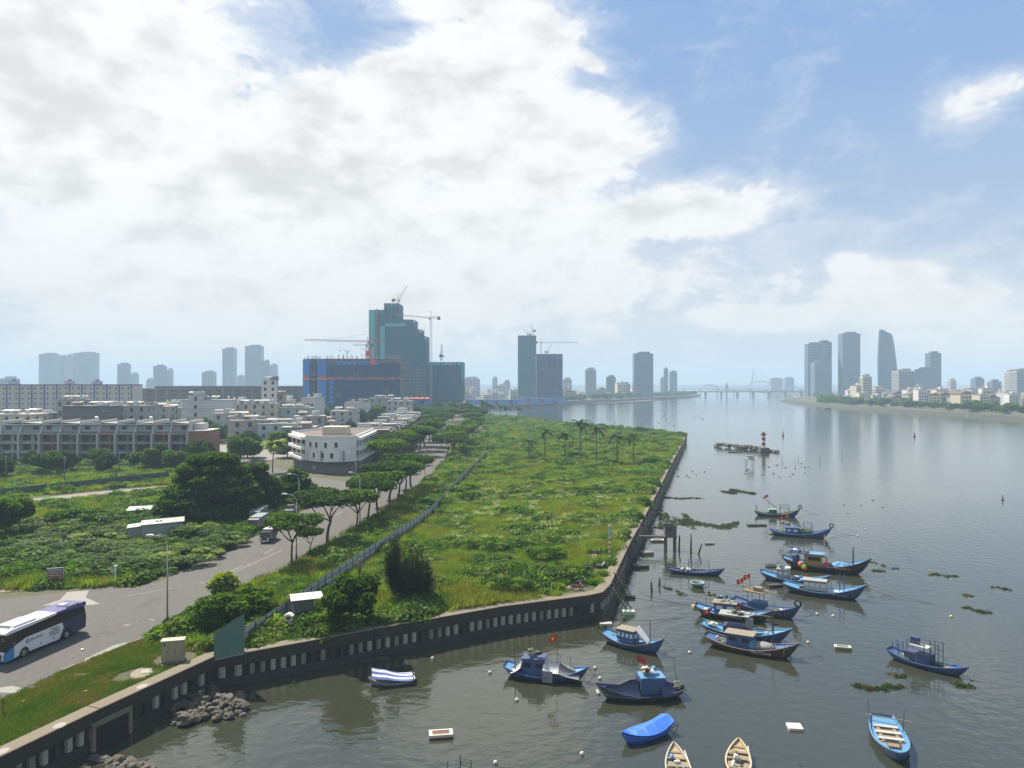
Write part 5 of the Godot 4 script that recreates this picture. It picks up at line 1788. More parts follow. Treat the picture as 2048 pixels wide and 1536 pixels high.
func build_rocks() -> void:
	var r := RandomNumberGenerator.new()
	r.seed = 90
	for i in 130:
		var u := r.randf_range(345, 490)
		var v := 1452.0 - (u - 345) * 0.12 - r.randf() * (70.0 - absf(u - 420) * 0.45)
		var k := r.randf_range(0.16, 0.5) * (1.0 if r.randf() < 0.85 else 2.0)
		var p := P(u, v, WY)
		rock("rough boulder in the heap at the foot of the quay below the cabinet", "boulder heap below the cabinet", p + Vector3(0, r.randf_range(-0.1, 0.5), 0), Vector3(k, k * r.randf_range(0.5, 0.8), k * r.randf_range(0.7, 1.1)), 500 + i)
	for i in 26:
		var u := r.randf_range(165, 320)
		var p := P(u, 1528.0 + r.randf_range(-12, 14), WY)
		var k := r.randf_range(0.2, 0.6)
		rock("dark wet boulder awash at the foot of the near quay wall", "boulders at the near quay foot", p, Vector3(k, k * 0.6, k), 700 + i)
	var st := MB.new()
	st.tube(Vector3.ZERO, Vector3(0.02, 1.7, 0), 0.13, 0.11, 8)
	solo("mooring_stub", "short stone post standing among the boulders by the quay", "post", st.mesh(), mats["river_rock"], Transform3D(Basis(), P(400, 1418, WY)))

# ---------------------------------------------------------------- houses and towers of the near town
# windows as parts on the front (+z), optional sides
func windows(o: Node, m: Material, w: float, d: float, y0: float, fh: float, floors: int, bays: int, ww: float, wh: float, sides := 1, frame: Material = null) -> void:
	for f in floors:
		for b in bays:
			var x := -w / 2 + w * (b + 0.5) / bays
			var y := y0 + f * fh
			if frame:
				bpart(o, "window_frame", frame, Vector3(x, y, d / 2 + 0.03), Vector3(ww + 0.24, wh + 0.24, 0.08))
			bpart(o, "window", m, Vector3(x, y, d / 2 + (0.075 if frame else 0.03)), Vector3(ww, wh, 0.05))
	if sides > 1:
		var nb := maxi(1, int(d / (w / bays)))
		for f in floors:
			for b in nb:
				var z := -d / 2 + d * (b + 0.5) / nb
				bpart(o, "window", m, Vector3(w / 2 + 0.03, y0 + f * fh, z), Vector3(0.05, wh, ww))
				if sides > 2:
					bpart(o, "window", m, Vector3(-w / 2 - 0.03, y0 + f * fh, z), Vector3(0.05, wh, ww))

func wallmat(i: int) -> StandardMaterial3D:
	var c := [[Color(0.33, 0.33, 0.32), Color(0.45, 0.445, 0.43)], [Color(0.24, 0.24, 0.235), Color(0.32, 0.32, 0.31)], [Color(0.46, 0.40, 0.30), Color(0.56, 0.50, 0.40)], [Color(0.16, 0.16, 0.16), Color(0.23, 0.23, 0.23)], [Color(0.09, 0.085, 0.08), Color(0.14, 0.135, 0.13)], [Color(0.22, 0.10, 0.065), Color(0.30, 0.15, 0.10)], [Color(0.28, 0.33, 0.35), Color(0.36, 0.41, 0.43)], [Color(0.42, 0.42, 0.415), Color(0.54, 0.54, 0.53)]]
	return nmat("plaster_%s" % ["white", "grey", "cream", "charcoal", "black", "brick", "blue", "bright"][i], c[i], 9.0, 0.02, 0.85)

func build_terraces() -> void:
	# row of narrow terraced houses seen from the back, each a house of its own
	var glass := mat("house_glass", Color(0.025, 0.03, 0.035), 0.2)
	var edge := [-16, 24, 66, 105, 144, 184, 220, 258, 294, 330, 366]
	var desc := ["white terraced house with bare balconies next to a second white one", "white terraced house beside the brown-grey terraces, with open balconies", "brown-grey terraced house beside the white pair in the row", "brown-grey terraced house with lit loft window in the row", "grey terraced house with white roof rim and a water tank in the row", "dark terraced house just past the white-rimmed one in the row", "terraced house with hollow unfinished floors in the row", "terraced house with a second water tank on its roof in the row", "dark red-brown terraced house beside the one with white gallery", "terraced house with white gallery at the end of the row before the brick gable"]
	for i in 10:
		var a := P(edge[i], 926)
		var b := P(edge[i + 1], 926)
		var w := b.x - a.x
		var o := thing("terraced_house", desc[i], "house", Vector3((a.x + b.x) / 2, 0, -264.0 - 6.0), 0.0, "row of terraced houses")
		var white := i < 2
		var wm := wallmat(0 if white else (3 if i % 3 == 0 else (4 if i % 3 == 1 else 5)))
		var fin := wallmat(0)
		bpart(o, "core_wall", wm, Vector3(0, 6.6, -1.2), Vector3(w - 0.4, 13.2, 11.0))
		var slab := wallmat(3 if not white else 1)
		for f in 4:
			bpart(o, "floor_slab", wallmat(1) if f < 3 else slab, Vector3(0, 3.4 * f + 3.3, 5.2 - 0.9 * float(f == 3)), Vector3(w - 0.66, 0.28, 2.6))
			if f < 3:
				bpart(o, "balcony_parapet", slab if white or (f + i) % 4 == 0 else wm, Vector3(0, 3.4 * f + 3.7, 6.3), Vector3(w * (0.55 + 0.4 * float((f + i) % 2)), 0.5, 0.12))
			for x in [-0.26, 0.26]:
				var wd := bpart(o, "window", glass, Vector3(x * w, 3.4 * f + 1.75 + 0.1, 4.33), Vector3(w * 0.36, 2.1, 0.08))
		for x in [-0.5, 0.5]:
			if x > 0 and i < 9:
				continue
			var m := MB.new()
			m.extrude(PackedVector2Array([Vector2(-7, 0), Vector2(6.7, 0), Vector2(6.7, 10.2), Vector2(5.6, 10.6), Vector2(4.1, 14.8), Vector2(-7, 15.1)]), -0.32, 0.32)
			part(o, "party_wall", m.mesh(), fin, Transform3D(Basis(Vector3.UP, -PI / 2), Vector3(x * w, 0, 0)))
		bpart(o, "loft_wall", wallmat(1 if i % 2 else 6), Vector3(0, 12.2, 4.5), Vector3(w - 0.7, 2.6, 0.16))
		bpart(o, "loft_window", glass, Vector3(w * (0.2 if i % 2 else -0.15), 12.3, 4.6), Vector3(w * 0.28, 1.3, 0.08))
		bpart(o, "roof", wallmat(3), Vector3(0, 14.0, -1.0), Vector3(w - 0.38, 0.22, 11.0), Basis(Vector3.BACK, 0.10 if i % 2 == 0 else -0.05))
		if i in [4, 7]:
			bpart(o, "loft_rim", wallmat(7), Vector3(0, 13.9, 4.3), Vector3(w - 0.3, 0.7, 0.3))
			var tk := MB.new()
			tk.lathe([Vector2(0, 2.2), Vector2(0.7, 2.0), Vector2(0.75, 0.4), Vector2(0.0, 0.3)], 10)
			var tp := part(o, "water_tank", tk.mesh(), mat("tank_steel", Color(0.5, 0.5, 0.5), 0.35, 0.6), Transform3D(Basis(), Vector3(0.6, 14.2, 1.5)))
	var e := P(386, 926)
	var g := thing("brick_gable_house", "brick-red gable house closing the end of the terraced row", "house", Vector3(e.x, 0, -270), 0.05)
	bpart(g, "wall", wallmat(5), Vector3(0, 5.6, 0), Vector3(7.2, 11.2, 11.5))
	bpart(g, "roof", wallmat(7), Vector3(0, 11.3, 0), Vector3(7.6, 0.25, 12.0), Basis(Vector3.BACK, 0.03))
	bpart(g, "window", glass, Vector3(1.5, 7.0, 5.8), Vector3(0.9, 1.5, 0.08))
	bpart(g, "loft", wallmat(0), Vector3(-1.6, 12.6, -1), Vector3(3.2, 2.4, 6))

func build_corner_building() -> void:
	var a := P(584, 930)
	var b := P(612, 943)
	var c := P(712, 945)
	var d := P(747, 920)
	var white := nmat("stained_white", [Color(0.48, 0.49, 0.48), Color(0.66, 0.66, 0.64), Color(0.56, 0.56, 0.54)], 7.0, 0.02, 0.8)
	var grey := wallmat(1)
	var glass := mat("corner_glass", Color(0.015, 0.018, 0.022), 0.2)
	var o := thing("corner_building", "white three-storey corner building with rounded front and painted ground floor", "building")
	# rounded front between b and c
	var front := PackedVector2Array()
	var n := 14
	for i in n + 1:
		var t := float(i) / n
		var p := XZ(b).lerp(XZ(c), t)
		front.append(p + Vector2(0, 4.2 * sin(t * PI)))
	var up := PackedVector2Array([XZ(a)])
	up.append_array(front)
	up.append(XZ(d))
	up.append(XZ(d) + Vector2(-22, -6))
	up.append(XZ(a) + Vector2(6, -20))
	var m := MB.new()
	m.prism(up, 3.6, 11.2)
	part(o, "upper_wall", m.mesh(), white)
	var inner := PackedVector2Array()
	var ctr := Vector2.ZERO
	for p in up:
		ctr += p
	ctr /= up.size()
	for p in up:
		inner.append(p + (ctr - p).normalized() * 0.7)
	var gm := MB.new()
	gm.prism(inner, -0.1, 3.6)
	part(o, "ground_floor", gm.mesh(), nmat("mural_wall", [Color(0.08, 0.072, 0.07), Color(0.15, 0.135, 0.128), Color(0.11, 0.095, 0.105)], 5.0, 0.03))
	# parapet ring
	for i in up.size():
		var p := up[i]
		var q := up[(i + 1) % up.size()]
		var t := Vector3(q.x - p.x, 0, q.y - p.y)
		bpart(o, "parapet", white, Vector3((p.x + q.x) / 2, 11.55, (p.y + q.y) / 2), Vector3(t.length() + 0.02, 0.7, 0.26), Basis(t.normalized(), Vector3.UP, t.normalized().cross(Vector3.UP)))
	var rf := MB.new()
	rf.sheet(inner, 11.26)
	part(o, "roof", rf.mesh(), nmat("red_tile_roof", [Color(0.075, 0.05, 0.04), Color(0.12, 0.085, 0.07)], 3.0, 0.03))
	bpart(o, "stair_house", wallmat(2), Vector3(-59.5, 12.6, -246), Vector3(8.0, 2.8, 7.0))
	# windows and pilasters set on the rounded front
	var at := func(t: float) -> Transform3D:
		var i := clampi(int(t * n), 0, n - 1)
		var p := front[i].lerp(front[i + 1], t * n - i)
		var q := front[i + 1] - front[i]
		var x := Vector3(q.x, 0, q.y).normalized()
		return Transform3D(Basis(x, Vector3.UP, x.cross(Vector3.UP)), Vector3(p.x, 0, p.y))
	for w in [[0.12, 9.0], [0.26, 8.9], [0.46, 8.9], [0.66, 9.0], [0.20, 5.6], [0.40, 5.6], [0.58, 5.6]]:
		var tf: Transform3D = at.call(w[0])
		part(o, "window", unit_box, glass, tf * Transform3D(Basis.from_scale(Vector3(0.85, 1.6, 0.12)), Vector3(0, w[1], 0.04)))
		part(o, "window_sill", unit_box, white, tf * Transform3D(Basis.from_scale(Vector3(1.15, 0.14, 0.3)), Vector3(0, w[1] - 0.9, 0.1)))
	for t in [0.02, 0.08, 0.34, 0.75, 0.9]:
		var tf: Transform3D = at.call(t)
		part(o, "pilaster", unit_box, white, tf * Transform3D(Basis.from_scale(Vector3(0.5, 7.4, 0.3)), Vector3(0, 7.35, 0.06)))
	for t in [0.06, 0.36, 0.77]:
		var tf: Transform3D = at.call(t)
		part(o, "recess_panel", unit_box, wallmat(1), tf * Transform3D(Basis.from_scale(Vector3(1.6 if t > 0.3 else 0.9, 3.2, 0.1)), Vector3(0, 5.5, 0.03)))
	for k in 10:
		var tf: Transform3D = at.call((k + 0.5) / 10.0)
		part(o, "canopy_beam", unit_box, mat("canopy_dark", Color(0.04, 0.04, 0.042), 0.8), tf * Transform3D(Basis.from_scale(Vector3(1.8, 0.25, 0.9)), Vector3(0, 3.5, 0.3)))
	# painted murals: pale scribbles on the dark ground floor
	rng.seed = 15
	for t in [0.16, 0.42, 0.5, 0.6, 0.7]:
		var tf: Transform3D = at.call(t)
		var mm := MB.new()
		for k in 7:
			mm.blob(Vector3(rng.randf_range(-1.1, 1.1), 1.7 + rng.randf_range(-0.6, 0.5), -0.62), Vector3(rng.randf_range(0.12, 0.4), rng.randf_range(0.1, 0.3), 0.05), rng, 0.3, 6, 3)
		part(o, "mural", mm.mesh(), mat("mural_pale" if t < 0.2 else "mural_dim", Color(0.5, 0.52, 0.52) if t < 0.2 else Color(0.17, 0.15, 0.14), 0.8), tf)
	# side wings: left with balconies, right along the road
	for s in [[a, b, 3], [c, d, 6]]:
		var p: Vector3 = s[0]
		var q: Vector3 = s[1]
		var x := (q - p).normalized()
		var bs := Basis(x, Vector3.UP, x.cross(Vector3.UP))
		var len := p.distance_to(q)
		for f in 3:
			bpart(o, "balcony", white, p.lerp(q, 0.5) + bs.z * 0.75 + Vector3(0, 4.1 + 3.3 * f, 0), Vector3(len * 0.94, 0.9, 1.5), bs)
		for f in 2:
			for k in s[2]:
				bpart(o, "window", glass if s[2] == 3 else grey, p.lerp(q, (k + 0.5) / s[2]) + bs.z * 0.06 + Vector3(0, 5.75 + 3.3 * f, 0), Vector3(len / s[2] * 0.7, 1.9, 0.1), bs)

func shophouse(i: int) -> Node3D:
	var glass := mat("house_glass", Color(0.025, 0.03, 0.035), 0.2)
	var o := thing("shophouse", "", "house")
	var wm := wallmat([4, 3, 5, 1, 3, 6][i % 6])
	bpart(o, "wall", wm, Vector3(0, 5.4, 0), Vector3(5.9, 10.8, 14))
	var rm := nmat("roof_sheet_%d" % (i % 3), [[Color(0.2, 0.21, 0.22), Color(0.28, 0.29, 0.3)], [Color(0.09, 0.055, 0.04), Color(0.14, 0.085, 0.06)], [Color(0.12, 0.16, 0.17), Color(0.18, 0.22, 0.23)]][i % 3], 6.0, 0.02, 0.6)
	bpart(o, "roof", rm, Vector3(0, 11.0 + 0.1 * (i % 4), 0.2), Vector3(5.9, 0.16, 13.6), Basis(Vector3.RIGHT, 0.02 * (i % 3 - 1)))
	for f in 3:
		bpart(o, "balcony_slab", wallmat(1), Vector3(0, 3.55 * f + 3.4, 7.35), Vector3(5.8, 0.24, 0.8))
		for x in [-1.4, 1.4]:
			bpart(o, "window", glass, Vector3(x, 3.55 * f + 1.8, 7.04), Vector3(1.7, 2.0, 0.1))
	if i % 2 == 0:
		bpart(o, "roof_room", wallmat(7 if i % 4 == 0 else 1), Vector3(-0.6, 12.2, -2.5), Vector3(3.8, 2.3, 4.5))
		bpart(o, "roof_room_cover", mats["roof_sheet_0"] if mats.has("roof_sheet_0") else rm, Vector3(-0.6, 13.45, -2.4), Vector3(4.4, 0.12, 5.2))
	if i % 3 == 1:
		var tk := MB.new()
		tk.lathe([Vector2(0, 2.0), Vector2(0.65, 1.85), Vector2(0.7, 0.3), Vector2(0.0, 0.2)], 10)
		part(o, "water_tank", tk.mesh(), mat("tank_steel", Color(0.5, 0.5, 0.5), 0.35, 0.6), Transform3D(Basis(), Vector3(1.5, 11.1, 2)))
	return o

func build_shophouses() -> void:
	var pr := []
	for i in 6:
		pr.append(shophouse(i))
	for i in 30:
		var z := -276.0 - i * 6.0
		var xl := road_x(road_l, z)
		var o: Node3D = pr[i] if i < 6 else copy(pr[i % 6], Vector3.ZERO)
		var turn := atan2(-(road_x(road_l, z - 6.0) - xl), 6.0) * -1.0
		var sy := 0.92 + 0.16 * (0.5 + 0.5 * sin(i * 2.7))
		o.transform = Transform3D(Basis(Vector3.UP, PI / 2 + atan2(xl - road_x(road_l, z - 6.0), 6.0)) * Basis.from_scale(Vector3(1, sy, 1)), Vector3(xl - 12.0, 0, z))
		tag(o, "narrow dark shophouse in the long terrace along the road behind the white corner building", "house", "shophouses along the road")

# free-standing town houses between the terraces and the building sites: [pixel u, base distance, width, height, depth, turn, wall, floors, label]
var tank_shape: ArrayMesh

func tank_mesh() -> ArrayMesh:
	if tank_shape == null:
		var t := MB.new()
		t.lathe([Vector2(0, 2.1), Vector2(0.6, 1.95), Vector2(0.7, 1.7), Vector2(0.7, 0.6), Vector2(0.5, 0.45), Vector2(0.5, 0)], 12)
		tank_shape = t.mesh()
	return tank_shape

func build_mid_houses() -> void:
	var glass := mat("house_glass", Color(0.025, 0.03, 0.035), 0.2)
	var list := [
		[420, 415, 27, 19.5, 12, 0.15, 7, 4, "big plain white block with stepped top behind the trees"], [395, 412, 8, 22, 8, 0.15, 7, 5, "slim white stair block attached beside the big plain white block"],
		[245, 385, 30, 17, 12, 0.05, 1, 4, "pale grey gabled block behind the terraced houses"], [185, 365, 24, 17.5, 10, 0.0, 4, 4, "black sheet-clad block behind the terraced houses"], [155, 395, 18, 20, 9, 0.0, 1, 4, "grey block with rooftop sheds above the black sheet-clad block"],
		[500, 330, 16, 12, 12, 0.35, 1, 3, "grey house with arched gallery behind the paved yard"], [478, 335, 9, 13.5, 9, 0.3, 0, 3, "white narrow house at the corner of the paved yard"],
		[540, 455, 9, 31, 9, 0.2, 7, 8, "slim white tower house standing above the low roofs"], [555, 460, 10, 22, 8, 0.2, 1, 5, "grey stepped annexe at the foot of the slim white tower house"],
		[505, 430, 30, 17, 10, 0.1, 2, 4, "cream row house with many small balconies below the slim tower house"], [590, 440, 22, 14, 12, 0.1, 6, 3, "blue-grey house with bright blue parapet before the blue-netted site"],
		[620, 350, 14, 13.0, 12, 0.2, 1, 3, "grey house with pale roof terrace left of the shophouse terrace"], [645, 352, 11, 10.5, 10, 0.2, 0, 3, "white low house with dark door beside the grey terrace house"],
		[565, 330, 20, 10.5, 14, 0.25, 6, 3, "blue-grey long house behind the white corner building"], [600, 320, 14, 9.5, 10, 0.15, 3, 2, "dark low house beside the blue-grey long house"],
		[690, 420, 14, 13, 14, 0.0, 0, 4, "white house with rooftop clutter behind the shophouse terrace"], [715, 500, 15, 16, 14, 0.0, 7, 4, "white stacked-terrace house at the far end of the shophouses"], [770, 560, 22, 18, 15, 0.0, 1, 4, "pale house with layered roofs before the netted towers"], [800, 545, 18, 16, 14, 0.0, 0, 4, "white house with flat overhanging roofs beside the layered-roof house"],
		[30, 360, 26, 13.5, 12, 0.0, 2, 3, "cream low house with tin roof at the left behind the terraces"], [75, 375, 14, 13.5, 12, 0.0, 3, 3, "dark low house between the cream house and the black block"], [450, 395, 10, 12.5, 10, 0.2, 0, 3, "white garage house with slanted roof beside the big white block"], [325, 430, 12, 15, 10, 0.0, 1, 4, "grey house with antenna between the gabled block and the big white block"], [350, 440, 12, 14, 10, 0.0, 0, 3, "small white house with dark windows before the big white block"],
	]
	for q in list:
		var d: float = q[1]
		var at := Vector3((q[0] - CX) * d / F, 0, -d)
		var o := thing("town_house", q[8], "house", at, q[5])
		var wm := wallmat(q[6])
		var w: float = q[2]
		var h: float = q[3]
		bpart(o, "wall", wm, Vector3(0, h / 2, 0), Vector3(w, h, q[4]))
		bpart(o, "roof_slab", wallmat(3 if int(q[0]) % 3 else 1), Vector3(0, h + 0.12, 0), Vector3(w + 0.7, 0.24, q[4] + 0.7))
		var fl: int = q[7]
		var bays := maxi(1, int(w / 4.5))
		if q[6] != 7 and q[6] != 4 or w < 10:
			windows(o, glass, w, q[4], h / fl * 0.55, h / fl, fl, bays, 1.5, h / fl * 0.5, 2)
		for f in range(1, fl):
			bpart(o, "floor_band", wallmat(1 if q[6] != 1 else 0), Vector3(0, h / fl * f, q[4] / 2 + 0.08), Vector3(w + 0.1, 0.2, 0.26))
		rng.seed = int(q[0])
		for k in 1 + int(w / 9.0):
			bpart(o, "air_conditioner", wallmat(7), Vector3(rng.randf_range(-0.45, 0.45) * w, rng.randf_range(0.3, 0.9) * h, q[4] / 2 + 0.3), Vector3(0.9, 0.6, 0.4))
			part(o, "water_tank", tank_mesh(), mat("tank_steel", Color(0.5, 0.5, 0.5), 0.35, 0.6), Transform3D(Basis(), Vector3(rng.randf_range(-0.4, 0.4) * w, h + 0.2, rng.randf_range(-0.3, 0.4) * q[4])))
			bpart(o, "tin_awning", nmat("roof_sheet_%d" % (k % 3), [Color(0.2, 0.2, 0.2), Color(0.3, 0.3, 0.3)], 6.0), Vector3(rng.randf_range(-0.3, 0.3) * w, h + 2.0, rng.randf_range(-0.2, 0.3) * q[4]), Vector3(4.5, 0.08, 3.5), Basis(Vector3.RIGHT, 0.15))
		for k in 2 + int(w / 10.0):
			var s := Vector3(rng.randf_range(1.5, 4), rng.randf_range(0.8, 2.4), rng.randf_range(1.5, 4))
			bpart(o, "roof_room", wallmat([0, 1, 3, 7][rng.randi() % 4]), Vector3(rng.randf_range(-0.4, 0.4) * w, h + 0.24 + s.y / 2, rng.randf_range(-0.3, 0.3) * q[4]), s)
	# apartment block with blue pilasters
	var A := thing("apartment_block", "long pale apartment block with vertical blue stripes and rows of small windows", "building", Vector3((100 - CX) * 480.0 / F, 0, -488), 0.06)
	var pale := nmat("block_plaster", [Color(0.43, 0.41, 0.375), Color(0.51, 0.49, 0.45)], 12.0, 0.02)
	var blue := mat("stripe_blue", Color(0.05, 0.08, 0.26), 0.7)
	var aw := 104.0
	bpart(A, "wall", pale, Vector3(0, 14, 0), Vector3(aw, 28, 16))
	bpart(A, "cornice", blue, Vector3(0, 28.2, 0), Vector3(aw + 0.6, 0.5, 16.6))
	for i in 14:
		bpart(A, "stripe", blue, Vector3(-aw / 2 + aw * i / 13.0, 14, 8.15), Vector3(0.6, 28, 0.3))
	var fr := mat("block_window", Color(0.05, 0.055, 0.065), 0.25)
	for f in 8:
		for k in 26:
			bpart(A, "window", fr, Vector3(-aw / 2 + aw * (k + 0.5) / 26.0, 2.0 + f * 3.4, 8.06), Vector3(1.05, 0.95, 0.1))
	for x in [-28.0, 26.0, 8.0]:
		bpart(A, "roof_room", pale, Vector3(x, 29.6, 0), Vector3(4.5, 2.4, 4.5))
		bpart(A, "roof_tank", mat("tank_dark", Color(0.1, 0.1, 0.1), 0.7), Vector3(x, 31.3, 0), Vector3(1.6, 1.0, 1.6))
	# long dark block further right
	for q in [[520, 690, 190, 26, "long dark hazy housing block behind the low roofs, with a stepped roof line"], [330, 640, 70, 24, "shorter dark housing block with red-tiled houses in front"]]:
		var d: float = q[1]
		var B := thing("housing_block", q[4], "building", Vector3((q[0] - CX) * d / F, 0, -d), 0.03)
		bpart(B, "wall", wallmat(4), Vector3(0, q[3] / 2.0, 0), Vector3(q[2], q[3], 14))
		bpart(B, "roof", wallmat(4), Vector3(0, q[3] + 0.5, 0), Vector3(q[2] + 1, 1.0, 15))
		var bays := int(q[2] / 9.0)
		for f in 7:
			for k in bays:
				bpart(B, "window", fr, Vector3(-q[2] / 2 + q[2] * (k + 0.5) / bays, 2.2 + f * 3.4, 7.06), Vector3(4.0, 1.5, 0.1))
		for k in bays + 1:
			bpart(B, "pier", wallmat(3), Vector3(-q[2] / 2 + q[2] * k / bays, q[3] / 2.0, 7.1), Vector3(0.9, q[3], 0.3))

# ---------------------------------------------------------------- boats and things on the river
func sheer(t: float, fb: float, sr: float, br: float) -> float:
	return fb + sr * pow(maxf(0.0, (0.42 - t) / 0.42), 2.0) + br * pow(maxf(0.0, (t - 0.45) / 0.55), 2.0)

func half_beam(t: float, B: float, stern: float) -> float:
	if t < 0.45:
		return B / 2 * lerpf(stern, 1.0, sin(t / 0.45 * PI / 2))
	return B / 2 * maxf(0.03, pow(cos((t - 0.45) / 0.55 * PI / 2), 0.72))

# hull shell, rail and deck of a wooden fishing boat; bow along +x, waterline at y = 0
func hull(o: Node3D, L: float, B: float, fb: float, sr: float, br: float, stern: float, hm: Material, rail_m: Material, deck_m: Material, deck_drop := 0.2) -> void:
	var N := 22
	var h := MB.new()
	var s := MB.new()
	var d := MB.new()
	var rows := []
	for i in N + 1:
		var t := float(i) / N
		var y := sheer(t, fb, sr, br)
		var hb := half_beam(t, B, stern)
		var yk := -0.35 + (y + 0.28) * pow(maxf(0.0, (t - 0.78) / 0.22), 1.8) + (y + 0.1) * pow(maxf(0.0, (0.14 - t) / 0.14), 1.5)
		var x := (t - 0.5) * L
		rows.append([Vector3(x, yk, 0), Vector3(x, lerpf(yk, y, 0.38), hb * 0.74), Vector3(x, y - 0.10, hb * 0.985), Vector3(x, y, hb), Vector3(x, y, maxf(hb - 0.12, 0.0)), Vector3(x, y - deck_drop, maxf(hb - 0.16, 0.0))])
	var mir := func(p: Vector3) -> Vector3:
		return Vector3(p.x, p.y, -p.z)
	for i in N:
		var a: Array = rows[i]
		var b: Array = rows[i + 1]
		for k in 2:
			h.quad(a[k], b[k], b[k + 1], a[k + 1])
			h.quad(mir.call(a[k]), mir.call(a[k + 1]), mir.call(b[k + 1]), mir.call(b[k]))
		for k in range(2, 4):
			s.quad(a[k], b[k], b[k + 1], a[k + 1])
			s.quad(mir.call(a[k]), mir.call(a[k + 1]), mir.call(b[k + 1]), mir.call(b[k]))
		d.quad(a[4], b[4], b[5], a[5])
		d.quad(mir.call(a[4]), mir.call(a[5]), mir.call(b[5]), mir.call(b[4]))
		d.quad(a[5], b[5], mir.call(b[5]), mir.call(a[5]))
	var e: Array = rows[0]
	for k in 3:
		h.quad(e[k], e[k + 1], mir.call(e[k + 1]), mir.call(e[k]))
	part(o, "hull", h.mesh(true), hm)
	part(o, "gunwale", s.mesh(), rail_m)
	part(o, "deck", d.mesh(), deck_m)

var boat_paint := {}

func paint(c: Color, called: String) -> StandardMaterial3D:
	return nmat("paint_" + called, [c * 0.5, c * 1.05, Color(c.r * 0.7 + 0.02, c.g * 0.7 + 0.014, c.b * 0.6 + 0.01), c * 0.95, c * 0.8 + Color(0.05, 0.05, 0.05)], 2.0, 0.03, 0.6)

func rope(p: Vector3, q: Vector3, sag: float, label: String) -> void:
	var m := MB.new()
	var pts := []
	for i in 9:
		var t := i / 8.0
		pts.append(p.lerp(q, t) - Vector3(0, sag * 4.0 * t * (1.0 - t), 0))
	m.pipe(pts, 0.028, 0.028, 4)
	solo("mooring_rope", label, "rope", m.mesh(), mat("rope_dark", Color(0.05, 0.045, 0.04), 0.9), Transform3D(), "mooring ropes of the fishing boats")

func flag(parent: Node, at: Vector3, h: float, red := true) -> void:
	var pole := MB.new()
	pole.tube(at, at + Vector3(0, h, 0), 0.035, 0.025, 5)
	part(parent, "flag_pole", pole.mesh(), mat("pole_dark", Color(0.04, 0.035, 0.03), 0.8))
	var m := MB.new()
	var n := 6
	for i in n:
		var x0 := -i * 0.15
		var x1 := -(i + 1) * 0.15
		var z0 := 0.09 * sin(i * 1.1)
		var z1 := 0.09 * sin((i + 1) * 1.1)
		m.quad(at + Vector3(x0, h - 0.02 - 0.07 * i, z0), at + Vector3(x1, h - 0.09 - 0.07 * i, z1), at + Vector3(x1, h - 0.70 - 0.09 * i, z1), at + Vector3(x0, h - 0.62 - 0.09 * i, z0))
	var f := part(parent, "flag", m.mesh(), mat("flag_red", Color(0.38, 0.03, 0.018), 0.8))
	var st := MB.new()
	for k in 5:
		var a := TAU * k / 5 + PI / 2
		var c := at + Vector3(-0.45, h - 0.55, 0.1)
		st.tri(c + Vector3(cos(a) * 0.24, sin(a) * 0.24, 0), c + Vector3(cos(a + 2.2) * 0.10, sin(a + 2.2) * 0.10, 0), c + Vector3(cos(a - 2.2) * 0.10, sin(a - 2.2) * 0.10, 0))
	part(f, "star", st.mesh(), mat("flag_yellow", Color(0.75, 0.55, 0.04), 0.8))

func tyre(parent: Node, at: Vector3, r := 0.38) -> void:
	var m := MB.new()
	for i in 14:
		var a0 := TAU * i / 14
		var a1 := TAU * (i + 1) / 14
		m.tube(at + Vector3(cos(a0) * r, sin(a0) * r, 0), at + Vector3(cos(a1) * r, sin(a1) * r, 0), 0.12, 0.12, 6, false)
	part(parent, "bow_tyre", m.mesh(), mat("old_tyre", Color(0.02, 0.02, 0.02), 0.9))

func cabin(parent: Node, at: Vector3, s: Vector3, wm: Material, roof_m: Material, nwin: int, win_m: Material, over := 0.25) -> void:
	s *= Vector3(0.92, 0.82, 0.88)
	bpart(parent, "cabin", wm, at + Vector3(0, s.y / 2, 0), s)
	bpart(parent, "cabin_roof", roof_m, at + Vector3(-0.05, s.y + 0.05, 0), Vector3(s.x + over * 1.3, 0.1, s.z + over), Basis(Vector3.BACK, 0.02))
	for i in nwin:
		for z in [-1.0, 1.0]:
			bpart(parent, "window", win_m, at + Vector3(-s.x / 2 + s.x * (i + 0.5) / nwin, s.y * 0.62, z * (s.z / 2 + 0.012)), Vector3(s.x / nwin * 0.6, s.y * 0.34, 0.03))
	bpart(parent, "windscreen", win_m, at + Vector3(s.x / 2 + 0.012, s.y * 0.62, 0), Vector3(0.03, s.y * 0.36, s.z * 0.75))

func posts(parent: Node, xs: Array, z: float, y0: float, h: float, m: Material, bars := true) -> void:
	for x in xs:
		for s in [-1.0, 1.0]:
			var mb := MB.new()
			mb.tube(Vector3(x, y0, s * z), Vector3(x, y0 + h, s * z * 0.96), 0.045, 0.04, 6)
			part(parent, "post", mb.mesh(), m)
	if bars and xs.size() > 1:
		for s in [-1.0, 1.0]:
			for f in [0.62, 0.95]:
				var mb := MB.new()
				mb.tube(Vector3(xs[0], y0 + h * f, s * z), Vector3(xs[-1], y0 + h * f, s * z), 0.035, 0.035, 5)
				part(parent, "frame_bar", mb.mesh(), m)

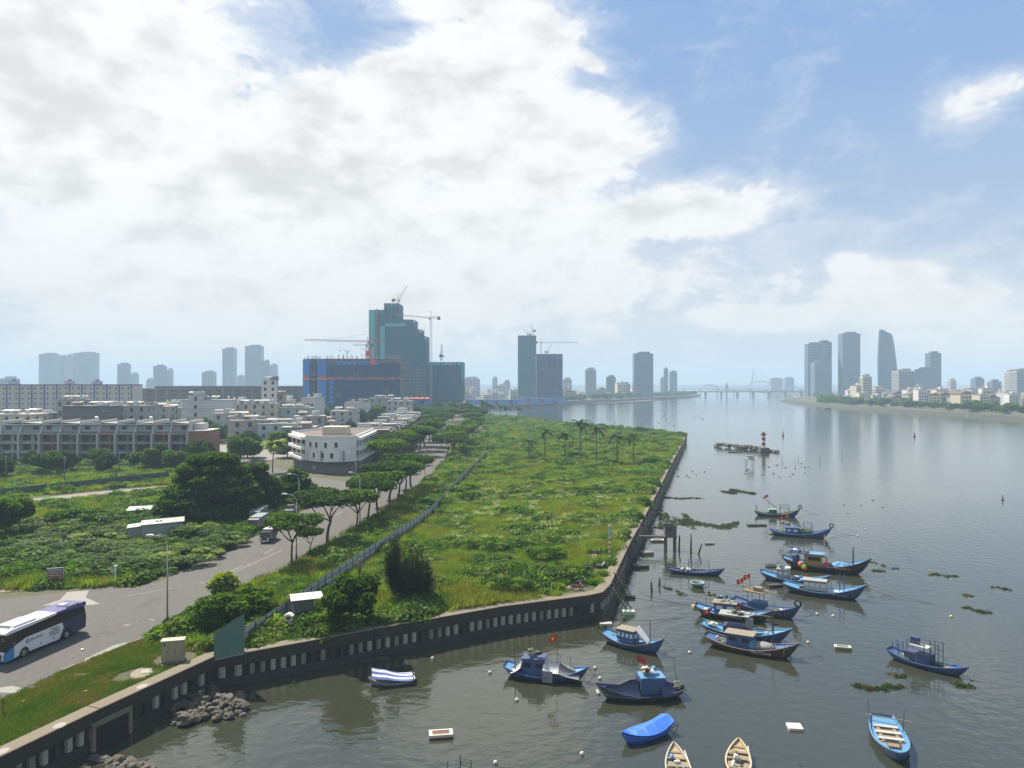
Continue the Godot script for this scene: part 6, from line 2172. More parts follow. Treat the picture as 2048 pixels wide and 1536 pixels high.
func clutter(parent: Node, sd: int, x0: float, x1: float, y: float, zw: float, n: int) -> void:
	rng.seed = sd
	var pal := [mat("clutter_white", Color(0.55, 0.55, 0.52), 0.7), mat("clutter_dark", Color(0.03, 0.03, 0.03), 0.8), mat("clutter_wood", Color(0.18, 0.13, 0.08), 0.8), mat("clutter_blue", Color(0.05, 0.15, 0.35), 0.6), mat("clutter_net", Color(0.07, 0.10, 0.07), 0.95)]
	for i in n:
		var m := MB.new()
		var s := Vector3(rng.randf_range(0.15, 0.5), rng.randf_range(0.1, 0.28), rng.randf_range(0.15, 0.45))
		m.blob(Vector3(rng.randf_range(x0, x1), y + s.y * 0.8, rng.randf_range(-zw, zw)), s, rng, 0.18, 7, 4)
		part(parent, ["fish_box", "net_pile", "float", "coil"][i % 4], m.mesh(i % 2 == 1), pal[rng.randi() % 5])

# stern and bow tips by pixel; returns the boat node with its length
func boat(label: String, sp: Array, bp: Array, B: float, fb: float, sr: float, br: float, hm: Material, rail_m: Material, deck_m: Material, called := "fishing_boat", stern := 0.62) -> Array:
	var a := P(sp[0], sp[1], WY + fb + sr)
	var b := P(bp[0], bp[1], WY + fb + br)
	a.y = WY
	b.y = WY
	var L := a.distance_to(b)
	var d := (b - a).normalized()
	var o := thing(called, label, "boat", (a + b) / 2, atan2(-d.z, d.x))
	hull(o, L, B, fb * 0.78, sr, br, stern, hm, rail_m, deck_m)
	if called == "fishing_boat":   # poles, oars and planks that every working boat carries
		rng.seed = int(sp[0])
		var gear := [mat("post_dark", Color(0.03, 0.04, 0.06), 0.7), mat("gear_wood", Color(0.16, 0.12, 0.08), 0.8)]
		for i in 5:
			var m := MB.new()
			var p := Vector3(rng.randf_range(-0.4, 0.36) * L, 0.4, (1.0 if i % 2 else -1.0) * B * 0.33)
			m.tube(p, p + Vector3(rng.randf_range(-0.3, 0.3), rng.randf_range(0.9, 2.1), 0), 0.035, 0.025, 5)
			part(o, "stick", m.mesh(), gear[i % 2])
		for i in 4:
			var m := MB.new()
			var p := Vector3(rng.randf_range(-0.35, 0.1) * L, 0.62, rng.randf_range(-0.3, 0.3) * B)
			m.tube(p, p + Vector3(rng.randf_range(1.2, 3.2), rng.randf_range(0.0, 0.25), rng.randf_range(-0.3, 0.3)), 0.05, 0.04, 5)
			part(o, "lying_pole", m.mesh(), gear[(i + 1) % 2])
		for i in 3:
			var m := MB.new()
			m.blob(Vector3(rng.randf_range(-0.4, 0.35) * L, 0.6, rng.randf_range(-0.25, 0.25) * B), Vector3(rng.randf_range(0.4, 0.8), 0.22, 0.4), rng, 0.25, 7, 4)
			part(o, "net_heap", m.mesh(), mat("clutter_net", Color(0.07, 0.10, 0.07), 0.95) if i else mat("net_rust", Color(0.10, 0.06, 0.04), 0.95))
	return [o, L]

func reg_text(o: Node, s: String, x: float, y: float, z: float, m: Material) -> void:
	var t := part(o, "registration", text_mesh(s, 0.26), m)
	t.transform = Transform3D(Basis(), Vector3(x, y, z))

func build_boats() -> void:
	var blue := paint(Color(0.028, 0.085, 0.23), "blue")
	var deep := paint(Color(0.02, 0.05, 0.15), "deep_blue")
	var light := paint(Color(0.07, 0.22, 0.44), "light_blue")
	var teal := paint(Color(0.10, 0.28, 0.40), "teal")
	var green := paint(Color(0.05, 0.14, 0.08), "green")
	var lgreen := paint(Color(0.18, 0.32, 0.2), "light_green")
	var black := paint(Color(0.022, 0.018, 0.016), "black")
	var brown := paint(Color(0.055, 0.045, 0.03), "brown")
	var red := paint(Color(0.22, 0.05, 0.04), "oxide_red")
	var white := paint(Color(0.36, 0.375, 0.38), "white")
	var cream := paint(Color(0.2, 0.18, 0.14), "cream")
	var grey := paint(Color(0.25, 0.27, 0.28), "grey")
	var yellow := paint(Color(0.32, 0.19, 0.03), "ochre")
	var wood := paint(Color(0.20, 0.145, 0.09), "wood")
	var dark := mat("cabin_dark", Color(0.012, 0.014, 0.018), 0.25)
	var pane := mat("pane_pale", Color(0.50, 0.55, 0.60), 0.2)
	var steel := mat("post_dark", Color(0.03, 0.04, 0.06), 0.7)
	var bframe := mat("frame_blue", Color(0.03, 0.08, 0.22), 0.6)
	var tarp_w := nmat("tarp_white", [Color(0.42, 0.43, 0.44), Color(0.56, 0.57, 0.58)], 1.5, 0.03, 0.7)
	var tarp_g := nmat("tarp_grey", [Color(0.12, 0.125, 0.13), Color(0.20, 0.205, 0.21)], 1.5, 0.03, 0.7)
	var tarp_n := nmat("tarp_navy", [Color(0.012, 0.018, 0.06), Color(0.025, 0.035, 0.10)], 1.5, 0.03, 0.4)
	var tarp_b := nmat("tarp_blue", [Color(0.02, 0.10, 0.42), Color(0.035, 0.15, 0.55)], 1.5, 0.03, 0.45)

	# 1 green boat furthest out
	var r := boat("small green fishing boat with raised boom, moored furthest out", [1509, 1020], [1601, 1015], 2.5, 0.75, 0.5, 1.5, deep, lgreen, green)
	var o: Node3D = r[0]
	var L: float = r[1]
	cabin(o, Vector3(-L * 0.10, 0.5, 0), Vector3(1.8, 1.3, 1.5), green, lgreen, 2, dark)
	posts(o, [L * 0.06, L * 0.24], 0.8, 0.6, 2.2, steel)
	posts(o, [-L * 0.46], 0.6, 0.8, 1.8, steel, false)
	var bm := MB.new()
	bm.tube(Vector3(-L * 0.02, 2.0, 0), Vector3(-L * 0.36, 4.6, 0.2), 0.08, 0.05, 6)
	part(o, "boom", bm.mesh(), steel)
	flag(o, Vector3(-L * 0.2, 1.9, -0.2), 3.2)
	tyre(o, Vector3(L * 0.49, 2.4, 0))
	clutter(o, 11, -L * 0.3, L * 0.2, 0.5, 0.6, 7)

	# 2 blue with boom and flags
	r = boat("blue fishing boat with small wheelhouse, flags and a tyre on its bow post", [1540, 1056], [1664, 1053], 2.9, 0.85, 0.5, 1.6, blue, light, blue)
	o = r[0]
	L = r[1]
	cabin(o, Vector3(-L * 0.14, 0.55, 0), Vector3(2.7, 1.4, 1.7), blue, deep, 2, pane)
	posts(o, [L * 0.05, L * 0.18], 0.9, 0.6, 2.4, bframe)
	bm = MB.new()
	bm.tube(Vector3(-L * 0.05, 2.0, 0), Vector3(-L * 0.34, 4.3, 0), 0.08, 0.05, 6)
	part(o, "boom", bm.mesh(), steel)
	flag(o, Vector3(-L * 0.18, 2.0, 0.3), 2.6)
	flag(o, Vector3(-L * 0.28, 1.2, -0.3), 2.8)
	tyre(o, Vector3(L * 0.492, 2.6, 0))
	var nt := MB.new()
	rng.seed = 3
	nt.blob(Vector3(L * 0.06, 1.1, 0), Vector3(1.6, 0.75, 0.9), rng, 0.16, 9, 5)
	part(o, "net_pile", nt.mesh(), mat("clutter_net", Color(0.07, 0.10, 0.07), 0.95))
	clutter(o, 12, -L * 0.42, L * 0.3, 0.55, 0.7, 8)

	# 3 black hull, ochre wheelhouse
	r = boat("large black fishing boat with ochre wheelhouse and blue roof", [1565, 1108], [1743, 1113], 3.9, 1.2, 0.9, 1.9, black, brown, light)
	o = r[0]
	L = r[1]
	cabin(o, Vector3(-L * 0.13, 0.9, 0), Vector3(3.3, 2.2, 2.2), yellow, light, 1, dark, 0.3)
	bpart(o, "wheelhouse_front", yellow, Vector3(-L * 0.02, 1.6, 0), Vector3(0.9, 1.3, 2.0))
	bpart(o, "aft_canopy", deep, Vector3(-L * 0.31, 2.75, 0), Vector3(3.2, 0.14, 2.4))
	posts(o, [-L * 0.40, -L * 0.24], 1.05, 0.9, 1.85, steel, false)
	for q in [[-L * 0.36, 0.5], [-L * 0.33, -0.5]]:
		var dm := MB.new()
		dm.lathe([Vector2(0, 1.0), Vector2(0.36, 1.0), Vector2(0.36, 0.0), Vector2(0, 0)], 12, Vector3(q[0], 1.1, q[1]))
		part(o, "drum", dm.mesh(), mat("drum_blue", Color(0.03, 0.07, 0.2), 0.4))
	var mast := MB.new()
	mast.tube(Vector3(L * 0.30, 1.1, 0), Vector3(L * 0.30, 4.4, 0), 0.14, 0.11, 8)
	part(o, "mast", mast.mesh(true), steel)
	var pl := MB.new()
	pl.tube(Vector3(-L * 0.02, 1.6, 0.9), Vector3(-L * 0.015, 6.2, 0.9), 0.07, 0.05, 6)
	part(o, "signal_mast", pl.mesh(), mat("mast_pale", Color(0.5, 0.4, 0.36), 0.7))
	bpart(o, "furled_cloth", mat("cloth_white", Color(0.6, 0.58, 0.56), 0.9), Vector3(-L * 0.02, 1.9, 1.0), Vector3(0.5, 0.9, 0.4))
	bpart(o, "red_float_bundle", mat("float_red", Color(0.45, 0.05, 0.03), 0.5), Vector3(L * 0.01, 1.35, 1.05), Vector3(0.9, 0.6, 0.6))
	var tp := MB.new()
	tp.blob(Vector3(L * 0.17, 1.0, 0), Vector3(2.0, 0.7, 1.2), rng, 0.12, 9, 5)
	part(o, "tarpaulin", tp.mesh(), light)
	clutter(o, 13, -L * 0.42, -L * 0.2, 2.85, 0.8, 9)
	reg_text(o, "ĐNa-91207-TS", L * 0.19, 1.0, 1.86, mat("reg_ochre", Color(0.5, 0.36, 0.15), 0.8))
	for q in [[-0.28, "float_orange", Color(0.75, 0.15, 0.03), 1.15], [-0.245, "float_lime", Color(0.4, 0.75, 0.05), 0.75], [-0.23, "float_red", Color(0.45, 0.05, 0.03), 0.5]]:
		var fm := MB.new()
		fm.blob(Vector3(L * q[0], q[3], 2.0), Vector3(0.42, 0.42, 0.3), rng, 0.08, 9, 6)
		part(o, "float", fm.mesh(true), mat(q[1], q[2], 0.5))
	bm = MB.new()
	bm.tube(Vector3(-L * 0.33, 2.9, 0.5), Vector3(-L * 0.22, 5.6, 0.6), 0.07, 0.05, 6)
	bm.tube(Vector3(-L * 0.3, 2.9, -0.5), Vector3(-L * 0.5, 3.9, 0.2), 0.07, 0.05, 6)
	part(o, "boom", bm.mesh(), steel)

	# 4 blue with grey cabin, piled nets
	r = boat("blue fishing boat with grey box cabin and a deck heaped with nets", [1521, 1137], [1661, 1148], 3.0, 0.8, 0.7, 1.2, deep, light, light)
	o = r[0]
	L = r[1]
	cabin(o, Vector3(-L * 0.16, 0.5, 0), Vector3(1.7, 1.7, 1.6), grey, white, 2, pane)
	clutter(o, 14, -L * 0.05, L * 0.36, 0.6, 1.0, 26)
	clutter(o, 15, -L * 0.24, -L * 0.08, 2.25, 0.6, 7)
	posts(o, [-L * 0.24], 0.75, 0.6, 2.6, steel, false)

	# 5 long blue with row of pale windows
	r = boat("long blue fishing boat with a row of pale cabin windows and twin posts", [1566, 1159], [1733, 1166], 3.5, 0.95, 0.6, 1.6, deep, light, light)
	o = r[0]
	L = r[1]
	cabin(o, Vector3(-L * 0.10, 0.75, 0), Vector3(3.4, 1.6, 1.9), white, grey, 4, pane, 0.12)
	bpart(o, "cabin_trim", red, Vector3(-L * 0.10, 2.0, 0), Vector3(3.2, 0.12, 1.75))
	posts(o, [L * 0.19, L * 0.24], 0.45, 0.8, 2.7, bframe, false)
	bpart(o, "hatch_cover", white, Vector3(L * 0.13, 0.78, 0.3), Vector3(2.0, 0.25, 1.2))
	bpart(o, "wooden_box", wood, Vector3(-L * 0.26, 0.95, 0.8), Vector3(0.6, 0.6, 0.5))
	clutter(o, 16, L * 0.28, L * 0.4, 0.9, 0.6, 6)
	reg_text(o, "ĐNa-90353-TS", L * 0.2, 0.72, 1.68, mat("reg_rust", Color(0.3, 0.16, 0.12), 0.8))

	# 6 blue, open wheelhouse with planks on top
	r = boat("blue fishing boat with open wheelhouse carrying planks and red flags", [1466, 1190], [1601, 1208], 3.1, 0.95, 0.6, 1.2, deep, blue, blue)
	o = r[0]
	L = r[1]
	posts(o, [-L * 0.24, -L * 0.06], 0.75, 0.6, 2.1, steel, false)
	bpart(o, "cabin_base", blue, Vector3(-L * 0.12, 0.95, 0), Vector3(2.2, 0.9, 1.6))
	bpart(o, "cabin_roof", wood, Vector3(-L * 0.15, 2.75, 0), Vector3(3.0, 0.14, 2.0))
	bpart(o, "roof_crate", cream, Vector3(-L * 0.11, 3.1, 0), Vector3(1.1, 0.5, 0.9))
	bm = MB.new()
	bm.tube(Vector3(-L * 0.48, 3.2, 0.3), Vector3(L * 0.2, 2.95, 0.5), 0.06, 0.05, 6)
	bm.tube(Vector3(-L * 0.44, 3.0, -0.3), Vector3(L * 0.14, 2.85, -0.4), 0.05, 0.05, 6)
	part(o, "plank", bm.mesh(), wood)
	flag(o, Vector3(-L * 0.24, 2.8, 0), 2.2)
	flag(o, Vector3(-L * 0.33, 2.8, 0.3), 1.5)
	bpart(o, "fish_hold_cover", white, Vector3(L * 0.14, 0.8, 0.2), Vector3(2.2, 0.2, 1.4))
	tyre(o, Vector3(L * 0.47, 2.2, 0.2), 0.42)
	clutter(o, 17, -L * 0.4, L * 0.3, 0.65, 0.8, 8)
	reg_text(o, "ĐNa-90417-TS", L * 0.17, 0.66, 1.47, mats["reg_rust"])

	# 7 blue cabin with pale roof
	r = boat("blue fishing boat with blue cabin, pale roof and an orange flag amidships", [1391, 1204], [1545, 1218], 3.2, 0.85, 0.7, 1.0, black, brown, light)
	o = r[0]
	L = r[1]
	cabin(o, Vector3(-L * 0.10, 0.6, 0), Vector3(3.0, 1.7, 1.8), blue, cream, 2, pane, 0.3)
	clutter(o, 18, -L * 0.2, L * 0.02, 2.4, 0.6, 6)
	clutter(o, 19, -L * 0.42, L * 0.35, 0.6, 0.8, 12)
	flag(o, Vector3(L * 0.10, 0.6, 0.5), 1.6)
	flag(o, Vector3(-L * 0.28, 0.2, 1.4), 1.2)

	# 8 light blue with open frame
	r = boat("pale blue fishing boat with open timber cabin frame and long pole", [1402, 1238], [1584, 1253], 3.3, 0.8, 0.7, 1.2, deep, teal, light)
	o = r[0]
	L = r[1]
	posts(o, [-L * 0.20, -L * 0.05], 0.85, 0.6, 2.1, steel, true)
	bpart(o, "cabin_base", deep, Vector3(-L * 0.10, 0.95, 0), Vector3(3.0, 0.8, 1.7))
	bpart(o, "cabin_roof", grey, Vector3(-L * 0.12, 2.72, 0), Vector3(3.6, 0.12, 2.1))
	bpart(o, "engine_box", grey, Vector3(L * 0.04, 1.4, 0), Vector3(0.8, 1.7, 1.2))
	bm = MB.new()
	bm.tube(Vector3(L * 0.03, 1.5, 0.2), Vector3(L * 0.28, 1.25, 0.3), 0.13, 0.10, 7)
	bm.tube(Vector3(-L * 0.2, 2.85, 0.3), Vector3(L * 0.28, 2.95, 0.2), 0.05, 0.05, 6)
	part(o, "spare_pole", bm.mesh(), cream)
	mast = MB.new()
	mast.tube(Vector3(L * 0.29, 0.6, 0), Vector3(L * 0.29, 3.2, 0), 0.08, 0.06, 6)
	part(o, "mast", mast.mesh(), steel)
	clutter(o, 20, -L * 0.47, -L * 0.3, 1.0, 0.6, 9)
	clutter(o, 21, -L * 0.2, -L * 0.02, 2.8, 0.6, 5)

	# 9 brown hull, cream roof
	r = boat("brown-hulled fishing boat with blue cabin under a cream roof", [1411, 1262], [1599, 1282], 3.3, 0.85, 0.6, 1.3, brown, wood, blue)
	o = r[0]
	L = r[1]
	cabin(o, Vector3(-L * 0.11, 0.55, 0), Vector3(3.2, 1.7, 1.9), blue, cream, 2, dark, 0.35)
	bpart(o, "cabin_front_cloth", light, Vector3(L * 0.02, 0.95, 0.2), Vector3(0.4, 1.0, 1.4))
	tp = MB.new()
	tp.blob(Vector3(L * 0.13, 0.85, 0.1), Vector3(1.6, 0.5, 0.9), rng, 0.1, 9, 5)
	part(o, "tarpaulin", tp.mesh(true), tarp_g)
	mast = MB.new()
	mast.tube(Vector3(L * 0.235, 0.6, 0), Vector3(L * 0.235, 5.0, 0), 0.06, 0.045, 6)
	part(o, "mast", mast.mesh(), steel)
	clutter(o, 22, -L * 0.42, -L * 0.2, 0.6, 0.8, 9)
	clutter(o, 23, L * 0.0, L * 0.36, 0.6, 0.7, 8)
	reg_text(o, "ĐNa-51219-TS", L * 0.13, 0.55, 1.62, mat("reg_pale", Color(0.45, 0.45, 0.4), 0.8))

	# 10 blue with white awning, near quay corner
	r = boat("blue fishing boat with cream-roofed cabin and sloping white awning near the quay corner", [1207, 1255], [1328, 1274], 3.0, 0.85, 0.6, 1.2, blue, brown, light)
	o = r[0]
	L = r[1]
	cabin(o, Vector3(-L * 0.08, 0.6, 0), Vector3(2.4, 1.7, 1.7), blue, cream, 4, pane, 0.22)
	var aw := MB.new()
	aw.quad(Vector3(L * 0.06, 2.5, -0.7), Vector3(L * 0.26, 1.0, -0.5), Vector3(L * 0.26, 0.95, 0.35), Vector3(L * 0.06, 2.45, 0.6))
	part(o, "awning", aw.mesh(), tarp_w)
	mast = MB.new()
	mast.tube(Vector3(L * 0.28, 0.6, 0), Vector3(L * 0.28, 3.6, 0), 0.06, 0.045, 6)
	part(o, "mast", mast.mesh(), steel)
	clutter(o, 24, -L * 0.42, L * 0.36, 0.6, 0.6, 8)

	# 11 blue with grey and white tarps
	r = boat("blue fishing boat draped in white and grey tarpaulins with a red flag on a pole", [1010, 1322], [1178, 1329], 3.3, 0.75, 0.6, 1.0, deep, blue, light)
	o = r[0]
	L = r[1]
	cabin(o, Vector3(-L * 0.14, 0.5, 0), Vector3(2.6, 1.9, 1.9), blue, deep, 2, dark, 0.12)
	for q in [[-L * 0.40, 0.9, -L * 0.28, 2.3, tarp_w], [-L * 0.02, 2.25, L * 0.16, 1.75, tarp_w], [L * 0.162, 1.7, L * 0.40, 0.85, tarp_g]]:
		var m := MB.new()
		var k := 5
		for i in k:
			var t0 := float(i) / k
			var t1 := float(i + 1) / k
			for s in [-1.0, 1.0]:
				var y0: float = lerpf(q[1], q[3], t0) - 0.18 * sin(t0 * PI)
				var y1: float = lerpf(q[1], q[3], t1) - 0.18 * sin(t1 * PI)
				var xa: float = lerpf(q[0], q[2], t0)
				var xb: float = lerpf(q[0], q[2], t1)
				m.quad(Vector3(xa, y0, 0), Vector3(xb, y1, 0), Vector3(xb, y1 * 0.45 + 0.28, s * 1.45), Vector3(xa, y0 * 0.45 + 0.28, s * 1.45))
		part(o, "tarpaulin", m.mesh(true), q[4])
	var hang := MB.new()
	hang.quad(Vector3(-L * 0.02, 1.3, 1.52), Vector3(L * 0.1, 1.25, 1.56), Vector3(L * 0.1, 0.1, 1.64), Vector3(-L * 0.02, 0.15, 1.62))
	part(o, "hanging_cloth", hang.mesh(), tarp_g)
	flag(o, Vector3(L * 0.13, 0.6, 0.2), 4.2)
	posts(o, [-L * 0.36], 0.8, 0.7, 2.3, steel, false)
	clutter(o, 25, -L * 0.2, -L * 0.06, 2.45, 0.6, 6)

	# 12 navy tarps, bow to the left
	r = boat("dark green fishing boat covered by navy and patterned tarpaulins, flag at its cabin", [1366, 1366], [1192, 1362], 3.3, 0.75, 0.4, 1.0, paint(Color(0.02, 0.055, 0.045), "bottle_green"), black, blue)
	o = r[0]
	L = r[1]
	cabin(o, Vector3(-L * 0.12, 0.5, 0), Vector3(2.6, 1.9, 1.9), blue, light, 0, dark, 0.1)
	for q in [[L * 0.04, 1.75, L * 0.42, 1.05, tarp_n], [-L * 0.44, 0.8, -L * 0.21, 2.1, nmat("tarp_patterned", [Color(0.01, 0.01, 0.05), Color(0.02, 0.02, 0.10), Color(0.02, 0.02, 0.10), Color(0.30, 0.33, 0.42)], 2.2, 0.06, 0.6)]]:
		var m := MB.new()
		var k := 6
		for i in k:
			var t0 := float(i) / k
			var t1 := float(i + 1) / k
			for s in [-1.0, 1.0]:
				var y0: float = lerpf(q[1], q[3], t0) + 0.12 * sin(t0 * 9.0)
				var y1: float = lerpf(q[1], q[3], t1) + 0.12 * sin(t1 * 9.0)
				var xa: float = lerpf(q[0], q[2], t0)
				var xb: float = lerpf(q[0], q[2], t1)
				m.quad(Vector3(xa, y0, 0), Vector3(xb, y1, 0), Vector3(xb, 0.55, s * half_beam(xb / L + 0.5, 3.5, 0.62)), Vector3(xa, 0.55, s * half_beam(xa / L + 0.5, 3.5, 0.62)))
		part(o, "tarpaulin", m.mesh(true), q[4])
	flag(o, Vector3(L * 0.03, 1.2, 0), 3.0)
	clutter(o, 26, -L * 0.22, -L * 0.03, 2.45, 0.7, 9)
	clutter(o, 27, -L * 0.5, -L * 0.4, 0.8, 0.5, 5)
	bm = MB.new()
	var cv := []
	for i in 6:
		cv.append(Vector3(-L * 0.45 - 0.15 * i * 0.1 + 0.5 * sin(i * 0.32), 0.8 + i * 0.62, 0.2))
	bm.pipe(cv, 0.035, 0.02, 5)
	part(o, "bamboo_rod", bm.mesh(), steel)

	# 13 blue tarp
	r = boat("boat fully wrapped in a bright blue tarpaulin", [1336, 1434], [1244, 1464], 2.1, 0.6, 0.5, 0.5, tarp_b, tarp_b, tarp_b, "covered_boat", 0.75)
	o = r[0]
	L = r[1]
	var cvr := MB.new()
	for i in 10:
		var t0 := i / 10.0
		var t1 := (i + 1) / 10.0
		for s in [-1.0, 1.0]:
			var ya := 0.72 + 0.7 * pow(1.0 - t0, 1.6) + 0.03 * sin(t0 * 30.0)
			var yb := 0.72 + 0.7 * pow(1.0 - t1, 1.6) + 0.03 * sin(t1 * 30.0)
			cvr.quad(Vector3((t0 - 0.5) * L, ya, 0), Vector3((t1 - 0.5) * L, yb, 0), Vector3((t1 - 0.5) * L, sheer(t1, 0.62, 0.5, 0.5), s * half_beam(t1, 2.2, 0.75)), Vector3((t0 - 0.5) * L, sheer(t0, 0.62, 0.5, 0.5), s * half_beam(t0, 2.2, 0.75)))
	part(o, "tarpaulin", cvr.mesh(), tarp_b)
	bm = MB.new()
	bm.tube(Vector3(-L * 0.5, 0.5, 0.3), Vector3(-L * 0.78, 0.15, 0.5), 0.045, 0.03, 5)
	part(o, "rudder_pole", bm.mesh(), steel)

	# 14, 15 open wooden sampans
	var k := 0
	for q in [[[1366, 1568], [1347, 1479], "open wooden sampan with pale boards, oar and a yellow bag inside"], [[1476, 1545], [1477, 1471], "open wooden sampan with worn boards and one upright oar"]]:
		r = boat(q[2], q[0], q[1], 2.1, 0.55, 0.25, 0.35, paint(Color(0.10, 0.13, 0.16) if k == 0 else Color(0.16, 0.12, 0.08), "sampan_%d" % k), paint(Color(0.42, 0.37, 0.28) if k == 1 else Color(0.33, 0.34, 0.34), "sampan_rail_%d" % k), paint(Color(0.30, 0.24, 0.16), "sampan_boards"), "sampan", 0.45)
		o = r[0]
		L = r[1]
		for t in [-0.25, 0.0, 0.18, 0.33]:
			bpart(o, "thwart", wood, Vector3(t * L, 0.42, 0), Vector3(0.28, 0.06, half_beam(t + 0.5, 2.0, 0.45) * 2.0 - 0.2))
		for t in [-0.12, 0.09]:
			bpart(o, "floor_board", cream, Vector3(t * L, 0.26, 0), Vector3(L * 0.15, 0.05, half_beam(t + 0.5, 2.0, 0.45) * 1.5))
		bm = MB.new()
		bm.tube(Vector3(L * 0.30, 0.7, 0.75), Vector3(-L * 0.2, 0.75, 0.95), 0.045, 0.035, 5)
		part(o, "oar", bm.mesh(), mat("oar_pale", Color(0.45, 0.42, 0.38), 0.7))
		clutter(o, 28 + k, -L * 0.3, L * 0.25, 0.25, 0.45, 6)
		k += 1
	# 16 open blue boat, bow to the camera
	r = boat("open blue boat with slatted deck, its bow turned towards the bridge", [1762, 1424], [1801, 1500], 2.9, 0.8, 0.3, 0.6, blue, light, light, "open_boat", 0.7)
	o = r[0]
	L = r[1]
	bpart(o, "hold_boards", wood, Vector3(-L * 0.10, 0.47, 0), Vector3(L * 0.44, 0.03, 1.9))
	for t in [-0.27, -0.12, 0.03]:
		bpart(o, "thwart", white, Vector3(t * L, 0.62, 0), Vector3(0.4, 0.08, 2.0))
	for z in [-0.65, 0.65]:
		bpart(o, "side_bench", cream, Vector3(-L * 0.1, 0.55, z), Vector3(L * 0.38, 0.06, 0.25))
	bpart(o, "crate", wood, Vector3(L * 0.24, 0.7, 0.1), Vector3(0.6, 0.3, 0.9))
	bpart(o, "fore_box", dark, Vector3(L * 0.16, 0.62, 0), Vector3(0.5, 0.3, 1.0))
	for s in [-1.0, 1.0]:
		bm = MB.new()
		bm.tube(Vector3(-L * 0.22 - 0.6 * s, 0.7, s * 1.2), Vector3(-L * 0.24 - 0.6 * s, 2.6, s * 1.35), 0.04, 0.03, 5)
		part(o, "post", bm.mesh(), steel)
	bm = MB.new()
	bm.tube(Vector3(-L * 0.42, 1.0, 1.4), Vector3(-L * 0.36, 1.0, -2.4), 0.06, 0.04, 5)
	part(o, "bamboo_pole", bm.mesh(), cream)
	# 17 blue with frames at right
	r = boat("blue fishing boat with a bare frame of posts, lying apart from the others", [1777, 1291], [1937, 1331], 2.6, 0.7, 0.5, 0.7, deep, blue, blue)
	o = r[0]
	L = r[1]
	bpart(o, "cabin_base", deep, Vector3(-L * 0.10, 0.9, 0), Vector3(2.6, 1.0, 1.5))
	posts(o, [-L * 0.22, 0.0], 0.75, 0.5, 2.3, steel)
	posts(o, [L * 0.07, L * 0.17], 0.6, 0.4, 2.6, steel)
	posts(o, [-L * 0.42, -L * 0.34], 0.6, 0.6, 1.4, bframe)
	bpart(o, "cabin_roof", white, Vector3(-L * 0.08, 2.2, 0.1), Vector3(1.9, 0.08, 1.3))
	bpart(o, "roof_box", deep, Vector3(-L * 0.15, 2.6, 0), Vector3(0.8, 0.8, 0.6))
	clutter(o, 30, -L * 0.3, L * 0.3, 0.5, 0.5, 6)
	# 18 slim with pipe frame by the pier hut
	r = boat("slim blue boat with a tall pipe frame, moored by the pier hut", [1337, 1133], [1450, 1134], 2.2, 0.65, 0.3, 0.8, deep, blue, blue)
	o = r[0]
	L = r[1]
	posts(o, [-L * 0.14, L * 0.02, L * 0.22], 0.7, 0.4, 1.9, bframe)
	clutter(o, 31, -L * 0.34, 0.0, 0.5, 0.5, 9)
	# 19 striped tarp boat
	r = boat("small boat covered by a blue and white striped awning cloth near the quay", [830, 1349], [736, 1352], 2.2, 0.4, 0.25, 0.5, tarp_g, grey, grey, "covered_boat", 0.7)
	o = r[0]
	L = r[1]
	for i in 9:
		var m := MB.new()
		var za := -1.15 + i * 2.3 / 9.0
		var zb := za + 2.3 / 9.0
		var ha := 1.5 - 0.55 * absf(za)
		var hb := 1.5 - 0.55 * absf(zb)
		for j in 6:
			var t0 := -0.44 + j * 0.86 / 6.0
			var t1 := t0 + 0.86 / 6.0
			var k0 := 0.6 + 0.55 * smooth01(-0.3, 0.42, t0) * (1.0 + 0.1 * sin(t0 * 20.0))
			var k1 := 0.6 + 0.55 * smooth01(-0.3, 0.42, t1) * (1.0 + 0.1 * sin(t1 * 20.0))
			m.quad(Vector3(t0 * L, ha * k0, za), Vector3(t1 * L, ha * k1, za), Vector3(t1 * L, hb * k1, zb), Vector3(t0 * L, hb * k0, zb))
		part(o, "stripe", m.mesh(), mat("cloth_stripe_blue", Color(0.06, 0.10, 0.30), 0.8) if i % 2 == 0 else mat("cloth_stripe_white", Color(0.55, 0.55, 0.55), 0.8))
	# 20 boat whose frame just shows at the lower edge
	r = boat("blue boat with a bamboo frame over its stern, partly out of view", [905, 1545], [990, 1580], 2.4, 0.6, 0.4, 0.7, deep, light, light)
	o = r[0]
	L = r[1]
	posts(o, [-L * 0.46, -L * 0.2], 0.7, 0.6, 1.6, steel)
	# 21 far boat beyond the plot
	r = boat("small white and blue boat anchored in the inlet beyond the plot", [1100, 842], [1120, 841], 2.6, 0.9, 0.3, 0.8, white, light, light)
	o = r[0]
	cabin(o, Vector3(0, 0.6, 0), Vector3(2.5, 1.6, 1.6), white, white, 2, dark)
	# ropes
	for q in [[1598, 1016, 1645, 1030], [1662, 1058, 1715, 1072], [1740, 1118, 1800, 1142], [1731, 1170, 1795, 1195], [1735, 1168, 1895, 1215], [1598, 1212, 1640, 1230], [1582, 1258, 1640, 1300], [1598, 1285, 1655, 1318], [1326, 1276, 1358, 1302], [1176, 1330, 1195, 1352], [1402, 1240, 1382, 1228], [1222, 1240, 1390, 1232], [1290, 1190, 1400, 1212], [1262, 1194, 1376, 1206], [1801, 1505, 1820, 1524], [1336, 1452, 1362, 1444]]:
		rope(P(q[0], q[1], WY + 1.0), P(q[2], q[3], WY - 0.03), 0.25, "thin dark mooring rope running from a boat into the water")

func float_thing(called: String, label: String, cat: String, at: Vector3, m: ArrayMesh, material: Material, group := "") -> void:
	solo(called, label, cat, m, material, Transform3D(Basis(Vector3.UP, at.x * 3.1), at), group)

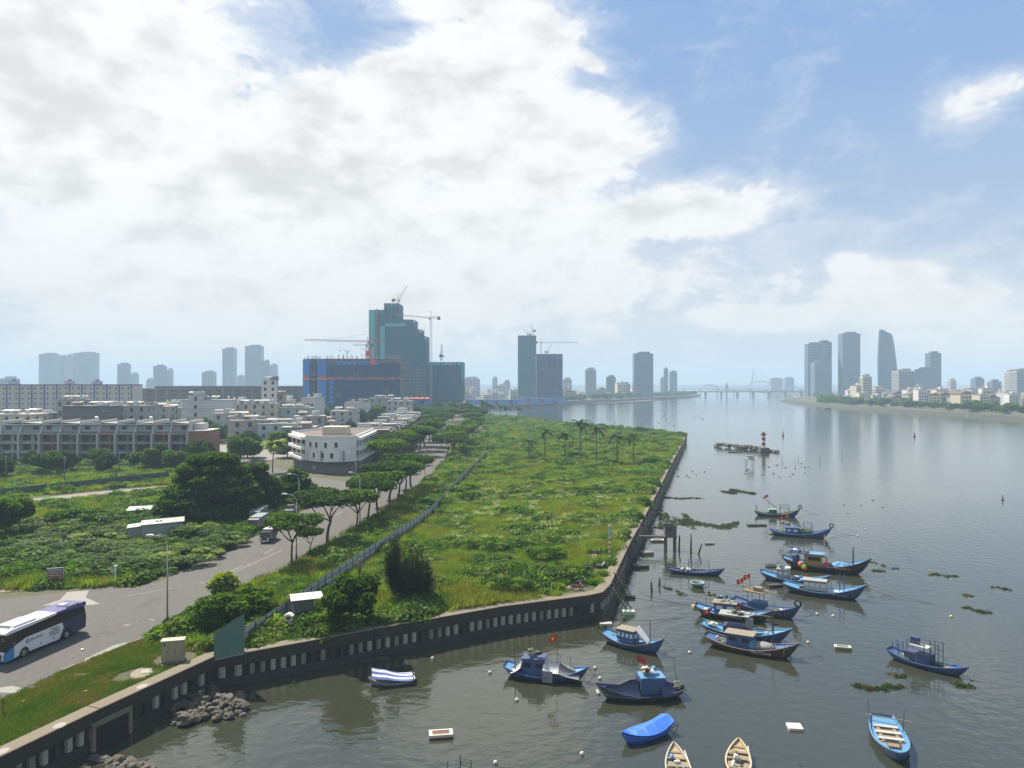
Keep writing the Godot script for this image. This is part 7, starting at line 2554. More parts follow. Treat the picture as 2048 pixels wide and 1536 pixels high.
func build_river_things() -> void:
	var white := mat("foam_white", Color(0.4, 0.39, 0.35), 0.8)
	var dark := mat("wet_wood", Color(0.02, 0.018, 0.015), 0.7)
	var wood := nmat("wet_timber", [Color(0.03, 0.026, 0.02), Color(0.075, 0.065, 0.05)], 1.2, 0.04, 0.8)
	rng.seed = 61
	# mooring floats
	var fm := MB.new()
	fm.blob(Vector3(0, 0.08, 0), Vector3(0.2, 0.2, 0.2), rng, 0.04, 10, 7)
	var fmesh := fm.mesh(true)
	for q in [[980, 1346], [1034, 1401], [1190, 1337], [1200, 1358], [1195, 1384], [1197, 1388], [1361, 1375], [1379, 1306], [1634, 1229], [1666, 1233], [1616, 1286], [1902, 1234], [1943, 1359], [1715, 1073], [1731, 1059], [1164, 1509], [991, 1527], [865, 1318], [1345, 1372]]:
		float_thing("mooring_float", "round pale mooring float bobbing on the water among the boats", "float", P(q[0], q[1], WY), fmesh, white, "mooring floats")
	# foam rafts
	var raft := func(label: String, u: float, v: float, s: Vector3, turn: float, m: Material, rim := true) -> void:
		var o := thing("foam_raft", label, "raft", P(u, v, WY), turn)
		bpart(o, "slab", m, Vector3(0, 0.12, 0), s)
		if rim:
			for z in [-1.0, 1.0]:
				bpart(o, "edge_float", white, Vector3(0, 0.26, z * s.z * 0.42), Vector3(s.x, 0.22, s.z * 0.16))
			for x in [-1.0, 1.0]:
				bpart(o, "edge_float", white, Vector3(x * s.x * 0.43, 0.27, 0), Vector3(s.x * 0.14, 0.22, s.z * 0.68))
	raft.call("broken white foam raft with a rust stained hollow floating alone", 882, 1472, Vector3(2.1, 0.4, 1.1), 0.15, mat("raft_rust", Color(0.12, 0.05, 0.03), 0.8))
	raft.call("square white foam slab floating by itself", 1589, 1456, Vector3(1.25, 0.22, 1.15), -0.1, white, false)
	raft.call("weedy green and cream foam raft adrift beyond the boats", 1685, 1298, Vector3(1.8, 0.3, 0.8), -0.25, mat("raft_green", Color(0.10, 0.14, 0.06), 0.9))
	raft.call("dark timber raft moored below the pier hut", 1315, 1083, Vector3(2.6, 0.35, 1.0), 0.0, wood)
	raft.call("grey box raft tied to the quay wall beneath the range pole", 1293, 1108, Vector3(2.2, 0.7, 1.6), 0.2, mat("raft_grey", Color(0.12, 0.125, 0.12), 0.8), false)
	raft.call("black pontoon raft carrying a heap of gear by the quay wall", 1281, 1135, Vector3(2.7, 0.7, 1.4), 0.0, dark, false)
	raft.call("low dark skiff-like raft tied by the quay below the corner", 1258, 1196, Vector3(1.7, 0.5, 0.8), 0.1, dark, false)
	raft.call("pale green topped pontoon moored at the quay corner ladders", 1257, 1228, Vector3(1.6, 0.7, 1.0), 0.0, mat("raft_mint", Color(0.28, 0.40, 0.28), 0.7), false)
	raft.call("white oval tub floating at the quay by the blue boat", 1211, 1249, Vector3(1.6, 0.25, 0.7), 0.1, white, false)
	raft.call("grey plank raft adrift near the standing piles", 1419, 1088, Vector3(1.8, 0.25, 0.7), 0.0, mat("raft_grey", Color(0.12, 0.125, 0.12), 0.8), false)
	raft.call("dark raft with plank moored behind the green boat", 1513, 1051, Vector3(4.2, 0.4, 1.1), 0.05, wood, false)
	raft.call("flat dark barge float between the blue boats", 1438 + 110, 1173, Vector3(2.3, 0.5, 1.2), 0.2, dark, false)
	raft.call("small box float beside the grey-cabin boat", 1541, 1133, Vector3(1.6, 0.6, 0.9), 0.0, dark)
	raft.call("straw-coloured bundle float beside the pale-roofed boat", 1393, 1215, Vector3(1.2, 0.4, 0.8), 0.1, mat("raft_straw", Color(0.3, 0.25, 0.15), 0.9), false)
	raft.call("dark wire crate floating by the wall, nearer the feathery tree", 735, 1323, Vector3(1.6, 0.15, 0.9), 0.2, mat("crate_green", Color(0.02, 0.035, 0.025), 0.8), false)
	raft.call("dark wire crate floating by the wall, next to another crate", 765, 1319, Vector3(1.5, 0.15, 0.9), 0.1, mat("crate_green", Color(0.02, 0.035, 0.025), 0.8), false)
	# basket boat
	var bb := MB.new()
	bb.lathe([Vector2(0.2, -0.15), Vector2(0.75, 0.0), Vector2(0.98, 0.35), Vector2(1.02, 0.62), Vector2(0.94, 0.62), Vector2(0.85, 0.3), Vector2(0.3, 0.1), Vector2(0, 0.1)], 20)
	var bo := thing("basket_boat", "round teal woven basket boat floating between the slim boat and the fleet", "boat", P(1395, 1173, WY))
	part(bo, "tub", bb.mesh(true), nmat("basket_teal", [Color(0.05, 0.13, 0.14), Color(0.08, 0.19, 0.19)], 0.8, 0.06, 0.7))
	var rim := MB.new()
	for i in 20:
		var a0 := TAU * i / 20
		var a1 := TAU * (i + 1) / 20
		rim.tube(Vector3(cos(a0), 0.64, sin(a0)), Vector3(cos(a1), 0.64, sin(a1)), 0.06, 0.06, 5, false)
	part(bo, "rim", rim.mesh(), mat("basket_rim", Color(0.35, 0.42, 0.4), 0.7))
	# pier hut on legs with a gangway to the wall
	var at := P(1340, 1098, WY)
	var hut := thing("pier_hut", "roofless dark concrete hut on four legs reached by a gangway from the quay", "hut", at, -0.06)
	var conc := nmat("stained_concrete", [Color(0.05, 0.048, 0.042), Color(0.13, 0.125, 0.11)], 2.0, 0.03, 0.9)
	for x in [-0.85, 0.85]:
		for z in [-0.8, 0.8]:
			bpart(hut, "leg", conc, Vector3(x, 0.9, z), Vector3(0.34, 3.6, 0.34))
	for s in [[Vector3(-0.62, 3.6, 1.0), Vector3(0.75, 2.1, 0.14)], [Vector3(0.62, 3.6, 1.0), Vector3(0.75, 2.1, 0.14)], [Vector3(0, 2.95, 1.0), Vector3(0.5, 0.8, 0.14)], [Vector3(0, 4.4, 1.0), Vector3(0.5, 0.5, 0.14)], [Vector3(0, 3.6, -1.0), Vector3(2.0, 2.1, 0.14)], [Vector3(1.0, 3.6, 0), Vector3(0.14, 2.1, 1.86)], [Vector3(-1.0, 3.6, 0), Vector3(0.14, 2.1, 1.86)]]:
		bpart(hut, "wall", conc, s[0], s[1])
	bpart(hut, "floor", conc, Vector3(0, 2.45, 0), Vector3(2.3, 0.2, 2.3))
	for s in [[Vector3(0, 5.0, 1.25), Vector3(3.0, 0.14, 0.22)], [Vector3(0, 5.0, -1.25), Vector3(3.0, 0.14, 0.22)], [Vector3(1.4, 5.0, 0), Vector3(0.22, 0.14, 2.3)], [Vector3(-1.4, 5.0, 0), Vector3(0.22, 0.14, 2.3)]]:
		bpart(hut, "roof_beam", wood, s[0], s[1])
	for x in [-1.4, 1.4]:
		for z in [-1.25, 1.25]:
			bpart(hut, "roof_strut", wood, Vector3(x * 0.85, 4.8, z * 0.85), Vector3(0.12, 0.5, 0.12), Basis(Vector3.BACK, -x * 0.3))
	var gw := thing("gangway", "narrow timber gangway with handrail from the quay wall to the pier hut", "gangway", at + Vector3(-3.4, 2.5, 0.1), -0.06)
	for i in 9:
		bpart(gw, "plank", wood, Vector3(-2.2 + i * 0.55, 0, 0), Vector3(0.5, 0.08, 1.0))
	for z in [-0.45, 0.45]:
		bpart(gw, "beam", wood, Vector3(0, -0.14, z), Vector3(5.0, 0.18, 0.12))
	for x in [-2.0, -0.7, 0.6]:
		bpart(gw, "rail_post", wood, Vector3(x, 0.5, -0.45), Vector3(0.07, 1.0, 0.07))
	bpart(gw, "handrail", wood, Vector3(-0.7, 1.0, -0.45), Vector3(2.8, 0.06, 0.06))
	# ladders against the quay corner
	for q in [[1222, 1170, 1262, 1222, "bamboo ladder leaning on the quay corner down to the green-topped pontoon"], [1231, 1142, 1258, 1192, "bamboo ladder leaning against the quay wall above the low skiff raft"], [1248, 1092, 1268, 1122, "dark ladder leaning on the quay wall near the box raft"]]:
		var a := P(q[0], q[1], 0.9)
		var b := P(q[2], q[3], WY)
		var ld := thing("ladder", q[4], "ladder", (a + b) / 2)
		var c := (a + b) / 2
		var side := (a - b).cross(Vector3(0.3, 0, 1)).normalized() * 0.28
		for s in [-1.0, 1.0]:
			var m := MB.new()
			m.tube(a - c + side * s, b - c + side * s, 0.09, 0.08, 5)
			part(ld, "rail", m.mesh(), wood)
		for i in 9:
			var p := a.lerp(b, (i + 1) / 10.0) - c
			var m := MB.new()
			m.tube(p - side * 1.6, p + side * 1.6, 0.06, 0.06, 5)
			part(ld, "rung", m.mesh(), wood)
	# standing piles
	for q in [[1382, 1105, 3.4, 0.0, "tall leaning timber pile with rope standing by the pier hut"], [1396, 1108, 1.9, 0.35, "short tilted timber pile beside the tall one"], [1358, 1098, 2.6, 0.05, "dark timber pile just behind the pier hut legs"], [1304, 1183, 1.5, -0.1, "stubby timber pile with flotsam between basket boat and quay"], [1319, 1171, 1.3, 0.0, "upright timber stub near the stubby pile"]]:
		var m := MB.new()
		m.tube(Vector3(0, -0.4, 0), Vector3(q[3] * q[2], q[2], 0), 0.19, 0.14, 7)
		solo("timber_pile", q[4], "pile", m.mesh(true), wood, Transform3D(Basis(), P(q[0], q[1], WY)))
	# breakwater spit with a striped beacon
	var a := P(1428, 893, WY)
	var e := P(1556, 905, WY)
	var bw := MB.new()
	rng.seed = 17
	for i in 150:
		var t := rng.randf()
		var hgt := 1.6 * (1.0 - 0.75 * smooth01(0.72, 1.0, t)) * smooth01(0.0, 0.06, t)
		var s := rng.randf_range(0.5, 1.1)
		var off := rng.randf_range(-1.0, 1.0)
		bw.blob(a.lerp(e, t) + Vector3(0, (1.0 - off * off) * hgt, off * 4.0), Vector3(s, s * 0.7, s), rng, 0.25, 6, 4)
	var sp := thing("rock_spit", "dark rock breakwater spit in mid river carrying the striped beacon", "breakwater")
	part(sp, "rocks", bw.mesh(), nmat("spit_rock", [Color(0.04, 0.038, 0.034), Color(0.12, 0.115, 0.1)], 4.0, 0.05, 0.9)).set_meta("kind", "stuff")
	var bc := thing("beacon", "red and white banded river beacon standing on the rock spit", "beacon", P(1527, 905, WY))
	var red := mat("beacon_red", Color(0.13, 0.025, 0.02), 0.7)
	var wht := mat("beacon_white", Color(0.55, 0.53, 0.5), 0.7)
	bpart(bc, "plinth", conc, Vector3(0, 1.2, 0), Vector3(4.0, 2.0, 4.0))
	for i in 5:
		var m := MB.new()
		m.tube(Vector3(0, 2.2 + i * 1.15, 0), Vector3(0, 3.35 + i * 1.15, 0), 0.85, 0.85, 14)
		part(bc, "band", m.mesh(), wht if i % 2 == 0 else red)
	var cap := MB.new()
	cap.lathe([Vector2(0.85, 7.9), Vector2(1.25, 8.1), Vector2(1.25, 8.6), Vector2(0.7, 8.7), Vector2(0.6, 9.3), Vector2(0, 9.6)], 14)
	part(bc, "lantern_gallery", cap.mesh(), red)
	# stilt net platform
	var np := thing("net_platform", "small stilted lift-net platform with a hut in mid river", "platform", P(1499, 932, WY))
	for x in [-1.3, 1.3]:
		for z in [-1.0, 1.0]:
			bpart(np, "leg", wood, Vector3(x, 1.2, z), Vector3(0.14, 3.4, 0.14))
	bpart(np, "deck", mat("platform_grey", Color(0.2, 0.2, 0.19), 0.8), Vector3(0, 2.6, 0), Vector3(3.4, 0.16, 2.6))
	bpart(np, "hut", white, Vector3(0.2, 3.2, 0), Vector3(2.0, 1.1, 1.6))
	bpart(np, "hut_roof", mat("platform_grey", Color(0.2, 0.2, 0.19), 0.8), Vector3(0.2, 3.85, 0), Vector3(2.6, 0.12, 2.0))
	for s in [-1.0, 1.0]:
		var m := MB.new()
		m.tube(Vector3(1.0, 2.8, s), Vector3(1.8, 5.2, s * 1.2), 0.05, 0.04, 5)
		part(np, "net_pole", m.mesh(), wood)
	var fb := MB.new()
	for i in 6:
		fb.box(Vector3(-2.5 + i, 0.15, 0), Vector3(0.9, 0.35, 1.0))
	solo("float_line", "string of dark fish-cage floats beside the rock spit", "floats", fb.mesh(), dark, Transform3D(Basis(Vector3.UP, -0.1), P(1470, 905, WY)))
	# channel buoys and stakes
	for q in [[1566, 872, "dark channel buoy with a round topmark beyond the beacon"], [1829, 873, "dark conical channel buoy alone in the open river"], [2005, 1000, "red tipped channel stake buoy far out on the right of the fleet"]]:
		var bo2 := thing("channel_buoy", q[2], "buoy", P(q[0], q[1], WY))
		var m := MB.new()
		m.lathe([Vector2(0.7, -0.1), Vector2(0.8, 0.4), Vector2(0.35, 0.8), Vector2(0.22, 2.2), Vector2(0.0, 2.3)], 10)
		part(bo2, "body", m.mesh(), mat("buoy_dark", Color(0.05, 0.03, 0.03), 0.6))
		if q[0] > 1900:
			bo2.scale = Vector3.ONE * 0.45
		bpart(bo2, "topmark", mat("band_red", Color(0.30, 0.05, 0.035), 0.7), Vector3(0, 2.6, 0), Vector3(0.5, 0.6, 0.5))
	for q in [[1597, 920], [1564, 922], [1684, 916], [1590, 930], [1640, 1063 - 140]]:
		var m := MB.new()
		m.tube(Vector3.ZERO, Vector3(0.1, 2.4, 0), 0.08, 0.06, 5)
		float_thing("net_stake", "thin net stake standing in the river past the rock spit", "stake", P(q[0], q[1], WY), m.mesh(), dark, "net stakes")
	# floating water weed: rosettes of leaves in drifts
	weed_drifts()
	# pole tips at the lower edge
	var stk := MB.new()
	stk.tube(P(1598, 1526, WY + 0.1), P(1612, 1540, WY - 0.1), 0.04, 0.04, 5)
	solo("drift_pole", "short dark pole lying in the water below the open blue boat", "pole", stk.mesh(), dark)

func weed_drifts() -> void:
	var m := MB.new()
	m.colored = true
	rng.seed = 99
	for i in 26:
		var d := rnd_dir(0.4)
		d.y = absf(d.y) * 0.7
		var f := rng.randf_range(0.7, 1.3)
		m.col = Color(f, f, f)
		leaf(m, d * rng.randf_range(0.08, 0.4), (Vector3.UP + d * 0.8).normalized(), 0.17)
	var mesh := m.mesh()
	var pl := []
	var tn := []
	# each drift: pixel line u0, v0, u1, v1, width in metres, how many
	for q in [[1308, 1050, 1480, 1048, 4.5, 420], [1308, 1042, 1380, 1036, 9.0, 260], [1330, 996, 1405, 997, 1.0, 90], [1445, 983, 1503, 984, 4.0, 330], [1704, 1372, 1760, 1378, 0.5, 40], [1770, 1371, 1796, 1376, 0.5, 22], [1785, 1350, 1800, 1352, 0.5, 14], [1905, 1368, 1935, 1372, 0.6, 22], [1855, 1148, 1910, 1153, 0.6, 26], [1925, 1215, 1985, 1228, 0.7, 34], [1925, 1190, 1945, 1192, 0.4, 10], [1990, 1175, 2020, 1180, 0.4, 12], [1748, 1141, 1765, 1143, 0.5, 16], [1170, 1240, 1215, 1258, 1.2, 34], [1395, 1180, 1430, 1190, 0.5, 14], [1240, 1240, 1250, 1236, 0.5, 8], [575, 1367, 595, 1370, 0.4, 7], [1480, 925, 1620, 955, 3.0, 60], [1560, 1045, 1580, 1050, 0.6, 10], [1540, 1068, 1556, 1070, 0.6, 12], [1700, 1000, 1760, 1055, 8.0, 16], [1280, 960, 1340, 985, 4.0, 40], [1320, 1172, 1372, 1190, 0.6, 20], [1730, 1122, 1800, 1140, 0.6, 14], [1345, 935, 1420, 960, 6.0, 26], [1150, 845, 1350, 855, 10.0, 60], [1300, 820, 1420, 840, 14.0, 50]]:
		for i in (q[5] / 3 if q[5] < 100 and q[4] >= 3.0 else q[5]):
			var t := rng.randf()
			var p := P(lerpf(q[0], q[2], t), lerpf(q[1], q[3], t), WY)
			var w: float = q[4]
			if q[5] < 100 and q[4] >= 3.0:   # loose scraps strewn over an area
				p = P(rng.randf_range(q[0], q[2]), rng.randf_range(q[1], q[3]), WY)
			elif q[5] < 100:   # thin drifts gather in knots
				t = clampf((floorf(t * 5.0) + 0.5) / 5.0 + rng.randfn(0.0, 0.045), 0.0, 1.0)
				p = P(lerpf(q[0], q[2], t), lerpf(q[1], q[3], t), WY)
			var off := (rng.randf() + rng.randf() - 1.0) * w
			p.z += off * (0.35 + 0.65 * sin(t * PI)) + w * 0.7 * sin(t * 9.0 + q[0])
			p.x += rng.randfn(0.0, 0.3)
			var s := rng.randf_range(0.7, 1.3) * (1.0 + clampf((-p.z - 150) / 300.0, 0, 2))
			pl.append(Transform3D(Basis(Vector3.UP, rng.randf() * TAU) * Basis.from_scale(Vector3(s, s * 0.8, s)), p))
			tn.append(vary(Color(0.045, 0.075, 0.018) if rng.randf() < 0.7 else Color(0.11, 0.10, 0.045), 0.4))
	scatter("water_weed", "dark green floating water weed drifting in mats on the river", "water weed", mesh, leafmat("weed_leaves"), pl, tn)

# ---------------------------------------------------------------- building sites, far towers, bridges, far city
func lattice(mb: MB, p: Vector3, q: Vector3, w: float, th: float, n: int, tri := false) -> void:
	var b := mb.aim(p, q)
	var cs := [b.x * w / 2 + b.z * w / 2, -b.x * w / 2 + b.z * w / 2, -b.x * w / 2 - b.z * w / 2, b.x * w / 2 - b.z * w / 2]
	if tri:
		cs = [b.x * w / 2, -b.x * w / 2, b.z * w * 0.9]
	for c in cs:
		mb.beam(p + c, q + c, th)
	for i in n:
		var a := p.lerp(q, float(i) / n)
		var e := p.lerp(q, float(i + 1) / n)
		for k in cs.size():
			mb.beam(a + cs[k], e + cs[(k + 1) % cs.size()], th * 0.7)

func tower_crane(label: String, base: Vector3, h: float, jib_dir: float, jib: float, back: float, raise := 0.0, orange := false) -> void:
	var o := thing("tower_crane", label, "crane", base, jib_dir)
	var st := mat("crane_pale" if not orange else "crane_red", Color(0.45, 0.42, 0.38) if not orange else Color(0.30, 0.09, 0.06), 0.6)
	var m := MB.new()
	lattice(m, Vector3.ZERO, Vector3(0, h, 0), 1.9, 0.28, int(h / 3.0))
	part(o, "mast", m.mesh(), st)
	var tip := Vector3(cos(raise) * jib, h + 1.5 + sin(raise) * jib, 0)
	var j := MB.new()
	lattice(j, Vector3(0, h + 1.5, 0), tip, 1.6, 0.24, int(jib / 3.0), true)
	part(o, "jib", j.mesh(), st)
	var c := MB.new()
	lattice(c, Vector3(0, h + 1.5, 0), Vector3(-back, h + 1.5, 0), 1.5, 0.24, int(back / 3.0))
	part(o, "counter_jib", c.mesh(), st)
	bpart(o, "counterweight", mat("ballast", Color(0.1, 0.09, 0.09), 0.9), Vector3(-back + 1, h + 0.6, 0), Vector3(3, 3, 2))
	bpart(o, "cab", mat("crane_cab", Color(0.3, 0.32, 0.34), 0.5), Vector3(1.2, h + 0.3, 1.4), Vector3(1.8, 2.2, 1.5))
	var a := MB.new()
	a.beam(Vector3(0, h + 1.5, 0), Vector3(0, h + 8, 0), 0.5)
	a.beam(Vector3(0, h + 8, 0), tip * Vector3(0.6, 1, 1) + Vector3(0, 0, 0), 0.12)
	a.beam(Vector3(0, h + 8, 0), Vector3(-back, h + 2, 0), 0.12)
	part(o, "tie_bars", a.mesh(), st)
	var r := MB.new()
	if raise < 0.3:
		r.beam(Vector3(jib * 0.45, h + 1, 0), Vector3(jib * 0.45, h - 7, 0), 0.12)
		r.box(Vector3(jib * 0.45, h - 7.5, 0), Vector3(0.8, 1, 0.8))
		part(o, "hook_block", r.mesh(), st)

# concrete frame under construction: slabs, columns, netting panels
func site_frame(o: Node3D, w: float, d: float, fh: float, floors: int, y0: float, core: Material, slab: Material, net: Material, net_from: int, net_to: int, bays: int, both := true, x0 := 0.0) -> void:
	bpart(o, "core", core, Vector3(x0, y0 + fh * floors / 2.0, -1.0), Vector3(w * 0.93, fh * floors - 0.4, d * 0.9))
	for f in floors + 1:
		bpart(o, "floor_slab", slab, Vector3(x0, y0 + f * fh, 0), Vector3(w, 0.32, d))
	for k in bays + 1:
		bpart(o, "column", slab, Vector3(x0 - w / 2 + 0.3 + (w - 0.6) * k / bays, y0 + fh * floors / 2.0, d / 2 - 0.3), Vector3(0.7, fh * floors, 0.5))
	if net:
		for f in range(net_from, net_to):
			for k in bays:
				if (f * 7 + k * 13) % 37 == 0:
					continue
				bpart(o, "net_panel", net, Vector3(x0 - w / 2 + w * (k + 0.5) / bays, y0 + fh * (f + 0.5), d / 2 + 0.35), Vector3(w / bays - 0.15, fh - 0.1, 0.06))
			if both:
				for s in [-1.0, 1.0]:
					bpart(o, "net_panel", net, Vector3(x0 + s * (w / 2 + 0.35), y0 + fh * (f + 0.5), 0), Vector3(0.06, fh - 0.1, d))

func build_sites() -> void:
	var slab := nmat("raw_concrete", [Color(0.20, 0.19, 0.18), Color(0.28, 0.27, 0.25)], 8.0, 0.03)
	var core := slab
	var bnet := mat("net_dark_blue", Color(0.02, 0.058, 0.15), 0.9)
	var bright := mat("net_bright_blue", Color(0.03, 0.17, 0.48), 0.8)
	var gnet := mat("net_green", Color(0.032, 0.13, 0.19), 0.9)
	var gbright := mat("net_bright_green", Color(0.11, 0.40, 0.42), 0.85)
	var orange := mat("net_orange", Color(0.50, 0.10, 0.05), 0.8)
	for m in [bnet, gnet]:
		m.transparency = BaseMaterial3D.TRANSPARENCY_ALPHA
		m.albedo_color.a = 0.9
	# blue-netted block
	var D := 620.0
	var at := Vector3((703 - CX) * D / F, 0, -D - 20)
	var o := thing("blue_netted_site", "mid-rise building under construction wrapped in dark netting with bright blue edge strips", "building site", at, 0.0)
	site_frame(o, 71, 36, 3.6, 14, 0, core, slab, bnet, 0, 13, 14, false, 6.0)
	# end bay: open between two blockwork walls in the middle storeys, so that the sky shows through
	site_frame(o, 6.6, 30, 3.6, 14, 0, core, slab, bnet, 0, 13, 1, false, -39.2)
	site_frame(o, 3.8, 30, 3.6, 4, 0, core, slab, bnet, 0, 4, 1, false, -33.9)
	site_frame(o, 3.8, 30, 3.6, 4, 36, core, slab, bnet, 0, 4, 1, false, -33.9)
	for f in range(4, 11):
		bpart(o, "floor_slab", slab, Vector3(-33.9, f * 3.6, 0), Vector3(3.8, 0.5, 30))
		bpart(o, "column", slab, Vector3(-33.9, f * 3.6 - 1.8, 14.5), Vector3(0.6, 3.6, 0.5))
	for q in [[-40.0, 6.0, 15.75], [-25.8, 8.0, 18.7]]:
		for f in 13:
			bpart(o, "blue_net_strip", orange if f in [0, 8] else bright, Vector3(q[0], 5.4 + f * 3.55, q[2]), Vector3(q[1] - 0.3 * (f % 2), 3.45, 0.08))
	for k in 8:
		bpart(o, "blue_net_patch", bright, Vector3(-11.0 + k * 4.6, 46.6, 18.5), Vector3(3.6, 2.9, 0.08))
	for k in 5:
		bpart(o, "blue_net_patch", bright, Vector3(-17.5, 30.0 - k * 4.2, 18.5), Vector3(3.6, 3.0, 0.08))
	mat("pale_panel", Color(0.34, 0.35, 0.35), 0.8)
	bpart(o, "safety_deck", mat("deck_pale", Color(0.45, 0.45, 0.43), 0.8), Vector3(0, 33.1, 18.6), Vector3(86, 0.35, 1.2))
	for k in 26:
		bpart(o, "orange_screen", orange, Vector3(-22.0 + k * 2.5, 34.3, 18.45), Vector3(2.2 if (k * 5) % 7 > 2 else 0.6, 1.4, 0.08))
	for q in [[18.0, 48.0], [14.0, 55.0]]:
		bpart(o, "red_hoist_screen", mat("screen_red", Color(0.55, 0.08, 0.07), 0.8), Vector3(q[0], q[1], 18.7), Vector3(4.4, 4.6, 0.3))
	rng.seed = 45
	for k in 70:
		var x := rng.randf_range(-42, 41)
		var h := rng.randf_range(1.2, 4.0)
		bpart(o, "starter_column", core if k % 3 > 0 else slab, Vector3(x, 50.6 + h / 2, rng.randf_range(6, 17)), Vector3(0.35, h, 0.35))
	for q in [[-6.0, 1.0], [11.0, 1.4]]:
		var pm := MB.new()
		pm.beam(Vector3(q[0], 50.4, 10), Vector3(q[0], 56.5 + q[1], 10), 0.6)
		pm.beam(Vector3(q[0], 56 + q[1], 10), Vector3(q[0] - 4, 58.5 + q[1], 10), 0.4)
		pm.beam(Vector3(q[0], 55 + q[1], 10), Vector3(q[0] + 2.5, 57 + q[1], 10), 0.4)
		part(o, "concrete_pump_boom", pm.mesh(), core)
	# green-netted stepped tower
	D = 760.0
	at = Vector3((797 - CX) * D / F, 0, -D - 16)
	var t := thing("green_netted_tower", "tall stepped tower under construction wrapped in green netting", "building site", at, 0.0)
	for q in [[-23.0, 16.0, 30], [-7.5, 15.0, 32], [8.0, 16.0, 27], [18.5, 9.0, 24], [25.5, 6.0, 22]]:
		site_frame(t, q[1], 30, 3.45, q[2], 0, core, slab, gnet, 2, q[2] + 1, 4, true, q[0])
	for f in range(12, 31):
		bpart(t, "bright_net_strip", gbright, Vector3(-27.8, 3.45 * (f + 0.5), 15.6), Vector3(6.6, 3.3, 0.08))
		if f < 26:
			bpart(t, "bright_net_strip", gbright, Vector3(-17.0, 3.45 * (f + 0.5), 15.6), Vector3(5.0, 3.3, 0.08))
	for k in 9:
		bpart(t, "bright_net_strip", gbright, Vector3(-13.0 + k * 2.4, 3.45 * 26.4, 15.7), Vector3(2.2, 3.2, 0.08))
	for f in range(2, 14):
		for k in 9:
			bpart(t, "balcony_grid", mats["pale_panel"], Vector3(2.0 + k * 3.0, 3.45 * f, 15.6), Vector3(2.8, 0.28, 0.3))
	for k in 10:
		bpart(t, "scaffold_pole", mats["pale_panel"], Vector3(0.6 + k * 3.0, 27.5, 15.7), Vector3(0.22, 41, 0.22))
	for k in 24:
		bpart(t, "starter_column", core, Vector3(1.0 + k * 1.1, 3.45 * (27.8 if k < 13 else 24.8), 10), Vector3(0.3, 3.6, 0.3))
	var hoist := MB.new()
	lattice(hoist, Vector3(-22.4, 0, 17.5), Vector3(-22.4, 108, 17.5), 1.4, 0.25, 36)
	part(t, "hoist_mast", hoist.mesh(), core)
	bpart(t, "hoist_car", mats["pale_panel"], Vector3(-24.0, 53, 18.5), Vector3(4.4, 5.0, 2.4))
	# lower green-netted slab right of it
	at = Vector3((889 - CX) * 770.0 / F, 0, -790)
	var g := thing("green_netted_block", "lower block under construction with green netting beside the stepped tower", "building site", at, 0.0)
	site_frame(g, 38, 26, 3.5, 15, 0, core, slab, gnet, 3, 15, 9)
	for k in 8:
		bpart(g, "bright_net_strip", gbright, Vector3(-17.0 + k * 4.6, 51.0, 13.6), Vector3(4.2 if k % 3 else 2.0, 3.2, 0.08))
	for f in range(9, 15):
		bpart(g, "bright_net_strip", gbright, Vector3(18.6, 3.5 * (f + 0.5), 13.6), Vector3(2.0, 3.3, 0.08))
		bpart(g, "bright_net_strip", gbright, Vector3(-20.5, 3.5 * (f + 0.5), 13.6), Vector3(5.4, 3.3, 0.08))
	# low blue canopy at the sites' foot
	for q in [[828, 700, 30, 15, "low site building hung with blue sheets and orange awnings at the foot of the towers"], [620, 560, 26, 10, "site office hoarding of bright blue sheets before the netted block"], [985, 1000, 75, 8, "long low row of blue hoardings along the river bank"], [1080, 1080, 80, 9, "blue-screened podium under the pair of dark towers"]]:
		var D2: float = q[1]
		var c := thing("blue_hoarding", q[4], "hoarding", Vector3((q[0] - CX) * D2 / F, 0, -D2))
		bpart(c, "frame", core, Vector3(0, q[3] / 2.0, -3), Vector3(q[2], q[3], 6))
		for k in int(q[2] / 5.0):
			bpart(c, "blue_sheet", bright if (k * 3) % 4 else bnet, Vector3(-q[2] / 2 + 2.5 + k * 5.0, q[3] * 0.5, 0.15), Vector3(4.8, q[3] * (0.8 if k % 3 else 0.95), 0.1))
			if q[0] == 828:
				bpart(c, "awning", orange, Vector3(-q[2] / 2 + 2.5 + k * 5.0, q[3] + 0.4, 0), Vector3(4.0, 0.25, 3.0), Basis(Vector3.RIGHT, 0.35))
	# pair of dark towers by the river
	D = 1130.0
	for q in [[1054, 36, 671, 30, "tallest of the dark glass-netted pair of unfinished towers by the inlet"], [1099, 52, 708, 25, "lower broader unfinished tower of the dark pair by the inlet"]]:
		var hh: float = CAM_H + (HY - q[2]) * D / F
		var w: float = q[1] * D / F
		var n := int(hh / 3.6)
		var p := thing("unfinished_tower", q[4], "building", Vector3((q[0] - CX) * D / F, 0, -D - 14))
		site_frame(p, w, 26, hh / n, n, 0, core, slab, gnet if q[0] == 1054 else bnet, 2, n, 5)
	# cranes
	tower_crane("tower crane whose long level jib reaches left over the blue-netted block", Vector3((737 - CX) * 660.0 / F, 40, -665), 27, PI * 0.98, 61, 17, 0.03, true)
	tower_crane("small saddle crane with stubby jib on top of the blue-netted block", Vector3((735 - CX) * 650.0 / F, 48, -650), 15, PI, 13, 5)
	tower_crane("luffing crane raised steeply on the roof of the green-netted tower", Vector3((795 - CX) * 775.0 / F, 108, -778), 10, 0.35, 18, 6, 1.05)
	tower_crane("hammerhead crane standing right of the green-netted tower, jib to the left", Vector3((862 - CX) * 745.0 / F, 0, -745), 96, PI * 1.02, 34, 9, 0.09)
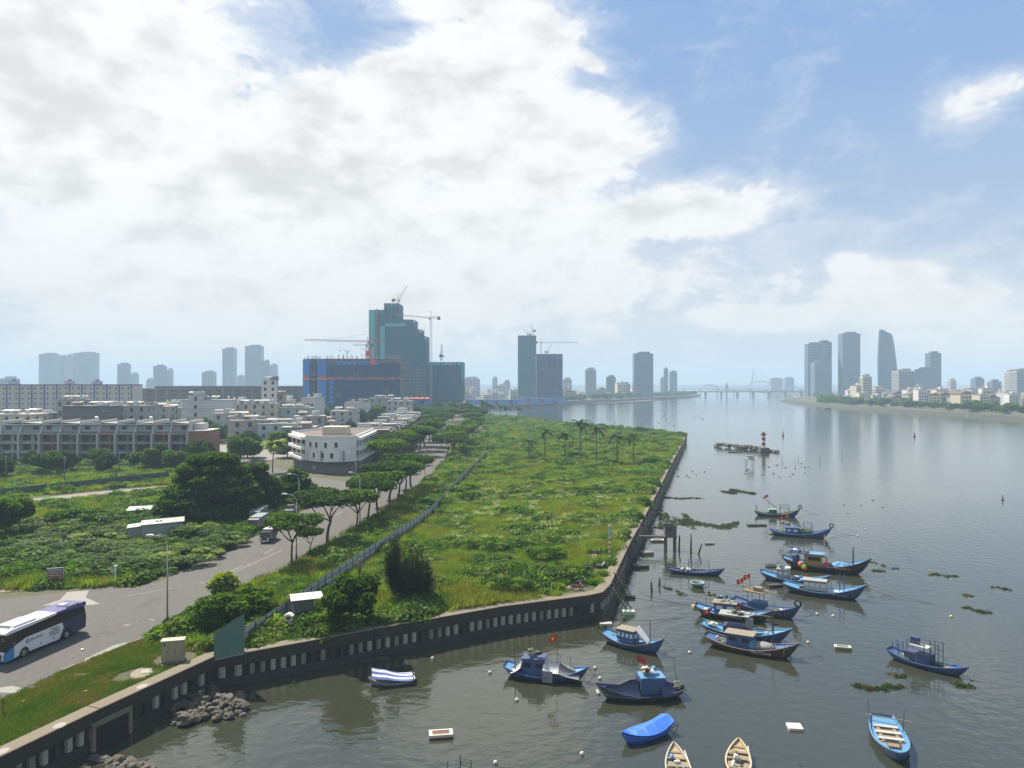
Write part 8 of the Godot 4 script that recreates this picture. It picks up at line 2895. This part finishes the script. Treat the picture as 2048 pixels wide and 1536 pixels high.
	tower_crane("short luffing crane on the roof of the lower green-netted block", Vector3((882 - CX) * 780.0 / F, 54, -785), 5, PI * 0.4, 12, 3, 1.45)
	tower_crane("crane between the dark pair of towers with a long level jib over the water", Vector3((1082 - CX) * 1120.0 / F, 75, -1122), 18, 0.0, 56, 8)
	tower_crane("luffing crane raised on the tallest dark tower by the inlet", Vector3((1066 - CX) * 1130.0 / F, 105, -1135), 7, PI * 0.95, 9, 4, 1.1)
	tower_crane("second luffing crane on the tallest dark tower, boom leaning left", Vector3((1057 - CX) * 1130.0 / F, 105, -1145), 2, PI, 10, 4, 0.8)
	tower_crane("luffing crane leaning right on the lower dark tower by the inlet", Vector3((1096 - CX) * 1130.0 / F, 75, -1140), 4, 0.0, 14, 4, 1.1)

# tall finished tower: body, floor lines, corner piers, crown
func tower(label: String, u0: float, u1: float, vtop: float, D: float, style: int, turn := 0.0, called := "tower") -> void:
	var h := CAM_H + (HY - vtop) * D / F
	var dp := clampf((u1 - u0) * D / F * 0.6, 9.0, 24.0)
	var xa := (u0 - CX) * (D + (dp if u0 > CX else 0.0)) / F
	var xb := (u1 - CX) * (D + (0.0 if u1 > CX else dp)) / F
	var w := xb - xa
	var o := thing(called, label, "building", Vector3((xa + xb) / 2, 0, -D - dp / 2), turn)
	var body: Material = [mat("tower_glass", Color(0.03, 0.07, 0.145), 0.25), mat("tower_pale", Color(0.30, 0.32, 0.35), 0.7), mat("tower_grey", Color(0.08, 0.115, 0.18), 0.6), mat("tower_cream", Color(0.45, 0.40, 0.31), 0.7)][style]
	var band: Material = [mat("tower_line", Color(0.16, 0.19, 0.23), 0.5), mat("tower_line_dark", Color(0.10, 0.11, 0.13), 0.5), mat("tower_line", Color(0.16, 0.19, 0.23), 0.5), mat("tower_line_dark", Color(0.10, 0.11, 0.13), 0.5)][style]
	bpart(o, "body", body, Vector3(0, h / 2, 0), Vector3(w, h, dp))
	var n := mini(int(h / 3.7), 40)
	var bands := MB.new()
	for f in range(1, n):
		bands.box(Vector3(0, h * f / n, 0), Vector3(w + 0.5, 0.9 if style != 1 and style != 3 else 1.5, dp + 0.5))
	part(o, "floor_bands", bands.mesh(), band)
	var piers := MB.new()
	var np := maxi(2, int(w / 7.0))
	for k in np + 1:
		piers.box(Vector3(-w / 2 + w * k / np, h / 2, dp / 2 + 0.4), Vector3(0.9, h, 0.5))
	part(o, "piers", piers.mesh(), body)
	bpart(o, "crown", body, Vector3(w * 0.08, h + 2.2, 0), Vector3(w * 0.55, 4.4, dp * 0.6))
	bpart(o, "plant_room", band, Vector3(-w * 0.2, h + 1.3, 0), Vector3(w * 0.25, 2.6, dp * 0.4))

func build_skyline() -> void:
	# far left
	for q in [[78, 120, 708, 2600, 0, "broad hazy slab tower, left one of the far pair beyond the striped block"], [120, 134, 712, 2650, 0, "narrow hazy slab joined to the broad far slab tower"], [134, 148, 710, 2550, 1, "narrow pale slab joined to the taller of the far pair"], [147, 199, 706, 2600, 0, "broad hazy slab tower, taller right one of the far pair beyond the striped block"], [235, 262, 728, 2300, 2, "mid-height hazy tower beside the far slab pair"], [262, 278, 747, 2300, 1, "low hazy annexe beside the mid-height far tower"], [307, 334, 732, 2200, 2, "hazy tower with a stepped crown before the city"], [334, 347, 739, 2250, 1, "slim pale wing of the stepped-crown hazy tower"], [404, 433, 744, 2000, 1, "squat hazy block left of the slim tall tower"], [445, 474, 697, 2400, 0, "slim tall hazy tower next to the widest one"], [490, 528, 692, 2350, 0, "widest tall hazy tower with stepped right flank"], [528, 540, 722, 2380, 0, "stepped flank of the widest tall hazy tower"], [540, 556, 730, 2360, 1, "lower stepped flank of the widest tall hazy tower"], [293, 308, 759, 2200, 1, "low pale hazy block at the foot of the stepped-crown tower"], [475, 489, 752, 2300, 1, "low hazy block between the slim tall and the widest towers"], [0, 40, 757, 1500, 1, "low pale block showing above the striped apartment block"],
		[925, 960, 757, 1700, 1, "pale hazy block right of the green-netted block"], [985, 995, 756, 2200, 1, "small far hazy block in the gap before the dark tower pair"], [1008, 1020, 763, 1900, 1, "low far hazy block close to the dark tower pair"],
		[1126, 1143, 759, 1500, 1, "pale mid-rise beside the lower dark tower"], [1170, 1192, 739, 1600, 1, "white hotel tower with vertical stripes on the left bank"], [1212, 1231, 754, 1650, 2, "mid-rise grey block on the left bank"], [1242, 1260, 768, 1650, 1, "low block by the wide waterfront tower"], [1265, 1306, 707, 1600, 0, "wide dark waterfront tower standing alone on the left bank"], [1327, 1336, 738, 2100, 2, "slim far tower left of its broader neighbour"], [1338, 1354, 744, 2150, 2, "broader far tower under a thin crane"], [1320, 1328, 757, 2100, 1, "small far block beside the slim far tower"],
		[1538, 1565, 757, 2900, 1, "far pale block behind the bridges"], [1565, 1588, 756, 2800, 1, "stepped far pale block behind the bridges"],
		[1609, 1640, 688, 1740, 0, "dark twin-crowned tower, first of the right bank group"], [1630, 1663, 684, 1740, 0, "rear half of the dark twin-crowned tower with taller crown"], [1621, 1662, 724, 1690, 2, "paler front slab of the dark twin-crowned tower"], [1676, 1720, 667, 1700, 2, "tall grey tower with fine floor lines on the right bank"], [1850, 1882, 706, 1700, 0, "dark tower with pale flank right of the curved tower"], [1829, 1868, 738, 1680, 0, "dark lower slab before the pale-flanked tower"], [1757, 1766, 743, 1650, 2, "slim grey block beside the curved glass tower"],
		[1719, 1743, 753, 1180, 3, "cream ornate hotel block with many small windows on the right bank"], [1743, 1771, 776, 1190, 3, "low cream annexe of the ornate hotel block"], [1783, 1829, 742, 1250, 1, "white apartment tower with balconies on the right bank"], [1895, 1912, 760, 1900, 3, "far domed cream block behind the low roofs"], [1941, 1968, 757, 1700, 2, "grey far block on the right bank skyline"], [1974, 2002, 763, 1500, 2, "grey-blue long block on the right bank skyline"], [2009, 2030, 744, 1250, 3, "tan side wing of the balconied block at the right edge"], [2018, 2056, 742, 1180, 1, "white balconied block at the right edge of the skyline"], [1925, 1962, 786, 1020, 1, "white twin gabled house block near the right bank shore"], [1826, 1850, 775, 1080, 1, "white flat-roofed hall by the right bank trees"], [1876, 1900, 783, 1060, 3, "cream hall with arched front near the right bank trees"]]:
		tower(q[5], q[0], q[1], q[2], q[3], q[4])
	# curved glass tower: leaning elliptical sections with a slanted top
	var D := 1720.0
	var o := thing("curved_tower", "curved glass tower with a slanted pointed top on the right bank", "building", Vector3((1783 - CX) * D / F, 0, -D - 20))
	var gl := mat("tower_glass", Color(0.03, 0.07, 0.145), 0.25)
	var m := MB.new()
	var bands := MB.new()
	var N := 28
	var hmax := CAM_H + (HY - 656) * D / F
	var prev := []
	for j in N + 1:
		var t := float(j) / N
		var rx := 24.0 * (1.0 - 0.42 * pow(t, 2.2))
		var cx := 4.0 * (1.0 - t) - 4.5 * t
		var row := []
		for i in 24:
			var a := TAU * i / 24
			var y := hmax * t
			if j >= N - 2:
				y -= (0.5 + 0.5 * cos(a)) * 20.0 * (1.0 if j == N else 0.4)
			row.append(Vector3(cx + cos(a) * rx, y, sin(a) * 17.0 * (1.0 - 0.35 * t * t)))
		if j > 0:
			for i in 24:
				m.quad(prev[i], prev[(i + 1) % 24], row[(i + 1) % 24], row[i])
		if j == N:
			for i in 24:
				m.tri(row[i], row[(i + 1) % 24], Vector3(cx, hmax - 9.0, 0))
		elif j > 0 and j < N - 2:
			for i in 24:
				var c := Vector3(cx, row[i].y, 0)
				bands.beam(c + (row[i] - c) * 1.01, c + (row[(i + 1) % 24] - c) * 1.01, 0.7)
		prev = row
	part(o, "glass_shell", m.mesh(true), gl)
	part(o, "floor_bands", bands.mesh(), mat("tower_line", Color(0.16, 0.19, 0.23), 0.5))
	# windows of the two nearest right bank blocks
	build_bridges()
	build_far_city()

func build_bridges() -> void:
	var pale := mat("bridge_pale", Color(0.36, 0.38, 0.40), 0.7)
	var dark := mat("bridge_dark", Color(0.12, 0.14, 0.17), 0.7)
	# girder bridge
	var o := thing("girder_bridge", "low girder bridge on slim piers crossing the far river", "bridge")
	var z := -2043.0
	bpart(o, "deck", dark, Vector3(680, 8.6, z), Vector3(420, 2.6, 12))
	bpart(o, "railing", pale, Vector3(680, 10.4, z + 6), Vector3(420, 0.9, 0.4))
	for i in 9:
		bpart(o, "pier", dark, Vector3(500 + i * 45, 2.5, z), Vector3(4, 12, 9))
	var tw := MB.new()
	tw.beam(Vector3(605, -3, z), Vector3(605, 34, z), 3.0)
	tw.beam(Vector3(597, 12, z), Vector3(605, 28, z), 1.2)
	tw.beam(Vector3(613, 12, z), Vector3(605, 28, z), 1.2)
	part(o, "pylon", tw.mesh(), dark)
	# arch bridge behind
	var b := thing("arch_bridge", "long arched bridge with two waves of arches behind the girder bridge", "bridge")
	z = -2700.0
	bpart(b, "deck", pale, Vector3(880, 12, z), Vector3(560, 3, 16))
	for q in [[735.0, 75.0, 17.0], [925.0, 130.0, 30.0]]:
		var m := MB.new()
		var hg := MB.new()
		var n := 18
		for i in n:
			var t0 := float(i) / n
			var t1 := float(i + 1) / n
			var a := Vector3(q[0] + (t0 - 0.5) * q[1], 12 + q[2] * 4 * t0 * (1 - t0), z)
			var e := Vector3(q[0] + (t1 - 0.5) * q[1], 12 + q[2] * 4 * t1 * (1 - t1), z)
			m.beam(a, e, 3.0)
			hg.beam(a, Vector3(a.x, 12, z), 0.5)
		part(b, "arch", m.mesh(), pale)
		part(b, "hangers", hg.mesh(), pale)
	for i in 9:
		bpart(b, "pier", pale, Vector3(640 + i * 62, 4, z), Vector3(4, 15, 10))
	# leaning pylon with stays
	var c := thing("cable_stayed_bridge", "far bridge with one tall leaning pylon and fine stay cables", "bridge")
	z = -4000.0
	var top := Vector3((1508 - CX) * 4000.0 / F, 28 + (HY - 738) * 4000.0 / F, z)
	var foot := Vector3((1500 - CX) * 4000.0 / F, -3, z)
	var p := MB.new()
	p.beam(foot, top, 7.0)
	part(c, "pylon", p.mesh(), pale)
	bpart(c, "deck", pale, Vector3(foot.x + 20, 14, z), Vector3(560, 3.5, 20))
	var s := MB.new()
	for i in 9:
		s.beam(foot.lerp(top, 0.55 + 0.05 * i), Vector3(foot.x + 60 + i * 24.0, 15, z), 0.7)
		s.beam(foot.lerp(top, 0.55 + 0.05 * i), Vector3(foot.x - 40 - i * 18.0, 15, z), 0.7)
	part(c, "stay_cables", s.mesh(), pale)

func city_house(i: int) -> Node3D:
	var o := thing("city_house", "", "house")
	var wm := wallmat([0, 1, 2, 7, 6, 1, 0, 2][i])
	rng.seed = 800 + i
	var w := 9.0 + (i % 3) * 3.0
	var h := 9.0 + (i % 4) * 3.2
	bpart(o, "wall", wm, Vector3(0, h / 2, 0), Vector3(w, h, 12))
	if i in [2, 5]:
		var r := MB.new()
		r.extrude(PackedVector2Array([Vector2(-w / 2 - 0.5, h), Vector2(w / 2 + 0.5, h), Vector2(0, h + 3.0)]), -6.4, 6.4)
		part(o, "roof", r.mesh(), mats["red_tile_roof"])
	else:
		bpart(o, "roof", wallmat(1 if i % 2 else 7), Vector3(0, h + 0.2, 0), Vector3(w + 0.6, 0.4, 12.6))
		bpart(o, "roof_room", wallmat(7), Vector3(w * 0.2, h + 1.5, -2), Vector3(3.5, 2.6, 4))
		part(o, "water_tank", tank_mesh(), mats["tank_steel"], Transform3D(Basis(), Vector3(-w * 0.25, h + 0.4, 1)))
	var g := mat("house_glass", Color(0.025, 0.03, 0.035), 0.2)
	for f in int(h / 3.2):
		for x in [-0.28, 0.0, 0.28]:
			bpart(o, "window", g, Vector3(x * w, 1.8 + f * 3.2, 6.05), Vector3(w * 0.17, 1.5, 0.1))
	return o

func build_far_city() -> void:
	var pr := []
	for i in 8:
		pr.append(city_house(i))
	var r := RandomNumberGenerator.new()
	r.seed = 55
	var cnt := [0]
	var put := func(x: float, z: float, s: float, lab: String, grp: String) -> void:
		var o: Node3D = pr[cnt[0]] if cnt[0] < 8 else copy(pr[r.randi() % 8], Vector3.ZERO)
		o.transform = Transform3D(Basis(Vector3.UP, r.randf_range(-0.25, 0.25)) * Basis.from_scale(Vector3(s, s * r.randf_range(0.7, 1.1), s)), Vector3(x, 0.3, z))
		tag(o, lab, "house", grp)
		cnt[0] += 1
	# right bank rows
	for i in 120:
		var z := -r.randf_range(760, 1500)
		var x0 := 470.0 if z > -1110 else 470.0 + (-z - 1110) * 0.5
		put.call(x0 + 40.0 + pow(r.randf(), 1.3) * 420.0 * (-z / 1000.0), z, r.randf_range(0.9, 1.35), "low house among the packed roofs of the right river bank", "houses of the right bank")
	# left bank beyond the inlet and behind the sites
	for i in 70:
		var z := -r.randf_range(1250, 1900)
		var u := r.randf_range(880, 1300)
		var x := (u - CX) * -z / F
		if x > 60.0 + (-z - 1215) * 0.55:
			continue
		put.call(x, z, r.randf_range(1.0, 1.6), "low hazy house of the city on the left bank beyond the inlet", "houses beyond the inlet")
	for i in 90:
		var z := -r.randf_range(760, 1700)
		var u := r.randf_range(-40, 610)
		put.call((u - CX) * -z / F, z, r.randf_range(0.9, 1.3), "low hazy house of the city behind the apartment blocks", "houses behind the apartment blocks")
	for i in 46:
		var z := -r.randf_range(455, 640)
		var u := r.randf_range(260, 640)
		put.call((u - CX) * -z / F, z, r.randf_range(0.75, 1.1), "low town house among the roofs before the long dark block", "town roofs before the long dark block")
	# trees along the far banks
	var t0 := round_tree(901, 9.0, 6.0, GREEN_A, "bank_tree", 30, 1.0)
	var first := true
	rng.seed = 31
	for i in 105:
		var z := -r.randf_range(560, 1750)
		var x := 462.0 + r.randf_range(0, 26)
		if z < -1110:
			x = 478.0 + (-z - 1110) * 0.40 + r.randf_range(0, 30)
		tree_at(t0, "bushy green tree in the belt along the right river bank", "trees of the right bank", Vector3(x, 0.5, z), r.randf_range(7, 12), 9.0, first, 1.25)
		first = false
	for i in 60:
		var t := i / 60.0
		var z := -lerpf(1230, 2000, t)
		var x := 80.0 + (-z - 1215) * 0.55 - r.randf_range(6, 30)
		tree_at(t0, "hazy tree in the belt along the left river bank beyond the inlet", "trees of the left bank", Vector3(x, 0, z), r.randf_range(8, 13), 9.0, false, 1.5)
	# stone embankment of the left bank and small moored boats on the right bank
	var em := MB.new()
	var pts := [Vector3(-35, 0.2, -955), Vector3(89, 0.2, -1215), Vector3(180, 0.2, -1300), Vector3(275, 0.2, -1498), Vector3(400, 0.2, -1750)]
	for i in pts.size() - 1:
		em.beam(pts[i], pts[i + 1], 3.0, 3.0)
	struct("left_embankment", em.mesh(), mats["pale_concrete"])
	var spit := MB.new()
	spit.sheet(PackedVector2Array([Vector2(90, -1205), Vector2(150, -1195), Vector2(250, -1330), Vector2(300, -1500), Vector2(270, -1490), Vector2(180, -1290)]), -2.3)
	struct("mud_flat", spit.mesh(), mats["mud_foreshore"])
	var sb := thing("moored_skiff", "", "boat")
	var hm := mat("skiff_dark", Color(0.05, 0.06, 0.08), 0.7)
	hull(sb, 9.0, 2.6, 0.9, 0.4, 0.8, 0.6, hm, mat("skiff_rail", Color(0.25, 0.22, 0.2), 0.7), mat("skiff_deck", Color(0.12, 0.14, 0.16), 0.8))
	bpart(sb, "cabin", mat("skiff_cabin", Color(0.3, 0.32, 0.33), 0.7), Vector3(-1, 1.4, 0), Vector3(2.6, 1.5, 1.7))
	var n := 0
	for q in [[1838, 828], [1862, 831], [1880, 832], [1915, 834], [1938, 836], [1950, 834], [1962, 838], [2042, 840], [1795, 822], [1760, 823], [1640, 815], [1655, 817], [1625, 812]]:
		var o := sb if n == 0 else copy(sb, Vector3.ZERO)
		o.transform = Transform3D(Basis(Vector3.UP, r.randf_range(-0.6, 0.6)), P(q[0], q[1], WY))
		tag(o, "small dark boat moored along the mud of the right river bank", "boat", "boats of the right bank")
		n += 1
	var bw := MB.new()
	bw.box(Vector3.ZERO, Vector3(60, 0.8, 3.0))
	solo("floating_jetty", "long pale floating jetty lying off the right river bank", "jetty", bw.mesh(), mat("foam_white", Color(0.4, 0.39, 0.35), 0.8), Transform3D(Basis(Vector3.UP, 1.2), P(1790, 822, WY) + Vector3(0, 0.4, 0)))

func _ready() -> void:
	unit_box.size = Vector3.ONE
	setup_view()
	layout()
	build_setting()
	build_ground_cover()
	build_trees()
	build_fence()
	build_sheds()
	build_lamps()
	build_bus()
	build_vehicles()
	build_people_bits()
	build_signs()
	build_rocks()
	build_terraces()
	build_corner_building()
	build_shophouses()
	build_mid_houses()
	build_boats()
	build_river_things()
	build_sites()
	build_skyline()
